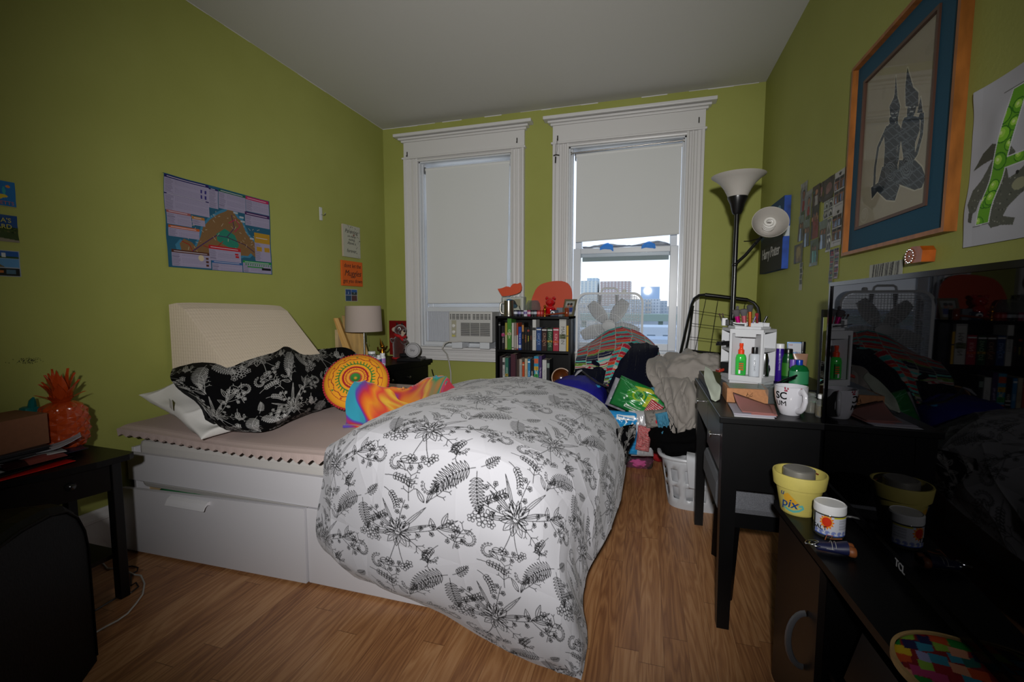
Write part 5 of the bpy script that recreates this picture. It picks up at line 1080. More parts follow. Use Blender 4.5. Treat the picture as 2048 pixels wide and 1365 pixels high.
# bags beneath
BAGB = mat('blue_nylon','15137a',.55,spec=.4)
r = thing('duffel_bag','bright blue nylon bag with a dark zip under the striped comforter','bag',(-.45,3.05,.3)); A = blob((-.46,3.12,.50),(.22,.24,.20),110,60,((.010,3),(.004,8)),12,sq=.85); fast_grid('body', A, None, BAGB, r, wrapu=True)
t = MB(); t.tube([P(1160,742,y=3.02)+Vector((0,.03,0)),P(1175,752,y=2.97),P(1195,766,y=2.94),P(1215,774,y=2.97)],.009,8,flat=.5); t.build('zip', mat('zip_dark','1c1a1c',.5), r)
t = MB(); t.tube([P(1150,752,y=3.0),P(1157,744,y=3.02),P(1163,741,y=3.04)],[.006,.016,.010],8,flat=.5); t.build('grey_trim', mat('grey_trim','8c8c92',.6), r)
o = fast_grid('folded_cloth', blob((-.33,3.06,.64),(.045,.04,.012),30,16,((.006,5),),3), None, mat('sky_cloth','2a8fc4',.8), wrapu=True); tag(o,'bit of sky blue and white cloth showing above the blue bag','cloth')
def pack(name, lab, cat, px0, y, w, h, d, cv, rot, m, puff=.03, seed=1, tilt=(0,0,0), back=None):
    """a soft filled package with a printed front"""
    H_, W_ = cv.a.shape[:2]; U, V = np.meshgrid(np.linspace(-1,1,W_), np.linspace(1,-1,H_)); z = (np.clip(1-np.abs(U)**3,0,1)*np.clip(1-np.abs(V)**3,0,1))**.5
    z = z*(d/2+.012*vnoise(H_,W_,6,6,seed))+.003*vnoise(H_,W_,14,14,seed+1)*z
    F_ = np.stack([U*w/2, -z, V*h/2],-1); Bk = np.stack([U*w/2, z, V*h/2],-1)[::-1]
    A = np.concatenate([F_, Bk]); col = np.concatenate([cv.a, cv.a[::-1]*0+np.array(rgb(back)) if back else cv.a[::-1]]); M_ = np.array(Euler(rot).to_matrix()); A = A@M_.T+np.array(px0)
    o = fast_grid(name, A, col, m); o['label'] = lab; o['category'] = cat; return o
PLAS = mat_vc('plastic_print',.25,spec=.6); CL = mat_vc('cloth_print',.9)
cv = Cv(140,90,'1d7a35'); cv.rect(0,0,.30,1,'1f6b34'); cv.disk(.35,.6,.22,'3a8a2a',.2); cv.disk(.42,.62,.18,'8fae2a'); cv.disk(.42,.62,.13,'3c8a3a'); cv.disk(.45,.65,.07,'265f30'); cv.poly([(.55,.35),(.8,.4),(.78,.75),(.58,.78)],'a9b52a'); cv.disk(.68,.56,.10,'c4c444'); cv.poly([(.30,.85),(.6,.95),(.7,.85),(.4,.78)],'b0b43a'); cv.rect(.25,.12,.7,.20,'cfd6c8'); cv.rect(.27,.14,.68,.18,'2a6a3a'); cv.rect(0,.0,.03,1,'145a28'); cv.rect(.97,0,1,1,'145a28')
for k in range(14): cv.line([(rnd.random(),rnd.random()),(rnd.random(),rnd.random())],.004,'6fae84')
pack('tote_bag','green glossy shopping bag printed with fruit, wedged in the pile','bag',P(1280,803,y=2.96)+Vector((0,.04,0)),2.96,.34,.20,.12,cv,(R(-8),R(22),R(5)),PLAS,seed=3)
cv = Cv(60,80,'8f8e96'); pack('plastic_bag','pale grey corner of a bag left of the green bag','bag',P(1240,792,y=3.02)+Vector((0,.03,0)),3,.14,.20,.06,cv,(0,R(20),0),PLAS,seed=9)
cv = Cv(120,140,'1f7fb8')
for k in range(11): cv.line([(0,.06+.085*k),(1,.05+.085*k)],.006,'3a94c8')
for k in range(9):
    a_, b_ = .2+.6*((k*37)%10)/10, .1+.8*k/9; cv.disk(a_,b_,.035,'d8dade',.05); cv.disk(a_+.02,b_,.02,'222a38',.03)
cv.rect(.25,.82,.8,.93,'d4d8dc'); cv.line([(.3,.9),(.75,.85)],.012,'2a7fb8'); cv.poly([(.42,.6),(.60,.6),(.51,.74)],'9fd0c0'); cv.rect(.93,0,1,1,'b4bcc4')
pack('paper_pack','blue plastic wrapped package with small printed pictures','package',P(1250,868,y=2.86)+Vector((-.01,.06,-.01)),2.86,.20,.27,.10,cv,(R(-4),R(2),R(4)),PLAS,seed=5)
cv = Cv(60,120,'a4a4a8'); cv.rect(0,0,.3,1,'b8b8bc'); pack('plastic_bag','white plastic bag bulging between blue package and red striped cloth','bag',P(1282,868,y=2.90)+Vector((0,.05,-.01)),2.9,.14,.30,.10,cv,(0,R(-4),0),PLAS,seed=6)
cv = Cv(90,160,'9c1a26')
for k in range(22): cv.line([(0,.03+.045*k),(1,.02+.047*k)],.006,'c9bcb8')
pack('striped_cloth','red cloth with thin white stripes beside the black clothes','clothing',P(1287,882,y=2.84)+Vector((.0,.05,0)),2.8,.085,.16,.07,cv,(0,R(6),0),CL,seed=8)
cv = Cv(90,60,'7f7974'); cv.blobs(26,['5c5652','948d86'],.06)
for k in range(7): cv.poly([(.5+.07*k,.3+.05*(k%2)),(.57+.07*k,.42),(.5+.07*k,.55),(.46+.07*k,.42)],'b3202c')
pack('knitted_cloth','grey and red nordic knit rolled up under the grey sheet','clothing',P(1312,838,y=2.88),2.85,.13,.11,.10,cv,(0,R(-8),0),CL,seed=4)
cv = Cv(60,60,'b32430')
for k in range(9): cv.line([(0,.06+.12*k),(1,.0+.12*k)],.02,'d0c8c6')
pack('striped_cloth','small roll of red and white striped cloth above the nordic knit','clothing',P(1308,818,y=2.93),2.85,.09,.09,.08,cv,(0,R(30),0),CL,seed=14)
cv = Cv(50,90,'3f7c98'); pack('towel','light blue towel end hanging out from the grey sheet','towel',P(1328,852,y=2.80)+Vector((0,.02,0)),2.8,.07,.15,.04,cv,(0,R(-14),0),CL,seed=15)
cv = Cv(60,50,'4b86a4'); pack('towel','light blue towel roll right of the green bag','towel',P(1315,788,y=3.02),2.9,.09,.10,.08,cv,(0,R(-20),0),CL,seed=16)
# clear package with pink cloth on the floor
r = thing('clothes_package','clear flat plastic package with pink and grey cloth on the floor','package',(-.12,2.85,0))
def near_floor(px_, py_, dz=0): return P(px_,py_,z=0)+Vector((0,0,dz))
fast_grid('pink_cloth', blob(P(1277,925,z=.05)+Vector((0,.05,0)),(.10,.09,.055),60,30,((.010,5),),7), None, mat('pink_cloth','b34a80',.85), r, wrapu=True)
fast_grid('grey_cloth', blob(P(1232,918,z=.06)+Vector((.01,.10,0)),(.16,.13,.06),60,30,((.008,5),),8), None, mat('grey_cloth','77787c',.85), r, wrapu=True)
t = MB(); c_ = P(1252,930,z=.012)+Vector((0,.10,0)); t.box((c_.x-.02,c_.y,.012),(.34,.26,.022),.01); t.build('pink_pad', mat('pink_pad','b0567f',.8), r)
t = MB(); t.box((c_.x,c_.y,.065),(.38,.30,.128),.03); t.build('wrapper', mat('wrapper','e6e8ea',.08,trans=.97,ior=1.03), r)
t = MB(); t.box((c_.x+.03,c_.y+.02,.14),(.20,.22,.02),.008); t.build('white_item', mat('white_cotton','b6b8bc',.8), r)
# laundry basket
bc = Vector((.33,2.86,0)); r = thing('laundry_basket','white plastic laundry basket with slotted sides, overfilled with clothes','laundry basket',bc)
BW_, BD_, HB = .23, .17, .31; BP = mat('basket_plastic','b4b6ba',.35)
def bx_(a, z, e=0, sx=1): 
    k = .80+.20*z/HB; c_, s_ = math.cos(a), math.sin(a); m_ = (abs(c_)**3.2+abs(s_)**3.2)**(-1/3.2); return (bc.x+(BW_+e)*k*c_*m_, bc.y+(BD_+e)*k*s_*m_, z)
n = 72; zs = [0,.03,.06,.085,.11,.135,.165,.19,.215,.24,.275,.30]
t = MB(); vs = [bx_(2*PI*i/n, z) for z in zs for i in range(n)]; fs = []
for j in range(len(zs)-1):
    for i in range(n):
        slot = (i % 4 in (1,2)) and (j in (2,3,4) or j in (6,7,8))
        if not slot: fs.append((j*n+i, j*n+(i+1)%n, (j+1)*n+(i+1)%n, (j+1)*n+i))
fs.append(tuple(range(n-1,-1,-1))); t.raw(vs, fs, True); o = t.build('basket_wall', BP, r); q = o.modifiers.new('thick','SOLIDIFY'); q.thickness = .004
t = MB(); t.tube([bx_(a, HB-.005, .010) for a in np.linspace(0,2*PI,60,endpoint=False)], .012, 8, True); t.build('rim', BP, r)
A = blob(bc+Vector((0,0,.16)),(BW_*.80,BD_*.80,.145),60,30,((.008,5),),2,sq=.6); o = fast_grid('white_laundry', A, None, mat('laundry_white','a9aaae',.85), wrapu=True); tag(o,'white laundry filling the plastic basket','clothing')
t = MB(); a_, b_ = P(1383,918,y=2.66), P(1404,978,y=2.70)
A = spline_surf([[P(1374,905,y=2.72),P(1390,908,y=2.71),P(1402,910,y=2.71)],[P(1373,915,y=2.655),P(1388,920,y=2.65),P(1403,922,y=2.65)],[P(1375,945,y=2.66),P(1390,948,y=2.655),P(1403,950,y=2.655)],[P(1378,976,y=2.68),P(1392,979,y=2.675),P(1403,979,y=2.675)]],50,30)
cloth_obj('white_trousers','white garment hanging down over the front of the laundry basket','clothing',A,None,mat('white_cotton','b6b8bc',.8),.004)
DK_ = mat('black_clothes','040405',.95,spec=.1)
A = blob((.30,2.93,.40),(.29,.17,.15),120,60,((.020,3.5),(.008,8)),22,sq=.8); o = fast_grid('black_clothes', A, None, DK_, wrapu=True); tag(o,'heap of black clothes on top of the laundry basket','clothing')
A = blob(P(1305,868,y=2.95),(.055,.06,.11),60,40,((.010,4),),23); o = fast_grid('black_clothes', A, None, DK_, wrapu=True); tag(o,'black garment hanging down left of the laundry basket','clothing')
o = fast_grid('red_cloth', blob(P(1317,918,z=.04)+Vector((0,.05,0)),(.05,.05,.04),30,20,((.006,5),),3), None, mat('red_cloth','9a1018',.85), wrapu=True); tag(o,'small bit of red cloth on the floor left of the basket','cloth')
# grey sheet heaped over it, its tongue hanging down
SHT = mat('grey_sheet','8b857f',.9,spec=.15,sheen=.1); r = thing('grey_bed_sheet','crumpled warm grey bed sheet heaped beside the desk','bed sheet',(.3,3.0,.5))
rows = [[P(1303,720,y=3.22),P(1325,706,y=3.26),P(1350,703,y=3.28),P(1385,703,y=3.26),P(1412,716,y=3.2),P(1425,730,y=3.15)],
 [P(1302,735,y=3.10),P(1322,728,y=3.08),P(1350,724,y=3.06),P(1382,725,y=3.04),P(1408,735,y=3.03),P(1424,745,y=3.04)],
 [P(1303,758,y=3.00),P(1322,755,y=2.95),P(1350,752,y=2.93),P(1380,752,y=2.92),P(1405,760,y=2.92),P(1420,768,y=2.94)],
 [P(1308,778,y=2.95),P(1326,782,y=2.90),P(1350,782,y=2.86),P(1378,782,y=2.84),P(1402,786,y=2.85),P(1418,790,y=2.88)],
 [P(1318,800,y=2.93),P(1332,808,y=2.86),P(1352,812,y=2.81),P(1378,812,y=2.79),P(1400,815,y=2.80),P(1414,815,y=2.83)],
 [P(1324,826,y=2.90),P(1336,835,y=2.83),P(1352,842,y=2.78),P(1374,845,y=2.76),P(1392,848,y=2.78),P(1404,850,y=2.80)],
 [P(1330,848,y=2.88),P(1340,858,y=2.80),P(1350,868,y=2.77),P(1366,862,y=2.76),P(1388,856,y=2.78),P(1400,856,y=2.80)]]
nv, nu = 380, 320; A = spline_surf(rows, nv, nu); h = folds(nv,nu,((.050,1.7,.9,2.5),(.032,3.4,2.3,3),(.022,7,1.2,4),(.010,13,2.0,3)),91)+.020*vnoise(nv,nu,7,6,2); A = A-toward_cam(A)*h[...,None]*1.1
fast_grid('sheet_fabric', A, None, SHT, r); A2 = A[::6,::6]+np.array([0,.015,-.004]); fast_grid('sheet_underside', A2, None, SHT, r)
fast_grid('sheet_bulk', blob((.33,3.08,.70),(.24,.17,.20),80,50,((.025,3),(.012,7)),32,sq=.85), None, SHT, r, wrapu=True)
# ================================================================ folding shopping cart
r = thing('folding_cart','folded black wire shopping cart leaning in the right corner','shopping cart',(.45,3.4,0)); CB = mat('black_tube','0b0b0c',.3,spec=.6)
def cp(x_, y_): p_ = P(x_, y_, y=3.42); k = (p_.z)/1.25; p_ = P(x_, y_, y=3.30+.22*k); return p_
tub = [(1358,720),(1366,685),(1376,640),(1383,610),(1388,598),(1398,591),(1410,590),(1440,594),(1470,597),(1495,600),(1508,606),(1516,616),(1519,630),(1519,680),(1518,760)]
pts = [cp(*p_) for p_ in tub]; lo = [Vector((pts[0].x-.03,pts[0].y-.2,.03))]; hi = [Vector((pts[-1].x+.0,pts[-1].y-.22,.03))]
t = MB(); t.tube(lo+pts+hi,.010,8); t.build('handle_frame', CB, r)
t = MB(); t.tube([cp(1410,590),cp(1440,593.5),cp(1495,600.5)],.014,10); t.build('grip', CB, r)
t = MB(); t.tube([Vector((pts[0].x+.02,pts[0].y-.2,.03)),cp(1372,700),cp(1380,660),cp(1386,612)],.008,8); t.build('brace', CB, r)
t = MB(); t.tube([cp(1368,700),cp(1400,704),cp(1440,708),cp(1519,716)],.009,8); t.build('cross_bar', CB, r)
t = MB()
for a_, b_ in (((1412,598),(1390,702)),((1436,600),(1420,706)),((1462,603),(1450,710)),((1490,606),(1482,712)),((1384,621),(1518,640)),((1380,647),(1518,664)),((1376,674),(1518,690))): t.tube([cp(*a_),cp(*b_)],.0022,6)
t.build('wire_grid', CB, r)
for s in (0,1): t = MB(); p_ = lo[0] if s == 0 else hi[0]; t.lathe([(.05,-.012),(.06,-.01),(.06,.01),(.05,.012)], (p_.x,p_.y,.06), 20, ax=(1,0,0)); t.build('wheel', CB, r)
# ================================================================ floor lamp
lx, ly = .473, 2.86; r = thing('floor_lamp','black torchiere floor lamp with a frosted bowl shade and a side reading arm','floor lamp',(lx,ly,0))
t = MB(); t.lathe([(.125,0),(.125,.012),(.11,.025),(.02,.035)], (lx,ly,0), 36); t.build('base', CB, r)
t = MB(); t.cyl((lx,ly,.03),(lx,ly,1.71),.0125,n=16); t.build('pole', CB, r)
t = MB(); t.lathe([(.018,1.70),(.026,1.712),(.038,1.76),(.052,1.790),(.0525,1.798),(.045,1.798)], (lx,ly,0), 32); t.build('shade_holder', CB, r)
SHD = mat('frosted_shade','a39e97',.45,spec=.4,sub=.1)
prof = [(.050,1.797),(.058,1.815),(.073,1.845),(.092,1.872),(.116,1.895),(.139,1.911),(.141,1.914),(.135,1.914),(.112,1.899),(.088,1.875),(.068,1.846),(.054,1.818),(.046,1.800)]
t = MB(); t.lathe(prof, (lx,ly,0), 56, cap=False); t.build('bowl_shade', SHD, r)
el = Vector((lx,ly,1.42)); tip = P(1511,487,y=2.80); t = MB(); t.tube([el,el+(tip-el)*.5+Vector((.004,0,-.003)),tip],.0085,10); t.ball(el,.016,12); t.build('side_arm', CB, r)
hd = P(1538,450,y=2.72); ax = Vector((-.28,-.80,-.22)); 
ax = (hd+Vector((-.10,-.35,.10))-tip).normalized(); ax = Vector((-.05,-.93,.30)).normalized()
base = hd-ax*.06; K = .86
t = MB(); t.lathe([(.010,0),(.018,.010),(.026,.03),(.030,.040)], base-ax*.034, 20, ax=ax); t.tube([tip, base-ax*.030], .008, 8); t.build('arm_socket', CB, r)
t = MB(); t.lathe([(q_*K, z_*K) for q_, z_ in [(.028,0),(.040,.010),(.062,.030),(.082,.060),(.094,.095),(.1015,.110),(.099,.110),(.091,.096),(.078,.062),(.058,.034),(.034,.014),(.010,.008)]], base, 48, cap=False, ax=ax); t.build('arm_shade', SHD, r)
e1 = ax.cross(Vector((0,0,1))).normalized(); e2 = ax.cross(e1); t = MB(); pts = []
for k in range(72): a_ = k/72*2*PI*3.6; rr = .024*(1 if k < 60 else 1-(k-60)/16); pts.append(base+ax*(.045+.055*k/72)+e1*rr*math.cos(a_)+e2*rr*math.sin(a_))
t.tube(pts,.0065,8); t.lathe([(.022,.012),(.023,.035),(.016,.045)], base, 20, ax=ax); bb = t.build('spiral_bulb', mat('cfl_glass','cfccc6',.35), r)
t = MB(); t.tube([tip+Vector((-.06,-.01,.012)),tip+Vector((-.03,0,.013)),tip+(base-tip)*.3+Vector((0,0,.004))],.003,6); t.build('switch_key', CB, r)
# ================================================================ desk
DT = .80; r = thing('vanity_desk','black wooden desk with chrome knobs against the right wall','desk',(.51,2.16,0))
t = MB(); t.b2((.255,1.72,DT-.024),(.775,2.60,DT),.003); t.build('desktop', BLK, r)
t = MB(); t.b2((.275,2.14,DT),(.775,2.60,DT+.040),.003); t.build('raised_shelf', BLK, r)
for x, y in ((.295,1.757),(.295,2.575),(.745,1.757),(.745,2.575)):
    t = MB(); w_ = .021; t.raw([(x-w_,y-w_,0),(x+w_,y-w_,0),(x+w_,y+w_,0),(x-w_,y+w_,0),(x-.028,y-.028,DT-.024),(x+.028,y-.028,DT-.024),(x+.028,y+.028,DT-.024),(x-.028,y+.028,DT-.024)],[(3,2,1,0),(4,5,6,7),(0,1,5,4),(1,2,6,5),(2,3,7,6),(3,0,4,7)]); t.build('leg', BLK, r)
t = MB(); t.b2((.32,1.735,.535),(.765,1.752,DT-.024)); t.build('side_panel', BLK, r)
t = MB(); t.b2((.32,2.580,.62),(.765,2.595,DT-.024)); t.build('side_panel', BLK, r)
t = MB(); t.b2((.755,1.75,.55),(.77,2.59,DT-.024)); t.build('back_panel', BLK, r)
for y0, y1, z0, ky, kz in ((1.79,2.135,.585,1.83,.705),(2.145,2.54,.64,2.30,.735)):
    d = MB(); d.b2((.268,y0,z0),(.286,y1,DT-.028),.002); dr = d.build('drawer', mat('drawer_face','3a3836',.35,spec=.6), r)
    b = MB(); b.b2((.286,y0+.01,z0+.02),(.70,y1-.01,DT-.04)); b.build('drawer_box', BLK, dr)
    k = MB(); k.cyl((.268,ky,kz),(.243,ky,kz),.003); k.lathe([(.0135,0),(.0135,.005),(.011,.007)], (.243,ky,kz), 20, ax=(-1,0,0)); k.build('knob', CHROME, dr)
# upholstered stool below
r = thing('upholstered_stool','grey upholstered stool with black legs pushed under the desk','stool',(.52,2.08,0)); GU = mat('grey_tweed','595a5f',.95,noise=.35,nscale=500,bump=.4,bscale=500)
t = MB(); t.box((.51,2.08,.455),(.47,.45,.14),.03); t.build('seat', GU, r); t = MB(); t.box((.525,2.075,.36),(.40,.40,.06)); t.build('frame', BLK, r)
for sx in (-1,1):
    for sy in (-1,1): t = MB(); t.cyl((.525+sx*.185,2.075+sy*.17+.02,0),(.525+sx*.175,2.075+sy*.17,.33),.018,.022,4); t.build('leg', BLK, r)
# ---- things on the desk
def mb_thing(name, lab, cat, loc, group=None): return thing(name, lab, cat, loc, group=group)
og = thing('makeup_organizer','white hexagonal makeup carousel with open shelves on the desk','organizer',(.46,2.33,DT+.04)); WO = mat('organizer_white','b9babd',.35); z0 = DT+.04
HX = [Vector(p_) for p_ in ((.360,2.215,0),(.480,2.150,0),(.548,2.235,0),(.548,2.375,0),(.440,2.450,0),(.345,2.350,0))]; cxy = sum(HX, Vector())/6; HX = [p_*1.0 for p_ in HX]
def hexslab(z, h, s=1.0): t = MB(); q = [cxy+(p_-cxy)*s for p_ in HX]; t.prism([(p_.x,p_.y) for p_ in q], h, (0,0,z)); return t
hexslab(z0,.016,.97).build('turntable', WO, og); hexslab(z0+.018,.022).build('bottom_shelf', WO, og); hexslab(z0+.235,.012).build('top_shelf', WO, og)
t = MB()
core = [cxy+(p_-cxy)*.45 for p_ in HX]
for i in range(6):
    p_, c_ = HX[i], core[i]; d_ = (p_-c_).normalized(); n_ = Vector((-d_.y,d_.x,0))*.0035
    q = [c_+n_, c_-n_, p_-n_, p_+n_]; t.raw([(v.x,v.y,z) for z in (z0+.04,z0+.235) for v in q], [(3,2,1,0),(4,5,6,7),(0,1,5,4),(1,2,6,5),(2,3,7,6),(3,0,4,7)])
t.build('divider', WO, og); t = MB(); t.prism([(p_.x,p_.y) for p_ in core], .195, (0,0,z0+.04)); t.build('core', WO, og)
for i, zz in ((1,z0+.15),(5,z0+.145),(4,z0+.145)):
    a_, b_, c_, d_ = HX[i], HX[(i+1)%6], core[(i+1)%6], core[i]; t = MB(); t.raw([(v.x,v.y,z) for z in (zz,zz+.012) for v in (a_,b_,c_,d_)], [(3,2,1,0),(4,5,6,7),(0,1,5,4),(1,2,6,5),(2,3,7,6),(3,0,4,7)]); t.build('middle_shelf', WO, og)
a_, b_ = HX[0], HX[1]; u_ = (b_-a_).normalized(); nf = Vector((u_.y,-u_.x,0)); t = MB(); Lf = (b_-a_).length
for q in ([(0,.018),(.010,.018),(.010,.247),(0,.247)],[(Lf-.010,.018),(Lf,.018),(Lf,.247),(Lf-.010,.247)],[(.01,.018),(Lf-.01,.018),(Lf-.01,.042),(.01,.042)],[(.01,.228),(Lf-.01,.228),(Lf-.01,.247),(.01,.247)],[(.022,.214),(Lf-.03,.214),(Lf-.03,.228),(.022,.228)]): t.prism(q, .006, a_+Vector((0,0,z0)), u_, (0,0,1), nf)
t.build('front_frame', WO, og)
hexslab(z0+.247,.010,.78).build('tray', WO, og)
t = MB(); tz = z0+.257
for k in range(6): p_ = cxy+(HX[k]-cxy)*.5; t.box((p_.x,p_.y,tz+.008),(.05,.004,.016),0,rz=math.atan2(u_.y,u_.x)); 
t.build('tray_divider', WO, og)
# bottles in the front compartment
fz = z0+.041; fc = (a_+b_)/2-nf*.030
x_, y_ = (fc-u_*.030).x, (fc-u_*.030).y
r = thing('spray_bottle','green spray bottle with orange pump in the carousel front','bottle',(x_,y_,fz)); t = MB(); t.lathe([(.020,0),(.022,.004),(.022,.075),(.019,.088),(.010,.096)], (x_,y_,fz), 24, sy=.7); t.build('body', mat('green_gel','2fae3c',.15,spec=.7), r)
t = MB(); t.lathe([(.0125,.094),(.0125,.112),(.008,.116),(.007,.128),(.0085,.130),(.008,.142)], (x_,y_,fz), 20); t.build('pump', mat('orange_plastic','d63c12',.35), r)
t = MB(); t.prism([(-.004,.005),(.018,.005),(.018,.065),(-.004,.065)], .0005, Vector((x_,y_,fz))+nf*.0165, u_, (0,0,1), nf); t.build('label', mat('green_label','2a8a3a',.4), r)
t = MB(); 
for k in range(4): t.prism([(-.002,.050-.009*k),(.017,.050-.009*k),(.017,.054-.009*k),(-.002,.054-.009*k)], .0004, Vector((x_,y_,fz))+nf*.0171, u_, (0,0,1), nf)
t.build('orange_print', mat('orange_plastic'), r); t = MB(); t.prism([(-.003,.006),(.005,.006),(.005,.024),(-.003,.024)], .0004, Vector((x_,y_,fz))+nf*.0171, u_, (0,0,1), nf); t.build('barcode', mat('white_print'), r)
x_, y_ = (fc+u_*.026).x, (fc+u_*.026).y
bottle('lotion_bottle','white cylinder bottle with black cap beside the green spray','bottle',x_,y_,fz,[(.021,0),(.022,.003),(.022,.094),(.018,.099),(.012,.100)],mat('frost_white','b4b9c0',.3),.100,.0125,.028,mat('black_plastic'))
text_on('lettering','LAVENDER', .010, Vector((x_,y_,fz+.05))+nf*.0222+u_*.008, (0,0,1), -u_, mat('grey_print','55585e',.6), bpy.data.objects['lotion_bottle'])
# side compartments
def at2(i, s, t_, z): a_, b_ = HX[i], HX[(i+1)%6]; c_ = core[i]+(core[(i+1)%6]-core[i])*s; p_ = a_+(b_-a_)*s; return Vector((p_.x+(c_.x-p_.x)*t_, p_.y+(c_.y-p_.y)*t_, z))
p_ = at2(1,.45,.35,z0+.041); t = MB(); t.lathe([(.018,0),(.020,.01),(.016,.05),(.018,.07),(.012,.10)], p_, 20); t.ball(p_+Vector((.006,.012,.03)),.022,12,(1,.7,1.3)); solo('foil_bag', t, mat('foil','b7b9bc',.15,metal=1), 'silver foil bottle in the right side of the makeup carousel', 'bottle')
p_ = at2(5,.5,.30,z0+.041); t = MB(); t.box((p_.x,p_.y,p_.z+.025),(.06,.05,.05),.004,rz=.9); solo('black_box', t, mat('black_plastic'), 'black box low in the left side of the makeup carousel', 'box')
t = MB(); p_ = at2(5,.45,-.10,z0+.055); t.box((p_.x+.01,p_.y,p_.z),(.075,.045,.014),.004,rz=.2); t.v = [(a,b,c+(a-p_.x)*.35) for a,b,c in t.v]; solo('red_compact', t, mat('red_case','8a2312',.3), 'red brown case leaning out of the lower left compartment', 'box')
t = MB(); q = random.Random(8); p_ = at2(5,.5,.1,z0+.172)
for k in range(7): a_ = q.uniform(0,PI); c_ = p_+Vector((q.uniform(-.03,.03),q.uniform(-.02,.02),q.uniform(-.006,.008))); t.cyl(c_-Vector((math.cos(a_)*.03,math.sin(a_)*.03,0)), c_+Vector((math.cos(a_)*.03,math.sin(a_)*.03,.004)), .006, n=8)
o = solo('makeup_pencils', t, mat('black_plastic'), 'jumble of short black cosmetic pencils in the upper left compartment', 'cosmetics'); o['kind'] = 'stuff'
# brushes in the tray: pixel of foot and head, radius, colours
BR = [((1446,650),(1440,632),.0028,'2b211c','3a2a22','slim brown brush, left one of the pair in the tray corner'),((1452,650),(1446,632),.0028,'1c1614','4a3a30','slim dark brush, right one of the pair in the tray corner'),
 ((1478,656),(1474,633),.0110,'c4127a','4a4446','fat magenta handled brush with dark grey bristles'),((1489,656),(1488,632),.0115,'b8606a','4d4a4c','fat rose handled brush with round grey bristles'),((1500,653),(1500,624),.0090,'b35c2a','3a3a3c','tall copper handled brush with flared dark bristles'),
 ((1476,640),(1475,622),.004,'4a464a','4a484c','small round grey brush behind the magenta one'),((1503,645),(1512,632),.0024,'5a3a96','54443c','thin purple brush slanting right'),((1515,652),(1514,636),.005,'6a1018','7a1a22','dark red tube standing behind the copper brush'),
 ((1524,660),(1534,633),.0055,'0c0c0e','0c0c0e','black mascara tube slanting to the right edge of the tray'),((1506,658),(1499,646),.0035,'2a0e10','1a0a0a','short dark brown pencil leaning left in the tray')]
for (f, h_, rr, c1, c2, lab) in BR:
    yy = 2.27 if f[0] > 1460 else 2.36; a_ = P(*f,y=yy); a_.z = tz+.001; b_ = P(*h_,y=yy); d_ = b_-a_; r = thing('makeup_brush' if c2[0] != '0' and 'tube' not in lab and 'pencil' not in lab else 'makeup_tube', lab, 'makeup brush' if 'brush' in lab else 'cosmetics', a_)
    t = MB(); t.cyl(a_, b_, rr*.75, rr, 14); t.build('handle', mat('br_'+c1,c1,.25,metal=.6 if rr > .005 and 'brush' in lab else 0), r)
    if 'brush' in lab: t = MB(); L_ = .032 if rr > .0055 else (.022 if rr > .0035 else .012); t.lathe([(rr,0),(rr*1.35,L_*.4),(rr*1.6,L_*.7),(rr*1.45,L_*.88),(rr*.9,L_*.98),(rr*.3,L_)], b_, 16, ax=d_); t.build('bristles', mat('bristle_'+c2,c2,.95), r)
p_ = P(1446,652,y=2.345); t = MB(); t.box((p_.x+.006,p_.y,tz+.016),(.024,.022,.036),.002); r = solo('brush_holder', t, WO, 'small white box holding the slim brushes at the left of the tray', 'box')
t = MB(); t.box((p_.x+.016,p_.y-.016,tz+.014),(.016,.012,.028),.002); t.box((p_.x+.036,p_.y-.012,tz+.013),(.012,.012,.026),.002); solo('black_case', t, mat('black_plastic'), 'pair of small black cases before the slim brushes', 'box')
t = MB(); p_ = P(1474,652,y=2.23); 
for k in range(3): t.tube([(p_.x-.03+.012*k,p_.y,tz+.016-.003*k),(p_.x,p_.y-.005,tz+.010),(p_.x+.03,p_.y,tz+.005+.002*k)],.002,6)
solo('eyelash_curler', t, mat('foil'), 'tangle of steel curler and tweezers lying on the tray front', 'tool')
# row of bottles to the right
y_ = 2.40
def bpos(px_, yy): q = P(px_, 700, y=yy); return q.x
x_ = bpos(1560,2.36); r = bottle('lotion_bottle','tall purple bottle with white cap right of the carousel','bottle',x_,2.36,DT+.04,bprof(.022,.155,.016),mat('purple','2c0e72',.3),.152,.018,.022,WP)
text_on('lettering','lotion body', .012, Vector((x_-.005,2.337,DT+.12)), (0,0,1), (-1,0,0), mat('pale_print','a9a0c4',.6), r)
x_ = bpos(1577,2.33); bottle('lotion_bottle','dark green can with black cap and yellow print','bottle',x_,2.33,DT+.04,bprof(.024,.135,.018),mat('dark_green','0d3f1c',.25),.130,.018,.024,mat('black_plastic'),(.03,.09,.0245,mat('leaf_print','2a6a1c',.4)))
x_ = bpos(1585,2.26); bottle('lotion_bottle','small white roll on with lilac top in front of the green can','bottle',x_,2.24,DT+.04,bprof(.013,.08,.011),WP,.080,.0135,.035,mat('lilac_cap','6a4aa8',.35))
t = MB(); x_ = bpos(1586,2.44)
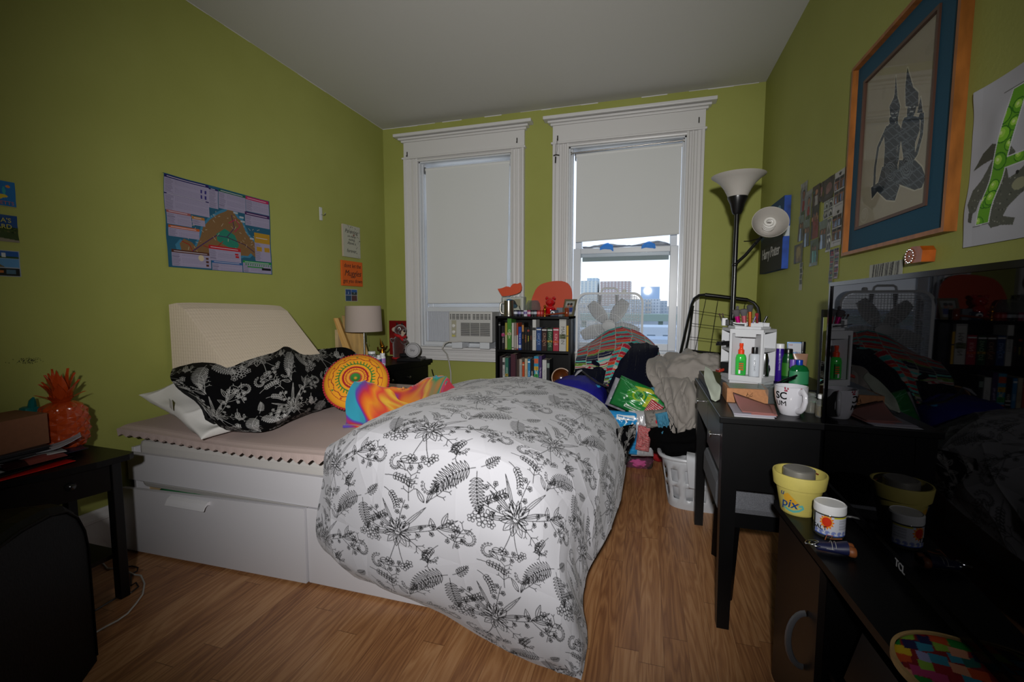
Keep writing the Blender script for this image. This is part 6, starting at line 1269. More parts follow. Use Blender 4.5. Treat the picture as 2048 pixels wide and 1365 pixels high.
def tube_(name, lab, x_, y_, z_, w_, h_, m_, capm, print_=None, sq=None, ptxt=None):
    r = thing(name, lab, 'tube', (x_,y_,z_)); A = []
    for i in range(12):
        v_ = i/11; rx = w_/2*(.72+.28*v_); ry = .018*(1-v_)**.7+.0012; A.append([(x_+rx*math.cos(a), y_+ry*math.sin(a), z_+.02+(h_-.02)*v_) for a in np.linspace(0,2*PI,28,endpoint=False)])
    t = MB(); t.grid(A, True, wrapu=True); t.build('body', m_, r); t = MB(); t.lathe([(w_*.34,0),(w_*.36,.02)], (x_,y_,z_), 24, sy=.8); t.build('cap', capm, r)
    if print_: t = MB(); t.box((x_,y_-.004,z_+h_*.82),(w_*.9,.010,h_*.3)); t.build('print_band', print_, r)
    if ptxt: text_on('lettering', ptxt[0], ptxt[1], (x_,y_-.016,z_+ptxt[2]), (1,0,0), (0,0,1), mat('ink_'+ptxt[3],ptxt[3],.5), r)
    return r
tube_('cream_tube','light blue and white dry skin cream tube at the back',bpos(1588,2.46),2.46,DT+.04,.062,.175,mat('sky_tube','7fa6d8',.4),WP,mat('white_tube','b9bcc4',.4),ptxt=('Dry Skin',.014,.125,'1c3f7a'))
text_on('brand_print','CVS', .008, (bpos(1582,2.44),2.444,DT+.04+.162), (1,0,0), (0,0,1), mat('red_print','a0202a',.5), bpy.data.objects['cream_tube.001'])
x_ = bpos(1605,2.50); bottle('spray_bottle','black pump spray standing behind the tan tube','bottle',x_,2.50,DT+.04,bprof(.020,.13,.012),mat('black_plastic'),.13,.013,.045,mat('black_plastic'))
x_ = bpos(1609,2.33); tube_('cream_tube','translucent tan cream tube with a crimped top',x_,2.38,DT+.04,.062,.128,mat('tan_tube','8f6d58',.3,spec=.6),mat('tan_cap','6a4c3c',.4))
x_ = bpos(1605,2.16); r = bottle('mouthwash_bottle','clear bottle of green mouthwash with a blue cap','bottle',x_,2.19,DT+.04,[(.034,0),(.037,.004),(.037,.075),(.030,.09),(.013,.10)],mat('green_liquid','0f6a35',.08,trans=.35,spec=.8),.098,.013,.022,mat('blue_cap','12349a',.3),(.018,.072,.0376,mat('green_print','2c7a50',.4)),sy=.6)

# tall mirror standing on the desk
r = thing('table_mirror','upright mirror with black edges standing at the TV side of the desk','mirror',(.66,2.05,DT)); m0, m1 = P(1634,880,y=2.02), P(1650,592,y=2.08)
t = MB(); a_ = Vector((.665,2.075,DT+.001)); ud = Vector((.52,-.85,0)).normalized(); up_ = Vector((.02,.06,1)).normalized(); nd = ud.cross(up_)
H_ = .375; W_ = .30
t.prism([(0,0),(W_,0),(W_,H_),(0,H_)], .012, a_-nd*.0, ud, up_, -nd); t.build('backing', mat('black_plastic'), r)
t = MB(); t.prism([(.008,.008),(W_-.008,.008),(W_-.008,H_-.03),(.008,H_-.03)], .001, a_+nd*.0005, ud, up_, nd); t.build('mirror_glass', mat('mirror','d6dada',.02,metal=1), r)
t = MB(); t.prism([(0,0),(.007,0),(.007,H_),(0,H_)], .004, a_, ud, up_, nd); t.prism([(0,H_-.03),(W_,H_-.03),(W_,H_),(0,H_)], .004, a_, ud, up_, nd); t.build('frame', mat('grey_edge','26282a',.3), r)
# mug
mx, my = .505, 1.835; r = thing('mug','large white mug reading SC and UM with red flecks on the rim','mug',(mx,my,DT)); CER = mat('ceramic','bdbcc2',.12,spec=.7,coat=.4)
t = MB(); t.lathe([(.030,0),(.033,.003),(.041,.025),(.049,.055),(.0525,.080),(.053,.104),(.0495,.104),(.049,.08),(.038,.028),(.028,.010),(.001,.009)], (mx,my,DT), 48); t.build('cup', CER, r)
vx, vy = Vector((.80,-.20,0)).normalized(), None; t = MB(); hp_ = [(.050,.088),(.066,.094),(.078,.082),(.080,.062),(.072,.038),(.058,.024),(.041,.020)]; hd_ = Vector((.30,-.95,0)).normalized()
t.tube([Vector((mx,my,DT))+hd_*a+Vector((0,0,b)) for a,b in hp_], [.0085,.008,.0075,.0075,.0075,.0075,.008], 12, flat=1.35); t.build('handle', CER, r)
INK = mat('black_print','0c0c0e',.5)
text_round('lettering','SC',.036,(mx,my),.0527,R(-140),DT+.072,INK,r,bold=.0006,taper=.13); text_round('lettering','UM',.026,(mx,my),.0478,R(-142),DT+.044,INK,r,taper=.27)
t = MB(); q = random.Random(3)
for k in range(16): a_ = R(q.choice([-130,-122,-115,-70,-64])+q.uniform(-6,6)); z_ = DT+q.uniform(.090,.103); t.ball((mx+.0528*math.cos(a_),my+.0528*math.sin(a_),z_),q.uniform(.0015,.0032),8)
t.build('red_flecks', mat('lipstick','8a2038',.5), r)
# cardboard box, envelopes, letters
CARD = mat('kraft_card','9c6b45',.75,noise=.12,nscale=90)
r = thing('cardboard_box','small brown cardboard box with a faded label on the desk','cardboard box',(.40,2.03,DT)); t = MB()
b0 = [Vector(p_) for p_ in ((.318,1.985,0),(.468,1.985,0),(.478,2.125,0),(.322,2.128,0))]; t.raw([(p_.x,p_.y,z) for z in (DT+.001,DT+.058) for p_ in b0], [(3,2,1,0),(4,5,6,7),(0,1,5,4),(1,2,6,5),(2,3,7,6),(3,0,4,7)]); t.build('carton', CARD, r)
t = MB(); q = [Vector((p_.x*.86+.395*.14,p_.y*.86+2.055*.14,0)) for p_ in b0]; t.raw([(p_.x,p_.y,z) for z in (DT+.0581,DT+.0586) for p_ in q], [(4,5,6,7),(0,1,5,4),(1,2,6,5),(2,3,7,6),(3,0,4,7)]); t.build('label', mat('grey_label','75776a',.4,noise=.3,nscale=150), r)
cv = Cv(10,10); t = MB(); t.tube([(.36,1.9835,DT+.030),(.372,1.9835,DT+.026),(.39,1.9835,DT+.024),(.41,1.9835,DT+.030),(.412,1.9835,DT+.045),(.402,1.9835,DT+.032),(.392,1.9835,DT+.038),(.394,1.9835,DT+.044),(.39,1.9835,DT+.028)],.0008,5); t.build('pen_scribble', INK, r)
t = MB(); A = spline_surf([[P(1410,733,y=2.30),P(1418,738,y=2.28),P(1424,745,y=2.26)],[P(1408,755,y=2.18),P(1420,760,y=2.17),P(1432,765,y=2.16)],[P(1416,780,y=2.06),P(1428,785,y=2.06),P(1442,776,y=2.08)],[P(1424,800,z=DT+.003),P(1431,803,z=DT+.003),P(1438,801,z=DT+.003)]],60,30); A[...,2] += .002*vnoise(60,30,6,3,2)
cloth_obj('envelope','white padded envelope standing upright left of the cardboard box','envelope',A,None,mat('white_paper','a9b0a2',.6),.004)
def flat(name, lab, cat, pts, z, m_, th=.0012, bow=0, col=None, group=None):
    """a sheet of paper through four corners"""
    q = [Vector((p_[0],p_[1],z)) for p_ in pts]; U, V = np.meshgrid(np.linspace(0,1,14),np.linspace(0,1,10)); a0,a1,a2,a3 = [np.array(v) for v in q]
    A = (a0*(1-U[...,None])+a1*U[...,None])*(1-V[...,None])+(a3*(1-U[...,None])+a2*U[...,None])*V[...,None]; A[...,2] += bow*(V**2)*(1-U)+.0005
    o = fast_grid(name, A, col, m_); qq = o.modifiers.new('thick','SOLIDIFY'); qq.thickness = th; qq.offset = 1; tag(o, lab, cat, group); return o
WPAP = mat('letter_paper','aaa8ae',.6); PINK = mat('pink_envelope','94615c',.5)
flat('letter','white letter, lowest sheet of the stack by the desk edge','letter',[(.305,1.735),(.432,1.735),(.475,1.96),(.325,1.97)],DT,WPAP,group='post on the desk')
flat('letter','white letter with a window, second sheet from the bottom of the stack','letter',[(.308,1.760),(.442,1.752),(.480,1.985),(.318,1.965)],DT+.0022,mat('letter_paper_b','9d98a4',.6),group='post on the desk')
flat('envelope','pale pink envelope on top of the stack of letters','envelope',[(.365,1.765),(.448,1.765),(.486,1.97),(.40,1.97)],DT+.0044,PINK,group='post on the desk')
flat('envelope','glossy pink envelope tilted up against the cardboard box','envelope',[(.340,1.785),(.44,1.775),(.462,1.93),(.335,1.955)],DT+.0066,PINK,bow=.04,group='post on the desk')
# glass vials by the TV
for x_, y_, h_, lab in ((.60,1.82,.066,'small glass bottle of yellow oil with a white cap beside the TV'),(.585,1.885,.060,'clear little glass bottle just behind the mug handle')):
    r = bottle('glass_vial',lab,'bottle',x_,y_,DT,bprof(.020,h_,.012),mat('vial_glass','dfe4e0',.04,trans=.9,ior=1.2),h_,.0145,.014,WP if h_ > .062 else mat('vial_glass'))
    t = MB(); t.lathe([(.017,.004),(.017,.04)], (x_,y_,DT), 18); t.build('oil', mat('yellow_oil' if h_ > .062 else 'pale_oil','8a6a14' if h_ > .062 else '6a5a3a',.1,trans=.5), r)
t = MB(); t.lathe([(.030,0),(.040,.05),(.038,.075),(.036,.075),(.037,.05),(.027,.004)], (.475,2.02,DT), 24, cap=False); solo('glass_tumbler', t, GL, 'small glass tumbler between the pink envelope and the mug', 'glass')
t = MB(); t.tube([(.50,2.12,DT+.045),(.54,2.08,DT+.085),(.575,2.03,DT+.115)],.006,8,flat=.5); t.tube([(.47,2.14,DT+.045),(.54,2.09,DT+.07),(.575,2.03,DT+.112)],.005,8,flat=.5); solo('hair_clip', t, mat('black_plastic'), 'black angled hair tool leaning before the green mouthwash', 'hair tool')
# ================================================================ TV and its stand
so = Vector((.399,1.567,0)); sd = Vector((.040,-.705,0)).normalized(); sn = Vector((-sd.y,sd.x,0)); sn = sn if sn.x > 0 else -sn; SZ = .58; SL, SD = 1.42, .315
def slab(t, s0, s1, d0, d1, z0, z1): q = [so+sd*s0+sn*d0, so+sd*s1+sn*d0, so+sd*s1+sn*d1, so+sd*s0+sn*d1]; t.raw([(p_.x,p_.y,z) for z in (z0,z1) for p_ in q], [(3,2,1,0),(4,5,6,7),(0,1,5,4),(1,2,6,5),(2,3,7,6),(3,0,4,7)]); return t
r = thing('tv_stand','long black TV stand with a curved grey handle and open shelves','TV stand',so+sd*.7+sn*.15)
slab(MB(),0,SL,0,SD,SZ-.020,SZ).build('top_panel', BLK, r)
slab(MB(),.02,.036,.015,SD-.01,0,SZ-.02).build('side_panel', BLK, r); slab(MB(),.325,.341,.02,SD-.01,.03,SZ-.02).build('divider', BLK, r); slab(MB(),SL-.036,SL-.02,.015,SD-.01,0,SZ-.02).build('side_panel', BLK, r)
slab(MB(),.04,SL-.04,.03,SD-.01,.03,.046).build('shelf', BLK, r); slab(MB(),.341,SL-.04,.03,SD-.01,.285,.300).build('shelf', BLK, r); slab(MB(),.02,SL-.02,SD-.012,SD-.006,.0,SZ-.02).build('back_panel', BLK, r)
d = slab(MB(),.045,.335,.004,.020,.03,SZ-.03).build('door', mat('dark_door','15100e',.35,spec=.5), r)
hm = so+sd*.272+sn*.004; t = MB(); t.tube([hm+sn*-(.038*math.sin(PI*k/14)+.002)+Vector((0,0,.315+.075*math.cos(PI*k/14))) for k in range(15)],.006,8,flat=1.4); t.build('handle', mat('handle_grey','77787e',.3,metal=.7), d)
# odds and ends on the open shelves
t = slab(MB(),.40,.62,.05,.26,.301,.335); solo('game_console', t, mat('black_plastic'), 'flat black box on the middle shelf of the TV stand', 'box')
t = MB(); q0 = so+sd*.42+sn*.03+Vector((0,0,.302)); t.prism([(0,0),(.17,0),(.17,.12),(0,.12)], .008, q0+Vector((0,0,.04)), sd, Vector((.25,0,.97)), sn); solo('leaning_board', t, mat('black_plastic'), 'thin black frame leaning inside the TV stand under the top', 'frame')
t = MB(); t.prism([(0,0),(.20,0),(.20,.004),(0,.004)], .10, so+sd*.40+sn*.045+Vector((0,0,.336)), sd, (0,0,1), sn); solo('wooden_ruler', t, mat('pale_wood'), 'strip of pale wood lying on the flat black box in the stand', 'strip')
cv = Cv(60,40,'2b5565'); cv.disk(.4,.5,.25,'8a5c48',.35); cv.poly([(.3,.1),(.55,.1),(.45,.8)],'9aa6ae'); cv.rect(.7,0,1,1,'1c3a48')
bk = thing('photo_book','glossy book with a blue and brown cover on the low shelf of the stand','book',so+sd*.5+sn*.08+Vector((0,0,.047))); slab(MB(),.38,.66,.02,.22,.047,.075).build('pages', mat('black_plastic'), bk); sheet('cover_print', cv, so+sd*.66+sn*.03+Vector((0,0,.0756)), -sd, sn, .28, .18, mat_vc('photo_print',.4), bk)
# TV
TVo = Vector((.578,1.735,.600)); td = Vector((-.025,-1,0)).normalized(); tn = Vector((-td.y*-1,td.x,0)); tn = Vector((-1,.025,0)).normalized(); TW_, THt = 1.24, .668
r = thing('television','large glossy black flat television reflecting the room, on the black stand','television',TVo+td*.62-Vector((0,0,.02)))
GB = mat('gloss_bezel','030304',.12,spec=.08)
SCR = bpy.data.materials.new('tv_screen'); SCR.use_nodes = True; nt = SCR.node_tree; nt.nodes.clear(); o_ = nt.nodes.new('ShaderNodeOutputMaterial'); mx = nt.nodes.new('ShaderNodeMixShader'); df = nt.nodes.new('ShaderNodeBsdfDiffuse'); gl = nt.nodes.new('ShaderNodeBsdfGlossy'); frs = nt.nodes.new('ShaderNodeFresnel')
df.inputs[0].default_value = (.0008,.0008,.001,1); gl.inputs[0].default_value = (.40,.40,.42,1); gl.inputs['Roughness'].default_value = .02; frs.inputs[0].default_value = 1.42
nt.links.new(frs.outputs[0], mx.inputs[0]); nt.links.new(df.outputs[0], mx.inputs[1]); nt.links.new(gl.outputs[0], mx.inputs[2]); nt.links.new(mx.outputs[0], o_.inputs[0])
t = MB(); t.prism([(.012,.020),(TW_-.012,.020),(TW_-.012,THt-.012),(.012,THt-.012)], .001, TVo, td, (0,0,1), tn); t.build('screen', SCR, r)
t = MB()
for q in ([(0,0),(TW_,0),(TW_,.020),(0,.020)],[(0,THt-.012),(TW_,THt-.012),(TW_,THt),(0,THt)],[(0,.02),(.012,.02),(.012,THt-.012),(0,THt-.012)],[(TW_-.012,.02),(TW_,.02),(TW_,THt-.012),(TW_-.012,THt-.012)]): t.prism(q, .012, TVo-tn*.006, td, (0,0,1), tn)
t.build('bezel', GB, r); t = MB(); t.prism([(.0,.0),(TW_,.0),(TW_,THt),(.0,THt)], .012, TVo-tn*.006, td, (0,0,1), -tn); t.prism([(.1,.05),(TW_-.1,.05),(TW_-.1,.45),(.1,.45)], .03, TVo-tn*.018, td, (0,0,1), -tn); t.build('rear_housing', mat('black_plastic'), r)
for s in (.28,.96): t = MB(); c_ = TVo+td*s; t.tube([c_+tn*.09+Vector((0,0,-.014)),c_+Vector((0,0,.0)),c_-tn*.09+Vector((0,0,-.014))],.006,8,flat=1); t.build('foot', mat('black_plastic'), r)
text_on('brand_print','TCL',.024,TVo+td*.555+tn*.0065+Vector((0,0,.010)),td,(0,0,1),mat('silver_print','8c8c90',.4),r,bold=.0004)
# flower pot, jar, boot, hoop
px_, py_ = .447, 1.500; YEL = mat('yellow_paint','b3a657',.6,spec=.3,noise=.05,nscale=30); r = thing('flower_pot','pale yellow painted flower pot holding a jar lid on the TV stand','flower pot',(px_,py_,SZ))
t = MB(); t.lathe([(.044,0),(.046,.003),(.060,.078),(.060,.080),(.067,.082),(.0715,.118),(.070,.121),(.066,.121),(.062,.085),(.056,.078),(.042,.010),(.001,.008)], (px_,py_,SZ), 56); t.build('pot', YEL, r)
cvp = Cv(170,90,'b3a657'); cvp.poly([(.02,.80),(.22,.95),(.66,.45),(.45,.35),(.1,.4)],'c4942a'); cvp.line([(.02,.22),(.2,.14),(.4,.12),(.6,.2),(.74,.34),(.70,.44),(.60,.42)],.055,'5aa39a')
U, V = np.meshgrid(np.linspace(0,1,170), np.linspace(1,0,90)); ang = R(-150)+U*R(78); zz = .006+V*.066; rad = .0445+.0155*zz/.078+.0018; A = np.stack([px_+rad*np.cos(ang), py_+rad*np.sin(ang), SZ+zz],-1); fast_grid('painted_wave', A, cvp.a, mat_vc('paint_print',.5), r)
NB = mat('navy_paint','173f78',.5); text_round('lettering','pix',.038,(px_,py_),.0545,R(-132),SZ+.036,NB,r,taper=.2,shear=.25,bold=.0003); text_round('lettering','u',.024,(px_,py_),.0602,R(-150),SZ+.066,NB,r,taper=.2,shear=.3)
t = MB(); lc = (px_-.001,py_+.004,SZ+.024); t.lathe([(.042,.080),(.042,.100),(.0415,.104),(.038,.106),(.036,.1045),(.035,.1055),(.001,.1055)], lc, 48); t.lathe([(.038,.03),(.0395,.085)], lc, 32)
solo('mason_jar_lid', t, mat('zinc','8f8c85',.35,metal=.55), 'grey metal jar lid sitting inside the yellow flower pot', 'jar lid')
t = MB(); t.tube([(px_-.002+.013*math.cos(a),py_+.03,SZ+.118+.010*math.sin(a)) for a in np.linspace(0,PI,9)],.0016,6); t.tube([(px_+.01,py_+.035,SZ+.120),(px_+.035,py_+.035,SZ+.118),(px_+.055,py_+.02,SZ+.110)],.003,6,flat=.6); solo('leather_tag', t, mat('leather','6a2a18',.5), 'wire loop and brown leather strap behind the jar lid', 'strap')
jx, jy = .484, 1.372; r = thing('salt_jar','clear jar with white lid and a sun label reading SALT','jar',(jx,jy,SZ)); t = MB(); t.lathe([(.034,0),(.036,.004),(.036,.062),(.033,.066)], (jx,jy,SZ), 48); t.build('glass', mat('jar_grey','3a3a34',.08,spec=.7), r)
t = MB(); t.lathe([(.0370,.064),(.0375,.068),(.0370,.084),(.034,.087),(.0325,.0855),(.001,.0855)], (jx,jy,SZ), 48); t.build('lid', WP, r)
cv = Cv(200,110,'b9bcc6'); cv.rect(.52,.93,1,1,'b9b02a')
st_ = [(.34+.20*(1 if k%2==0 else .70)*math.cos(k*PI/13), .70+.40*(1 if k%2==0 else .70)*math.sin(k*PI/13)) for k in range(26)]; cv.poly(st_,'d66a1c'); cv.disk(.34,.70,.25,'c23218'); cv.line([(.34+.135*math.cos(a),.70+.26*math.sin(a)) for a in np.linspace(0,2*PI,40)],.016,'dfa83a')
for k in range(7):
    x0_ = .06+.155*k
    for rr in (.10,.07,.04,.015): cv.line([(x0_+rr*.55*math.cos(a),.15+rr*math.sin(a)) for a in np.linspace(0,5.2,16)],.010,'3a55a8')
cv.rect(0,0,1,.05,'3a55a8')
for k in range(12): cv.line([(.66,.86-.042*k-(.03 if k > 5 else 0)),(.96 if k%4 else .85,.86-.042*k-(.03 if k > 5 else 0))],.006,'5c5c64')
U, V = np.meshgrid(np.linspace(0,1,200), np.linspace(1,0,110)); ang = R(-165)+U*R(140); A = np.stack([jx+.0364*np.cos(ang), jy+.0364*np.sin(ang), SZ+.008+V*.052],-1); fast_grid('label', A, cv.a, mat_vc('label_print',.4), r)
text_round('lettering','SALT',.016,(jx,jy),.0368,R(-142),SZ+.026,INK,r)
# little duck boot key ring
r = thing('boot_key_ring','miniature blue and tan lace up boot on a key ring lying on the TV stand','key ring',(.47,1.26,SZ)); o_ = Vector((.452,1.262,SZ)); bu = Vector((.985,-.10,0)).normalized(); bv = Vector((.10,.985,0)).normalized()
NAVYL = mat('navy_leather','11163a',.5); TAN = mat('tan_rubber','7a4420',.5)
def bp3(a, b, c): return o_+bu*a+bv*b+Vector((0,0,c))
A = []
for s, rw, rh, zc in ((-.030,.008,.008,.012),(-.028,.012,.010,.013),(-.005,.014,.012,.014),(.012,.017,.014,.016),(.026,.019,.017,.018),(.034,.019,.018,.019)):
    A.append([bp3(s, rw*math.cos(a), zc+rh*math.sin(a)*.9) for a in np.linspace(0,2*PI,22,endpoint=False)])
t = MB(); t.grid([[tuple(v) for v in row] for row in A], True, wrapu=True); t.build('upper', NAVYL, r)
t = MB()
for s_ in (-.010,.010): t.lathe([(.0105,0),(.0125,.004),(.0125,.012),(.010,.015)], bp3(.034,s_,.016), 20, ax=bu)
t.box(bp3(.040,0,.016),(.010,.024,.020),.003); t.build('sole', TAN, r)
t = MB(); 
for s in (.000,.008,.022): t.tube([bp3(s, .0155*math.cos(a)+0, .0155+.0145*math.sin(a)) for a in np.linspace(.1,PI-.1,10)],.0006,4)
t.tube([bp3(-.012+.05*k/12,-.0150,.016) for k in range(12)],.0006,4); t.build('stitching', mat('stitch','a9a9a4',.6), r)
t = MB(); t.tube([bp3(-.040+.014*math.cos(a), .002+.010*math.sin(a), .018+.004*math.cos(a)) for a in np.linspace(0,2*PI,20,endpoint=False)],.0016,6,True); t.tube([bp3(-.030+.016*math.cos(a), .0+.011*math.sin(a), .016) for a in np.linspace(0,2*PI,20,endpoint=False)],.0016,6,True); t.build('split_ring', mat('foil'), r)
t = MB(); t.tube([bp3(-.010,.012,.026),bp3(-.004,.024,.034),bp3(.008,.018,.036),bp3(.000,.012,.030),bp3(.012,.020,.028),bp3(.026,.014,.034)],.0012,5); t.build('lace', mat('lace_tan','8a4a22',.7), r)
# patchwork hoop
hc = Vector((.525,.880,SZ)); rr = .098; r = thing('embroidery_hoop','round wooden hoop filled with bright patchwork on the near end of the stand','embroidery hoop',hc)
t = MB(); t.lathe([(rr,0),(rr+.006,0),(rr+.006,.012),(rr,.012)], hc, 80, cap=False); t.build('hoop', mat('bamboo','a88a5a',.5,noise=.15,nscale=60), r)
cv = Cv(260,260,'7a1018'); q = random.Random(11); pal = ['8a1020','0f7a2c','c9a81c','2a7fa0','b8451c','6a3f8a','145a58','a8326a','c98a70','1a1a48','7fa83a','8f8fc0']
for i in range(-1,9):
    for j in range(-1,9):
        x_ = i/8+.04*(j%2)+.02*math.sin(i*3+j); y_ = j/8+.03*math.cos(i*2); s_ = .125; k_ = .03*math.sin(i+j*2); cv.poly([(x_,y_),(x_+s_,y_+k_),(x_+s_+.04,y_+s_+k_),(x_+.03,y_+s_)], q.choice(pal))
U, V = np.meshgrid(np.linspace(0,1,90), np.linspace(0,2*PI,200)); A = np.stack([hc.x+rr*U*np.cos(V), hc.y+rr*U*np.sin(V), SZ+.008+0*U],-1); ix = np.clip(((.5+.5*U*np.cos(V))*259).astype(int),0,259); iy = np.clip(((.5-.5*U*np.sin(V))*259).astype(int),0,259); fast_grid('patchwork', A, cv.a[iy,ix], mat_vc('patch_print',.7), r)
# ================================================================ things on the walls
PR = mat_vc('photo_print', .4); PAPER = mat_vc('paper_print', .7)
def on_right(name, lab, cat, cv, y0, z0, w, h, m=PAPER, group=None, curl=0, seed=0, off=.001, skew=None):
    """y0 = its left edge as seen (the larger y), z0 = its bottom"""
    o = sheet(name, cv, (XR-off, y0, z0), (0,-1,0), (0,0,1), w, h, m, None, curl, seed); o['label'] = lab; o['category'] = cat
    if group: o['group'] = group
    return o
def on_left(name, lab, cat, cv, y0, z0, w, h, m=PAPER, curl=0, seed=0):
    o = sheet(name, cv, (XL+.001, y0, z0), (0,1,0), (0,0,1), w, h, m, None, curl, seed); o['label'] = lab; o['category'] = cat; return o
# ---- the big framed print
Y0, Y1, Z0, Z1 = 2.226, 1.541, 1.396, 2.144; r = thing('framed_print','wooden framed blue matted print of two kneeling crowned figures','framed picture',(XR,(Y0+Y1)/2,Z0))
FRW = mat('oak_frame','8a5220',.4,noise=.25,nscale=10,aniso=(4,4,1)); FRD = mat('walnut_frame','4a3024',.45)
def fr(q0, q1, w0, w1, d): pass
def bar(name, pts, d0, d1, m, par):
    """bar whose outline is given in (y, z); from the wall out to depth"""
    t = MB(); v = [Vector((XR-d0, y, z)) for y, z in pts]+[Vector((XR-d1, y, z)) for y, z in pts]; k = len(pts)
    t.raw(v, [tuple(range(k)), tuple(range(2*k-1,k-1,-1))]+[(i,k+i,k+(i+1)%k,(i+1)%k) for i in range(k)]); return t.build(name, m, par)
fw, fh = .013, .013; D_ = .030
bar('side_rail',[(Y0,Z0),(Y0,Z1),(Y0-fw,Z1-fh),(Y0-fw,Z0+fh)],0,D_,FRW,r); bar('side_rail',[(Y1,Z0),(Y1+fw,Z0+fh),(Y1+fw,Z1-fh),(Y1,Z1)],0,D_,FRW,r)
bar('cross_rail',[(Y0,Z1),(Y1,Z1),(Y1+fw,Z1-fh),(Y0-fw,Z1-fh)],0,D_,FRW,r); bar('cross_rail',[(Y0,Z0),(Y0-fw,Z0+fh),(Y1+fw,Z0+fh),(Y1,Z0)],0,D_,FRW,r)
MT = mat('teal_mat','0f4258',.8,noise=.12,nscale=300); my0, my1, mz0, mz1 = 2.150, 1.668, 1.490, 2.060
a, b, c_, d = Y0-fw, Y1+fw, Z0+fh, Z1-fh
t = MB()
for ya, yb, za, zb in ((a,my0,c_,d),(my1,b,c_,d),(my0,my1,c_,mz0),(my0,my1,mz1,d)): t.b2((XR-.010,min(ya,yb),za),(XR-.004,max(ya,yb),zb))
t.build('mat_board', MT, r)
iw = .011
bar('inner_rail',[(my0,mz0),(my0,mz1),(my0-iw,mz1-iw),(my0-iw,mz0+iw)],.004,.016,FRD,r); bar('inner_rail',[(my1,mz0),(my1+iw,mz0+iw),(my1+iw,mz1-iw),(my1,mz1)],.004,.016,FRD,r)
bar('inner_rail',[(my0,mz1),(my1,mz1),(my1+iw,mz1-iw),(my0-iw,mz1-iw)],.004,.016,FRD,r); bar('inner_rail',[(my0,mz0),(my0-iw,mz0+iw),(my1+iw,mz0+iw),(my1,mz0)],.004,.016,FRD,r)
def uv(p_): return ((my0-p_[0])/(my0-my1), (p_[1]-mz0)/(mz1-mz0))
cv = Cv(300,360,'a0927c')
q = random.Random(4)
for k in range(40): cv.disk(q.random(),q.random(),q.uniform(.02,.08),lin(np.array([158,145,122])/255*q.uniform(.97,1.03)),q.uniform(.02,.06))
def cq(cx_, cy_): w_ = P(1360+.67*cx_, .67*cy_, x=XR-.005); return uv((w_.y, w_.z))
bg = cv.a.copy(); INKC = '1f262e'
def fig(c):
    for pts in ([(645,226),(640,290),(626,318),(628,345),(652,350),(658,318),(650,290)],[(619,378),(630,366),(650,368),(657,376),(660,402),(649,440),(646,505),(608,505),(612,440),(610,408)],[(604,498),(650,496),(656,555),(642,599),(617,597),(590,572),(573,594),(571,560),(592,545)],
                [(679,201),(673,262),(674,318),(712,318),(712,276),(697,262)],[(708,338),(719,288),(725,336)],[(669,352),(690,346),(716,350),(716,388),(702,428),(702,472),(667,472),(660,420)],[(702,478),(722,498),(734,530),(722,560),(700,567),(655,550),(650,520),(655,478)],[(716,338),(729,336),(727,352),(716,354)]): cv.poly([cq(*q_) for q_ in pts], c)
    for pts, r_ in (([(617,384),(592,440),(583,500),(580,562)],.015),([(656,388),(655,432),(646,498)],.013),([(718,346),(724,352),(721,402),(706,458),(690,482)],.015),([(668,364),(655,428),(650,478)],.014),([(628,355),(632,376),(648,376),(648,352)],.012)): cv.line([cq(*q_) for q_ in pts], r_, c)
    for (x_,y_), rx, ry in (((640,345),.040,.050),((628,512),.036,.062),((692,325),.048,.056),((676,492),.046,.085),((634,372),.03,.015)): cv.disk(*cq(x_,y_), rx, c, ry)
fig(INKC); m_ = (cv.a != bg).any(2); g = m_.copy()
for _ in range(2): g[1:] |= g[:-1]; g[:-1] |= g[1:]; g[:,1:] |= g[:,:-1]; g[:,:-1] |= g[:,1:]
cv.a[g] = rgb('bcb09a'); cv.a[m_] = rgb(INKC); base = cv.a.copy(); W_ = '7d8286'
for cx_, y0_, y1_ in ((640,250,600),(692,230,566)):
    for k in range(34):
        yy = y0_+(y1_-y0_)*k/33; cv.line([cq(cx_+46*s_, yy+9*math.sin(s_*6+k*1.9)) for s_ in np.linspace(-1,1,16)], 1*.0018, '5a6168')
for cx_, cy_, rx, ry in ((628,512,15,28),(676,495,19,38)):
    for f_ in (1,.75,.5,.25): cv.line([cq(cx_+rx*f_*math.cos(t_), cy_+ry*f_*math.sin(t_)) for t_ in np.linspace(0,2*PI,24)], .0022, '6c7276')
for cx_, cy_ in ((640,338),(692,320)):
    cv.line([cq(cx_-9,cy_),cq(cx_-2,cy_+2)],.003,'a8a8a4'); cv.line([cq(cx_+4,cy_+1),cq(cx_+10,cy_-2)],.003,'a8a8a4'); cv.line([cq(cx_-5,cy_+14),cq(cx_+5,cy_+13)],.003,'a8a8a4')
cv.a[~m_] = np.where((cv.a != base).any(2)[...,None], base, cv.a)[~m_]
cv.disk(*uv((2.095,1.545)),.035,'a79a85'); cv.line([uv((2.095+.030*math.cos(a_),1.540+.026*math.sin(a_))) for a_ in np.linspace(0,2*PI,30)], .003, 'b0a48f')
sheet('figure_print', cv, (XR-.005,my0,mz0), (0,-1,0), (0,0,1), my0-my1, mz1-mz0, mat_vc('cloth_art',.7), r)
t = MB(); t.b2((XR-.0095,my1+iw,mz0+iw),(XR-.0090,my0-iw,mz1-iw)); t.build('glass_pane', PANE, r)
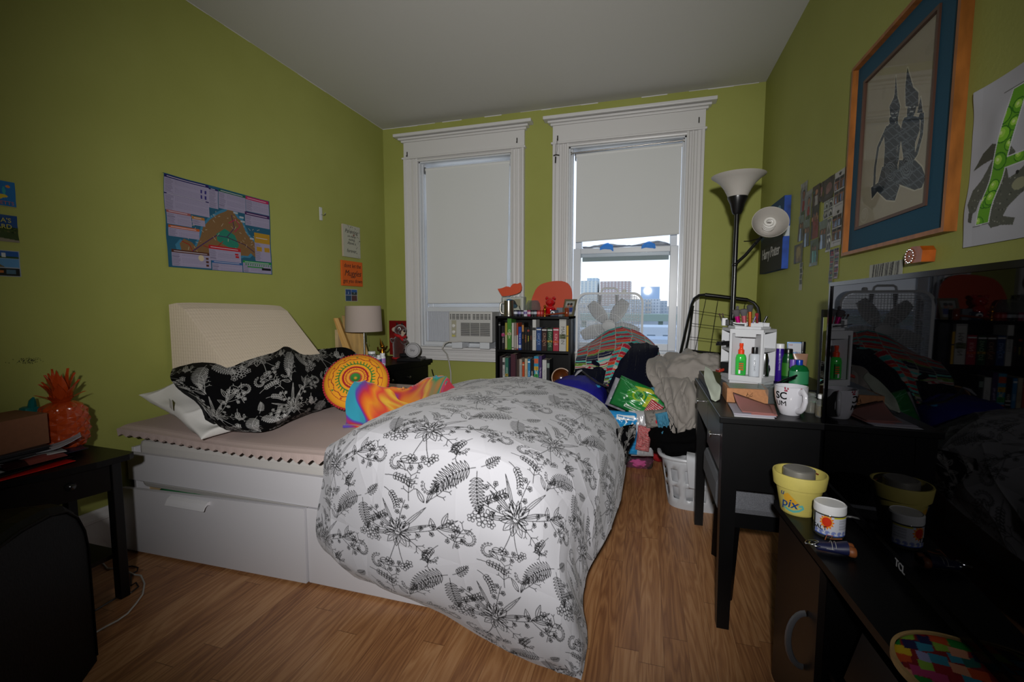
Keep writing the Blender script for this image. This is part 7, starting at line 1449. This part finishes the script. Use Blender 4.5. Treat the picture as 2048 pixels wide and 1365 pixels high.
# ---- letter poster
cv = Cv(210,300,'a9a9b0'); PY0, PZ0, PW_, PH_ = 1.497, 1.346, .30, .392
def pv(y_, z_): return ((PY0-y_)/PW_, (z_-PZ0)/PH_)
GR = ['4f5149','3c3e38','6a6c62','58594f']
body = [(1.475,1.50),(1.485,1.47),(1.480,1.44),(1.455,1.435),(1.44,1.45),(1.43,1.50),(1.40,1.545),(1.37,1.555),(1.34,1.54),(1.36,1.51),(1.335,1.50),(1.325,1.47),(1.36,1.43),(1.395,1.405),(1.33,1.405),(1.325,1.385),(1.40,1.375),(1.425,1.39),(1.43,1.43),(1.45,1.48)]
body = [(1.452,1.508),(1.478,1.488),(1.487,1.455),(1.472,1.425),(1.45,1.432),(1.44,1.46),(1.425,1.44),(1.418,1.405),(1.402,1.383),(1.37,1.385),(1.335,1.380),(1.330,1.395),(1.365,1.405),(1.35,1.425),(1.32,1.445),(1.24,1.48),(1.24,1.55),(1.31,1.51),(1.34,1.495),(1.36,1.49),(1.37,1.52),(1.345,1.545),(1.36,1.565),(1.39,1.565),(1.415,1.545),(1.43,1.53)]
cv.poly([pv(*p_) for p_ in body],'54564d'); cv.poly([pv(*p_) for p_ in [(1.484,1.538),(1.45,1.572),(1.415,1.585),(1.385,1.575),(1.39,1.545),(1.42,1.548),(1.45,1.545)]],'4a4a40'); m_ = cv.mask([pv(*p_) for p_ in body])
q = random.Random(9); b4 = cv.a.copy()
for k in range(700): cv.disk(q.random(),q.uniform(0,.7),q.uniform(.003,.007),q.choice(GR+['8a8b80']),q.uniform(.003,.006))
cv.a[~m_] = b4[~m_]; cv.disk(*pv(1.325,1.47),.05,'8a8a70',.035); cv.disk(*pv(1.335,1.497),.012,'22221c')
cv.poly([pv(*p_) for p_ in [(1.478,1.432),(1.462,1.43),(1.468,1.405),(1.480,1.41)]],'4a4a42')
def legA(y0_, z0_, y1_, z1_, w_): return [pv(y0_+w_/2,z0_),pv(y0_-w_/2,z0_),pv(y1_-w_/2,z1_),pv(y1_+w_/2,z1_)]
L1 = legA(1.430,1.398,1.345,1.690,.040); L2 = legA(1.235,1.398,1.325,1.690,.040); BARA = [pv(1.395,1.518),pv(1.26,1.518),pv(1.26,1.540),pv(1.395,1.540)]
mA = cv.mask(L1)|cv.mask(L2)|cv.mask(BARA); g = mA.copy()
for _ in range(2): g[1:] |= g[:-1]; g[:-1] |= g[1:]; g[:,1:] |= g[:,:-1]; g[:,:-1] |= g[:,1:]
cv.a[g] = rgb('c4c4c8'); cv.a[mA] = rgb('5f9a22'); b4 = cv.a.copy()
for k in range(46): y_ = q.uniform(1.22,1.45); z_ = q.uniform(1.39,1.70); u_, v_ = pv(y_,z_); rr = q.uniform(.035,.055); cv.disk(u_,v_,rr,'2f6a14'); cv.disk(u_,v_,rr*.85,q.choice(['6aa824','7ab82c','5a9a1e'])); cv.disk(u_-.01,v_+.01,rr*.5,'9ac84a'); cv.disk(u_-.015,v_+.012,rr*.2,'c2da8a')
cv.a[~mA] = b4[~mA]; cv.line([pv(1.462,1.394),pv(1.405,1.396)],.003,'6a6a6a'); cv.line([pv(1.395,1.694),pv(1.29,1.694)],.003,'6a6a6a')
on_right('letter_poster','white alphabet poster with a big green apple filled letter A and an alligator','poster',cv,PY0,PZ0,PW_,PH_,curl=.006,seed=3,off=.004)
# ---- sketch behind the TV, wooden block
cv = Cv(120,60,'8f9088')
for k in range(16): x_ = .12+.05*k+.02*math.sin(k*2); cv.line([(x_,.1),(x_+.02*math.sin(k),.5),(x_+.03,.95)],.02 if k%3 else .04,('3a3a3a','5a5a5a')[k%2])
cv.rect(0,0,.08,1,'9a9b94'); cv.rect(.92,0,1,1,'9a9b94')
on_right('pencil_sketch','small grey pencil sketch taped to the wall just above the TV','drawing',cv,2.030,1.24,.232,.103,off=.002)
r = thing('wooden_block','orange wooden ornament edged with a ring of small silver beads above the TV','ornament',(XR-.03,1.665,1.318)); t = MB(); pts = [(1.715,1.322),(1.722,1.345),(1.705,1.365),(1.680,1.372),(1.640,1.369),(1.625,1.355),(1.628,1.322)]
k = len(pts); v = [Vector((XR-.001,y,z)) for y,z in pts]+[Vector((XR-.034,y,z)) for y,z in pts]; t.raw(v,[tuple(range(k)),tuple(range(2*k-1,k-1,-1))]+[(i,k+i,k+(i+1)%k,(i+1)%k) for i in range(k)]); t.build('block', mat('orange_wood','93460f',.35,noise=.25,nscale=30,aniso=(1,3,1)), r)
t = MB()
for k in range(14): a_ = 2*PI*k/14; t.ball((XR-.036,1.690+.022*math.cos(a_),1.344+.020*math.sin(a_)),.0028,8)
t.ball((XR-.036,1.690,1.344),.003,8); t.build('bead', mat('foil'), r)
# ---- blue canvas near the corner
r = thing('canvas_painting','dark blue canvas lettered Harry Potter in scratchy white','painting',(XR-.02,3.38,1.405)); r['label'] = 'dark blue painted canvas with scratchy white hand lettering in the window corner'
cv = Cv(150,140,'22282a'); cv.poly([(0,1),(1,1),(1,.55),(.75,.60),(.6,.52),(.3,.6),(0,.5)],'24405c'); cv.disk(.2,.8,.2,'2c4f74',.12); cv.disk(.8,.84,.08,'6a8a98',.07); cv.disk(.45,.75,.2,'2a4a60',.08)
cv.poly([(.62,.56),(.75,.72),(.9,.6),(1,.42),(1,.2),(.7,.3)],'2c3430'); cv.rect(0,0,1,.42,'201f1c')
ya, yb, za, zb = 3.63, 3.085, 1.408, 1.838; t = MB(); t.b2((XR-.036,yb,za),(XR-.001,ya,zb)); t.build('canvas_side', mat('blue_canvas','1c3f8c',.7,noise=.5,nscale=12), r)
sheet('painted_front', cv, (XR-.0365,ya,za), (0,-1,0), (0,0,1), ya-yb, zb-za, PAPER, r)
text_on('lettering','Harry Potter',.098,(XR-.038,3.355,1.530),(0,-1,0),(0,0,1),mat('scratch_white','a5a29c',.7),r,shear=.08,space=.86)
t = MB(); t.b2((XR-.0365,yb-.001,1.60),(XR-.002,yb,1.66)); t.build('white_patch', mat('patch_white','aab0b6',.7), r)
# ---- photographs taped to the right wall
def people(kind, w=44, h=64, seed=0):
    q = random.Random(seed); cv = Cv(w,h,'2c2a28'); SK = ['8a5c46','9a6c54','74493a']
    def person(x, s, top, col, y0=0): cv.disk(x,top,.09*s,q.choice(['1a120e','2a1a12','3a2418']),.10*s); cv.disk(x,top-.02,.065*s,q.choice(SK),.08*s); cv.poly([(x-.13*s,y0),(x-.10*s,top-.12*s),(x+.10*s,top-.12*s),(x+.13*s,y0)],col)
    if kind == 'red': cv.rect(0,0,1,1,'6a6a68'); cv.rect(0,.85,1,1,'7f7f7c'); person(.5,1.5,.62,'7a1a1c'); cv.rect(.15,0,.85,.12,'3a4a2a')
    elif kind == 'crowd': cv.rect(0,0,1,1,'1c1a1c'); [person(.15+.17*k,.9,.62+.08*(k%2),q.choice(['6a1a1a','8a8a88','1a1a22','a06a2a','b8b6b4'])) for k in range(5)]
    elif kind == 'white': cv.rect(0,0,1,1,'33231f'); person(.55,1.6,.66,'8f8a86'); cv.disk(.2,.7,.1,'1f3a34')
    elif kind == 'blue': cv.rect(0,0,1,1,'4a4438'); cv.rect(0,.7,1,1,'5f6a62'); person(.35,1.0,.62,'8fa6c4'); person(.68,1.0,.60,'3f4a5a')
    elif kind == 'teal': cv.rect(0,0,1,1,'3f4a3c'); person(.35,.9,.68,'5f9a9a'); person(.65,.9,.66,'4a8a90'); cv.rect(0,0,1,.14,'6f7a78')
    elif kind == 'dark': cv.rect(0,0,1,1,'2c2522'); cv.disk(.5,.55,.18,'6a4a48',.22); cv.disk(.42,.4,.1,'7a5a58',.12)
    elif kind == 'grey': cv.rect(0,0,1,1,'4c4c44'); cv.rect(.2,.08,.8,.9,'6a5a40'); cv.disk(.5,.55,.16,'8a7a50',.3)
    elif kind == 'comic':
        cv.rect(0,0,1,1,'9a9c9a')
        for i in range(2):
            for j in range(2): cv.rect(.06+.48*i,.06+.48*j,.48+.48*i,.48+.48*j,q.choice(['5a6460','4a4c50','6a7470'])); cv.disk(.27+.48*i,.27+.48*j,.10,'9fa09a',.14); cv.disk(.3+.46*i,.2+.5*j,.06,'1c1c1e',.1)
    elif kind == 'grad':
        cv.rect(0,0,1,1,'9c9a9a'); cv.poly([(.35,.92),(.52,.955),(.69,.92),(.52,.885)],'141416'); cv.rect(.43,.87,.61,.91,'141416')
        for i in range(2):
            for j in range(2):
                x0, y0 = .05+.46*i, .17+.34*j; cv.rect(x0,y0,x0+.43,y0+.32,'16161e'); [ (cv.disk(x0+.06+.075*k,y0+.22,.020,q.choice(SK),.022), cv.poly([(x0+.03+.075*k,y0+.02),(x0+.09+.075*k,y0+.02),(x0+.08+.075*k,y0+.19),(x0+.04+.075*k,y0+.19)],q.choice(['8a5a1c','6a7aa0','8fa4c4','2a2a34','7a3a1c']))) for k in range(5)]
        for k in range(2): cv.line([(.15,.11-.045*k),(.85,.11-.045*k)],.006,'5c5c60')
    elif kind == 'strip':
        cv.rect(0,0,1,1,'96948c'); [ (cv.rect(.08,.22+.2*k,.92,.39+.2*k,'3c403a'), cv.disk(.5,.31+.2*k,.03,'1c1c18',.05)) for k in range(4)]
    elif kind == 'booth':
        cv.rect(0,0,1,1,'8a8a90'); [ (cv.rect(.05,.02+.195*k,.95,.20+.195*k,'1c2030'), [cv.disk(.2+.2*j,.12+.195*k,.030,q.choice(SK+['a01c28']),.03) for j in range(4)], cv.rect(.1,.03+.195*k,.9,.07+.195*k,q.choice(['8a1c28','2a5a4a','a08a9a']))) for k in range(5)]
    return cv
PH = [((2.904,1.680,.105,.172),'red','red dressed person below faint lettering, top left print of the photo wall'),((2.808,1.643,.092,.146),'red','person in red close up, second print from the left in the top row'),((2.705,1.690,.100,.100),'white','person in white shirt on a dark ground, third in the top row'),
((2.606,1.693,.045,.092),'dark','narrow dark print squeezed between the white shirt and the large dark print'),((2.708,1.526,.112,.166),'crowd','tall crowd print below the white shirted person'),((2.553,1.682,.130,.102),'dark','wide dark blurred print left of the upper graduation card'),
((2.422,1.617,.111,.166),'grad','upper of the two graduation cards with a black cap'),((2.423,1.455,.113,.163),'grad','lower of the two graduation cards with a black cap'),((2.536,1.597,.112,.084),'comic','grey four panel print left of the graduation cards'),
((2.914,1.542,.090,.138),'blue','print of a pale blue dress under the first red print'),((2.828,1.500,.108,.142),'blue','larger print of two people in blue left of the crowd print'),((2.697,1.389,.114,.132),'teal','print of two people in teal hanging lowest in the middle'),
((2.587,1.462,.102,.134),'blue','pale blue print of standing people right of the crowd print'),((2.484,1.439,.052,.154),'comic','narrow multi panel print beside the lower graduation card'),((2.968,1.424,.150,.104),'grey','greenish grey print of a framed window at the lower left'),
((2.855,1.272,.050,.150),'strip','pale photo booth strip hanging lowest at the left'),((2.428,1.290,.050,.154),'booth','red and white photo booth strip, left of the pair over the TV corner'),((2.372,1.310,.048,.134),'booth','red and white photo booth strip, right of the pair over the TV corner')]
for i, ((y, z, w, h), kd, lab) in enumerate(PH): on_right('photo_print', lab, 'photograph', people(kd, 40, 60, i+3), y, z, w, h, PR, 'photographs taped to the right wall', curl=.003, seed=i, off=.0012+.0006*(i%3))
# ---- left wall
mp = Cv(460,320,'1f5068')
def box_(x0,y0,x1,y1,head,seed,hh=.03,hcol=None,gr=True):
    mp.rect(x0,y0,x1,y1,'8f88a0'); mp.rect(x0,y1-hh,x1,y1,head); q = random.Random(seed)
    y_ = y1-hh-.014
    while y_ > y0+.006:
        mp.line([(x0+.006,y_),(x0+min(x1-x0-.01,.05+q.uniform(0,.02)),y_)],.0016,'4c465c'); 
        if gr:
            x_ = x0+.085
            while x_ < x1-.008: mp.line([(x_,y_),(x_+.006,y_)],.0012,'6a647c'); x_ += .013
        y_ -= .013
    mp.line([(x0+.02,y1-hh/2),(x1-.03,y1-hh/2)],.003,'b8b2c0')
isl = [(.10,.27),(.14,.33),(.20,.30),(.235,.25),(.28,.38),(.30,.50),(.37,.60),(.45,.68),(.53,.74),(.57,.80),(.60,.75),(.64,.68),(.68,.66),(.70,.58),(.73,.50),(.80,.42),(.835,.36),(.86,.30),(.88,.42),(.885,.33),(.86,.22),(.82,.20),(.76,.26),(.73,.22),(.67,.22),(.60,.18),(.55,.28),(.45,.26),(.36,.22),(.28,.14),(.22,.10),(.18,.18),(.11,.20)]
mp.poly([(x+(x-.5)*.09, y+(y-.42)*.12) for x,y in isl],'356f8c'); mp.poly(isl,'725535'); mp.poly([(.42,.44),(.50,.52),(.60,.46),(.64,.34),(.60,.26),(.50,.32),(.43,.36)],'22705c')
for pts, c in (([(.2,.2),(.3,.3),(.42,.42),(.52,.42),(.60,.55),(.58,.7)],'3a1c50'),([(.52,.42),(.7,.36),(.8,.28)],'3a2040'),([(.3,.28),(.4,.25),(.48,.36)],'8a2418'),([(.55,.60),(.62,.66),(.66,.58),(.60,.50)],'a01848'),([(.12,.3),(.18,.27),(.2,.2)],'8a2418')): mp.line(pts,.005,c)
q = random.Random(6)
for k in range(70):
    x_, y_ = q.uniform(.15,.85), q.uniform(.15,.7); mp.line([(x_,y_),(x_+q.uniform(-.03,.03),y_+q.uniform(-.04,.04))],.002,'b5a890')
box_(.005,.80,.37,.99,'1f1850',1); box_(.005,.62,.37,.80,'1f1850',2,.012); box_(.37,.74,.455,.97,'1f1850',3,.02,gr=False); box_(.46,.76,.73,.985,'14503a',4,.028); box_(.735,.80,.99,.99,'a01a4a',5,.04); box_(.72,.62,.99,.79,'3f1a4c',6,.04)
box_(.01,.47,.205,.62,'8f5050',7,.03); box_(.21,.50,.32,.60,'a06a28',8,.03,gr=False); box_(.02,.34,.27,.46,'a8501c',9,.03); box_(.03,.02,.355,.20,'4a281c',10,.035); box_(.345,.12,.655,.30,'a01820',11,.045); box_(.365,.005,.665,.12,'1c4f86',12,.03); box_(.675,.01,.99,.16,'1f7a30',13,.03); box_(.81,.17,.99,.54,'a07a20',14,.13,gr=False)
mp.rect(.83,.30,.89,.36,'a07a20'); mp.rect(.92,.30,.98,.36,'a07a20'); mp.rect(.72,.075,.90,.09,'1f7a30'); mp.rect(.88,.05,.985,.08,'14141a')
for x_, y_ in ((.30,.90),(.335,.90),(.30,.84),(.335,.84)): mp.rect(x_,y_-.02,x_+.014,y_+.02,'2a2468')
for y_ in (.13,.09,.05): mp.rect(.31,y_-.012,.335,y_+.012,'4a281c')
for x_, y_ in ((.595,.22),(.60,.19)): mp.rect(x_,y_-.012,x_+.035,y_+.012,'a01820')
for x_ in np.arange(.70,.98,.025): mp.rect(x_,.10,x_+.010,.125,'1f7a30')
for x_, y_ in ((.60,.74),(.66,.70),(.67,.65),(.76,.45)): mp.rect(x_,y_-.010,x_+.045,y_+.012,'9aa0a8')
mp.disk(.27,.13,.035,'b8a88a'); A_ = mp
ob = on_left('wall_map','creased island transit map with coloured timetable boxes','map',mp,1.785,1.392,.690,.482,PAPER,curl=.010,seed=12)
t = MB(); t.lathe([(.014,0),(.018,.004),(.018,.010),(.012,.014)], (XL,2.970,1.882), 20, sx=2.8, ax=(1,0,0)); t.v = [(x,2.970+(y-2.970)*1,z) for x,y,z in t.v]
t2 = MB(); v_ = []
t = MB(); t.b2((XL+.001,2.955,1.835),(XL+.010,2.985,1.935),.004); r = thing('adhesive_hook','white plastic adhesive hook on the left wall','hook',(XL,2.97,1.835)); t.build('backplate', mat('hook_white','b4b6b0',.3), r)
t = MB(); t.tube([(XL+.010,2.970,1.88),(XL+.030,2.972,1.872),(XL+.040,2.974,1.880),(XL+.043,2.975,1.892)],.0025,6); t.build('hook_wire', mat('foil'), r)
# painted quote canvases
r = thing('quote_canvas','small white canvas with speckled corners and black quote lettering','painting',(XL+.01,3.325,1.587)); t = MB(); t.b2((XL+.001,3.215,1.588),(XL+.016,3.445,1.852),.002); t.build('canvas', mat('canvas_side_pink','a59684',.8), r)
cv = Cv(110,130,'a3a292'); q = random.Random(3)
for k in range(170):
    u_, v_ = q.random(), q.random()
    if u_+v_ > 1.15 or (u_ > .75 and v_ < .5): cv.disk(u_,v_,q.uniform(.006,.014),q.choice(['2a2a28','3a3c34','5a5c50']))
cv.disk(.62,.71,.03,'6a2a1c'); sheet('painted_front', cv, (XL+.0165,3.215,1.588), (0,1,0), (0,0,1), .23, .264, PAPER, r)
IK = mat('marker_black','161614',.7)
for s_, z_, h_ in (('Parenting',1.800,.045),('on every',1.762,.030),('outing',1.735,.032),('Above a',1.705,.034),('forever.',1.640,.042)): text_on('lettering', s_, h_, (XL+.0172,3.325,z_), (0,1,0), (0,0,1), IK, r, shear=.25)
r = thing('orange_canvas','small orange canvas lettered dont let the Muggles get you down','painting',(XL+.01,3.33,1.347)); r['label'] = 'small bright orange canvas with three lines of black handwriting'
t = MB(); t.b2((XL+.001,3.190,1.347),(XL+.016,3.468,1.556),.002); t.build('canvas', mat('orange_paint','c4560f',.7), r)
for s_, z_, h_, sh_ in (('dont let the',1.515,.048,.1),('Muggles',1.452,.070,.35),('get you down',1.388,.046,.1)): text_on('lettering', s_, h_, (XL+.0166,3.33,z_), (0,1,0), (0,0,1), IK, r, shear=sh_)
cv = Cv(70,50,'9a9ca0'); [cv.rect(*b_) for b_ in ((.04,.05,.48,.48,'24405c'),(.52,.05,.96,.48,'4c2a2c'),(.04,.53,.48,.95,'1f3f70'),(.52,.53,.96,.95,'1c2c2e'))]; cv.rect(.52,.75,.96,.95,'1f4f8a'); cv.poly([(.22,.6),(.26,.85),(.30,.6)],'8fa0b8'); cv.disk(.74,.68,.08,'7a8a90',.04)
on_left('postcard','small four picture postcard right above the bedside lamp','postcard',cv,3.240,1.218,.165,.104,PR,curl=.003,seed=2)
cv = Cv(80,56,'1f5f96'); cv.disk(.55,.38,.3,'b8a02a',.12); cv.disk(.75,.42,.14,'b8a02a',.06); cv.disk(.78,.62,.04,'2f8a8a',.16); cv.disk(.86,.80,.06,'b8722a',.05); cv.rect(0,0,1,.05,'8a8450')
pc = on_left('postcard','blue cartoon postcard reading MASSACHUSETTS, topmost of three at the left edge','postcard',cv,1.045,1.577,.155,.100,PR,curl=.002,seed=4)
text_on('lettering','MASSACHUSETTS',.019,(XL+.006,1.118,1.592),(0,1,0),(0,0,1),mat('coral_print','a05a5a',.6),None); o = [x for x in bpy.data.objects if x.name.startswith('lettering') and x.parent is None]
cv = Cv(80,56,'1f3f70'); cv.rect(0,0,1,.55,'2c3a1c'); cv.poly([(0,0),(1,0),(1,.08),(.5,.18),(0,.35)],'7a7262'); cv.blobs(60,['1c2a12','3a4a1e','4a4a28'],.05,(0,.35,1,.62))
pd = on_left('postcard','beach path postcard with yellow capitals, middle of three at the left edge','postcard',cv,1.040,1.442,.158,.104,PR,curl=.004,seed=5)
cv = Cv(80,56,'8a929a'); [cv.rect(*b_) for b_ in ((.02,.04,.42,.3,'2a6a9a'),(.46,.70,.98,.97,'1f4a86'),(.46,.36,.98,.67,'4f7fa8'),(.46,.03,.98,.33,'1a1c1a'),(.02,.34,.42,.97,'3a5a4a'))]; cv.rect(.46,.70,.98,.77,'24401f'); cv.rect(.66,.74,.74,.90,'b4b8b8'); cv.poly([(.46,.36),(.7,.36),(.56,.55)],'5a5038'); cv.rect(.5,.14,.68,.24,'9a5a2a'); cv.rect(.72,.10,.9,.26,'3f5a6a')
on_left('postcard','multi view lighthouse postcard, lowest of three at the left edge','postcard',cv,1.038,1.306,.158,.102,PR,curl=.002,seed=6)
def attach(o, par):
    I = pmat(par).inverted(); o.data.transform(I); o.parent = par
for o_ in o: attach(o_, pc)
for s_, z_ in (("MARTHA'S",1.524),('VINEYARD',1.500)): text_on('lettering',s_,.024,(XL+.0075,1.122,z_),(0,1,0),(0,0,1),mat('yellow_print','a8a04a',.6),pd)
# scuffs on the wall
t = MB(); q = random.Random(1)
for k in range(90): y_ = 1.19+q.gauss(0,.022); z_ = .965+q.gauss(0,.006)+.05*(1.19-y_)*0; t.b2((XL,y_,z_),(XL+.0006,y_+q.uniform(.001,.004),z_+q.uniform(.001,.003)))
o = solo('wall_scuff', t, mat('scuff','1c1c14',.9), 'patch of dark scuff specks on the left wall above the cardboard box', 'wall mark'); o['kind'] = 'stuff'
# ================================================================ things on the side table
ST_ = .60
r = thing('pineapple_ornament','glossy orange plastic pineapple with spiky crown by the wall','ornament',(-2.27,1.215,ST_)); ORP = mat('orange_gloss','a83c12',.2,spec=.6,coat=.3)
px_, py_ = -2.275, 1.215; nu, nv = 96, 80; U, V = np.meshgrid(np.linspace(0,2*PI,nu,endpoint=False), np.linspace(0,1,nv)); rad = .078*np.clip(1-(np.abs(V-.5)*2)**3.2,0,1)**.42*.93+.004; zz = .205*V
d1 = ((U/(2*PI)*9+V*5.0)%1); d2 = ((U/(2*PI)*9-V*5.0)%1); bump = np.minimum(np.abs(d1-.5),np.abs(d2-.5)); rad = rad+.009*(1-2*np.maximum(np.abs(d1-.5),np.abs(d2-.5)))*np.clip(rad/.06,0,1)
A = np.stack([px_+rad*np.cos(U), py_+rad*np.sin(U), ST_+zz],-1); fast_grid('fruit', A, None, ORP, r, wrapu=True, smooth=False)
t = MB()
for ring, (n_, L_, out, z_) in enumerate(((6,.055,.060,.195),(6,.085,.050,.203),(5,.115,.032,.208),(3,.130,.014,.212))):
    for k in range(n_):
        a_ = 2*PI*k/n_+ring*.45; dv = Vector((math.cos(a_),math.sin(a_),0)); tv = Vector((-dv.y,dv.x,0)); base = Vector((px_,py_,ST_+z_))+dv*.012; rows = []
        for i in range(8):
            s = i/7; w_ = .020*math.sin(PI*min(1,s*.75+.28)); c_ = base+dv*(out*s**1.4)+Vector((0,0,L_*(s-.25*s*s*(1 if ring == 0 else .2)))); rows.append([tuple(c_-tv*w_+dv*.004), tuple(c_+dv*-.003), tuple(c_+tv*w_+dv*.004), tuple(c_+dv*.006)])
        t.grid(rows, False, wrapu=True); t.f.append(tuple(len(t.v)-4+i for i in range(4))); t.m.append(0); t.sm.append(False)
t.build('crown', ORP, r)
t = MB(); t.tube([(-2.35,1.16,.79),(-2.342,1.158,.812),(-2.33,1.156,.826)],[.014,.011,.004],8); t.b2((-2.385,1.13,.601),(-2.335,1.18,.79),.012); solo('teal_bottle', t, mat('teal_plastic','0f6a68',.3), 'teal object peeking out between cardboard box and pineapple', 'bottle')
A = None; t = MB(); b0 = [Vector((-2.155,.80,0)),Vector((-2.195,1.125,0)),Vector((-2.37,1.12,0)),Vector((-2.36,.80,0))]; t.raw([(p_.x,p_.y,z) for z in (.665,.782) for p_ in b0], [(0,1,2,3),(7,6,5,4),(4,5,1,0),(5,6,2,1),(6,7,3,2),(7,4,0,3)])
solo('cardboard_box', t, mat('brown_card','7a4f36',.8,noise=.06,nscale=60), 'long flat brown cardboard box on the pile of mail at the left edge', 'cardboard box')
def loose(name, lab, cat, c, w, h, rz, cv, curl, seed, m=PAPER, z=0, tilt=0, group=None):
    H_, W_ = cv.a.shape[:2]; U, V = np.meshgrid(np.linspace(-.5,.5,W_), np.linspace(.5,-.5,H_)); Z = z+curl*(vnoise(H_,W_,3,3,seed)+.5)*.5+tilt*(U+.5)**2; x_ = U*w; y_ = V*h
    A = np.stack([c[0]+x_*math.cos(rz)-y_*math.sin(rz), c[1]+x_*math.sin(rz)+y_*math.cos(rz), np.maximum(Z,z)],-1); o = fast_grid(name, A-np.array([c[0],c[1],z]), cv.a, m); o.location = (c[0],c[1],z); qq = o.modifiers.new('thick','SOLIDIFY'); qq.thickness = .002; tag(o, lab, cat, group); return o
cv = Cv(60,40,'c2160f'); cv.rect(0,.75,1,1,'a8a49a'); loose('folder','bright red folder, lowest in the pile on the side table','folder',(-2.17,.985),.30,.20,R(88),cv,.004,2,mat_vc('gloss_print',.3),ST_+.002)
cv = Cv(100,60,'0f0f12'); [cv.rect(x_,.2,x_+.06,.8,'c0c2c8') for x_ in (.35,.5,.62,.8)]; cv.disk(.2,.5,.1,'3a1014',.2); loose('magazine','black glossy mailer with white lettering on the red folder','magazine',(-2.19,.99),.30,.19,R(93),cv,.010,7,mat_vc('gloss_print',.3),ST_+.010)
cv = Cv(60,50,'b4b3b6'); loose('letter','crumpled pale letter sliding toward the pineapple','letter',(-2.22,1.06),.21,.15,R(70),cv,.018,9,PAPER,ST_+.022)
cv = Cv(60,50,'a6a8b2'); cv.line([(.1,.5),(.9,.5)],.02,'3a3c48'); loose('leaflet','folded white leaflet curling up in front of the pineapple','leaflet',(-2.20,1.12),.19,.11,R(62),cv,.01,13,PAPER,ST_+.032,tilt=.045)
cv = Cv(60,50,'26283a'); loose('magazine','dark blue magazine under the curled leaflet','magazine',(-2.24,1.13),.22,.15,R(75),cv,.006,14,mat_vc('gloss_print',.3),ST_+.016)
cv = Cv(60,50,'7a3a38'); cv.rect(0,0,.35,1,'2a0c10'); loose('mailer','dark red and white crinkled wrapper on the mail pile','wrapper',(-2.15,1.05),.16,.10,R(80),cv,.02,21,mat_vc('gloss_print',.3),ST_+.020)
t = MB(); [t.box((-2.265+.006*math.sin(k*2),.98,.6425+.0052*k),(.20,.26,.004),0,rz=.05*math.sin(k*3)) for k in range(5)]; solo('mail_stack', t, mat('mail_dark','1c1c22',.5), 'dark stack of mail directly under the long cardboard box', 'mail')
# cables on the floor
t = MB(); t.tube([P(180,1098,z=.006),P(215,1138,z=.006),P(243,1138,z=.006)]+[P(a,b,z=.006) for a,b in ((268,1150),(282,1152),(289,1168),(285,1190),(272,1208),(255,1228),(235,1242),(210,1255),(193,1265),(165,1285))],.0035,6); solo('extension_cord', t, mat('white_cord'), 'white cord looping over the floor from under the side table', 'cable')
t = MB(); t.tube([P(a,b,z=.005) for a,b in ((190,1222),(215,1207),(240,1192),(262,1186),(277,1174),(272,1166),(262,1172),(262,1150),(274,1143),(276,1136),(265,1133),(240,1136))],.003,6); solo('extension_cord', t, mat('black_plastic'), 'thin black cord tangled round the front leg of the side table', 'cable')
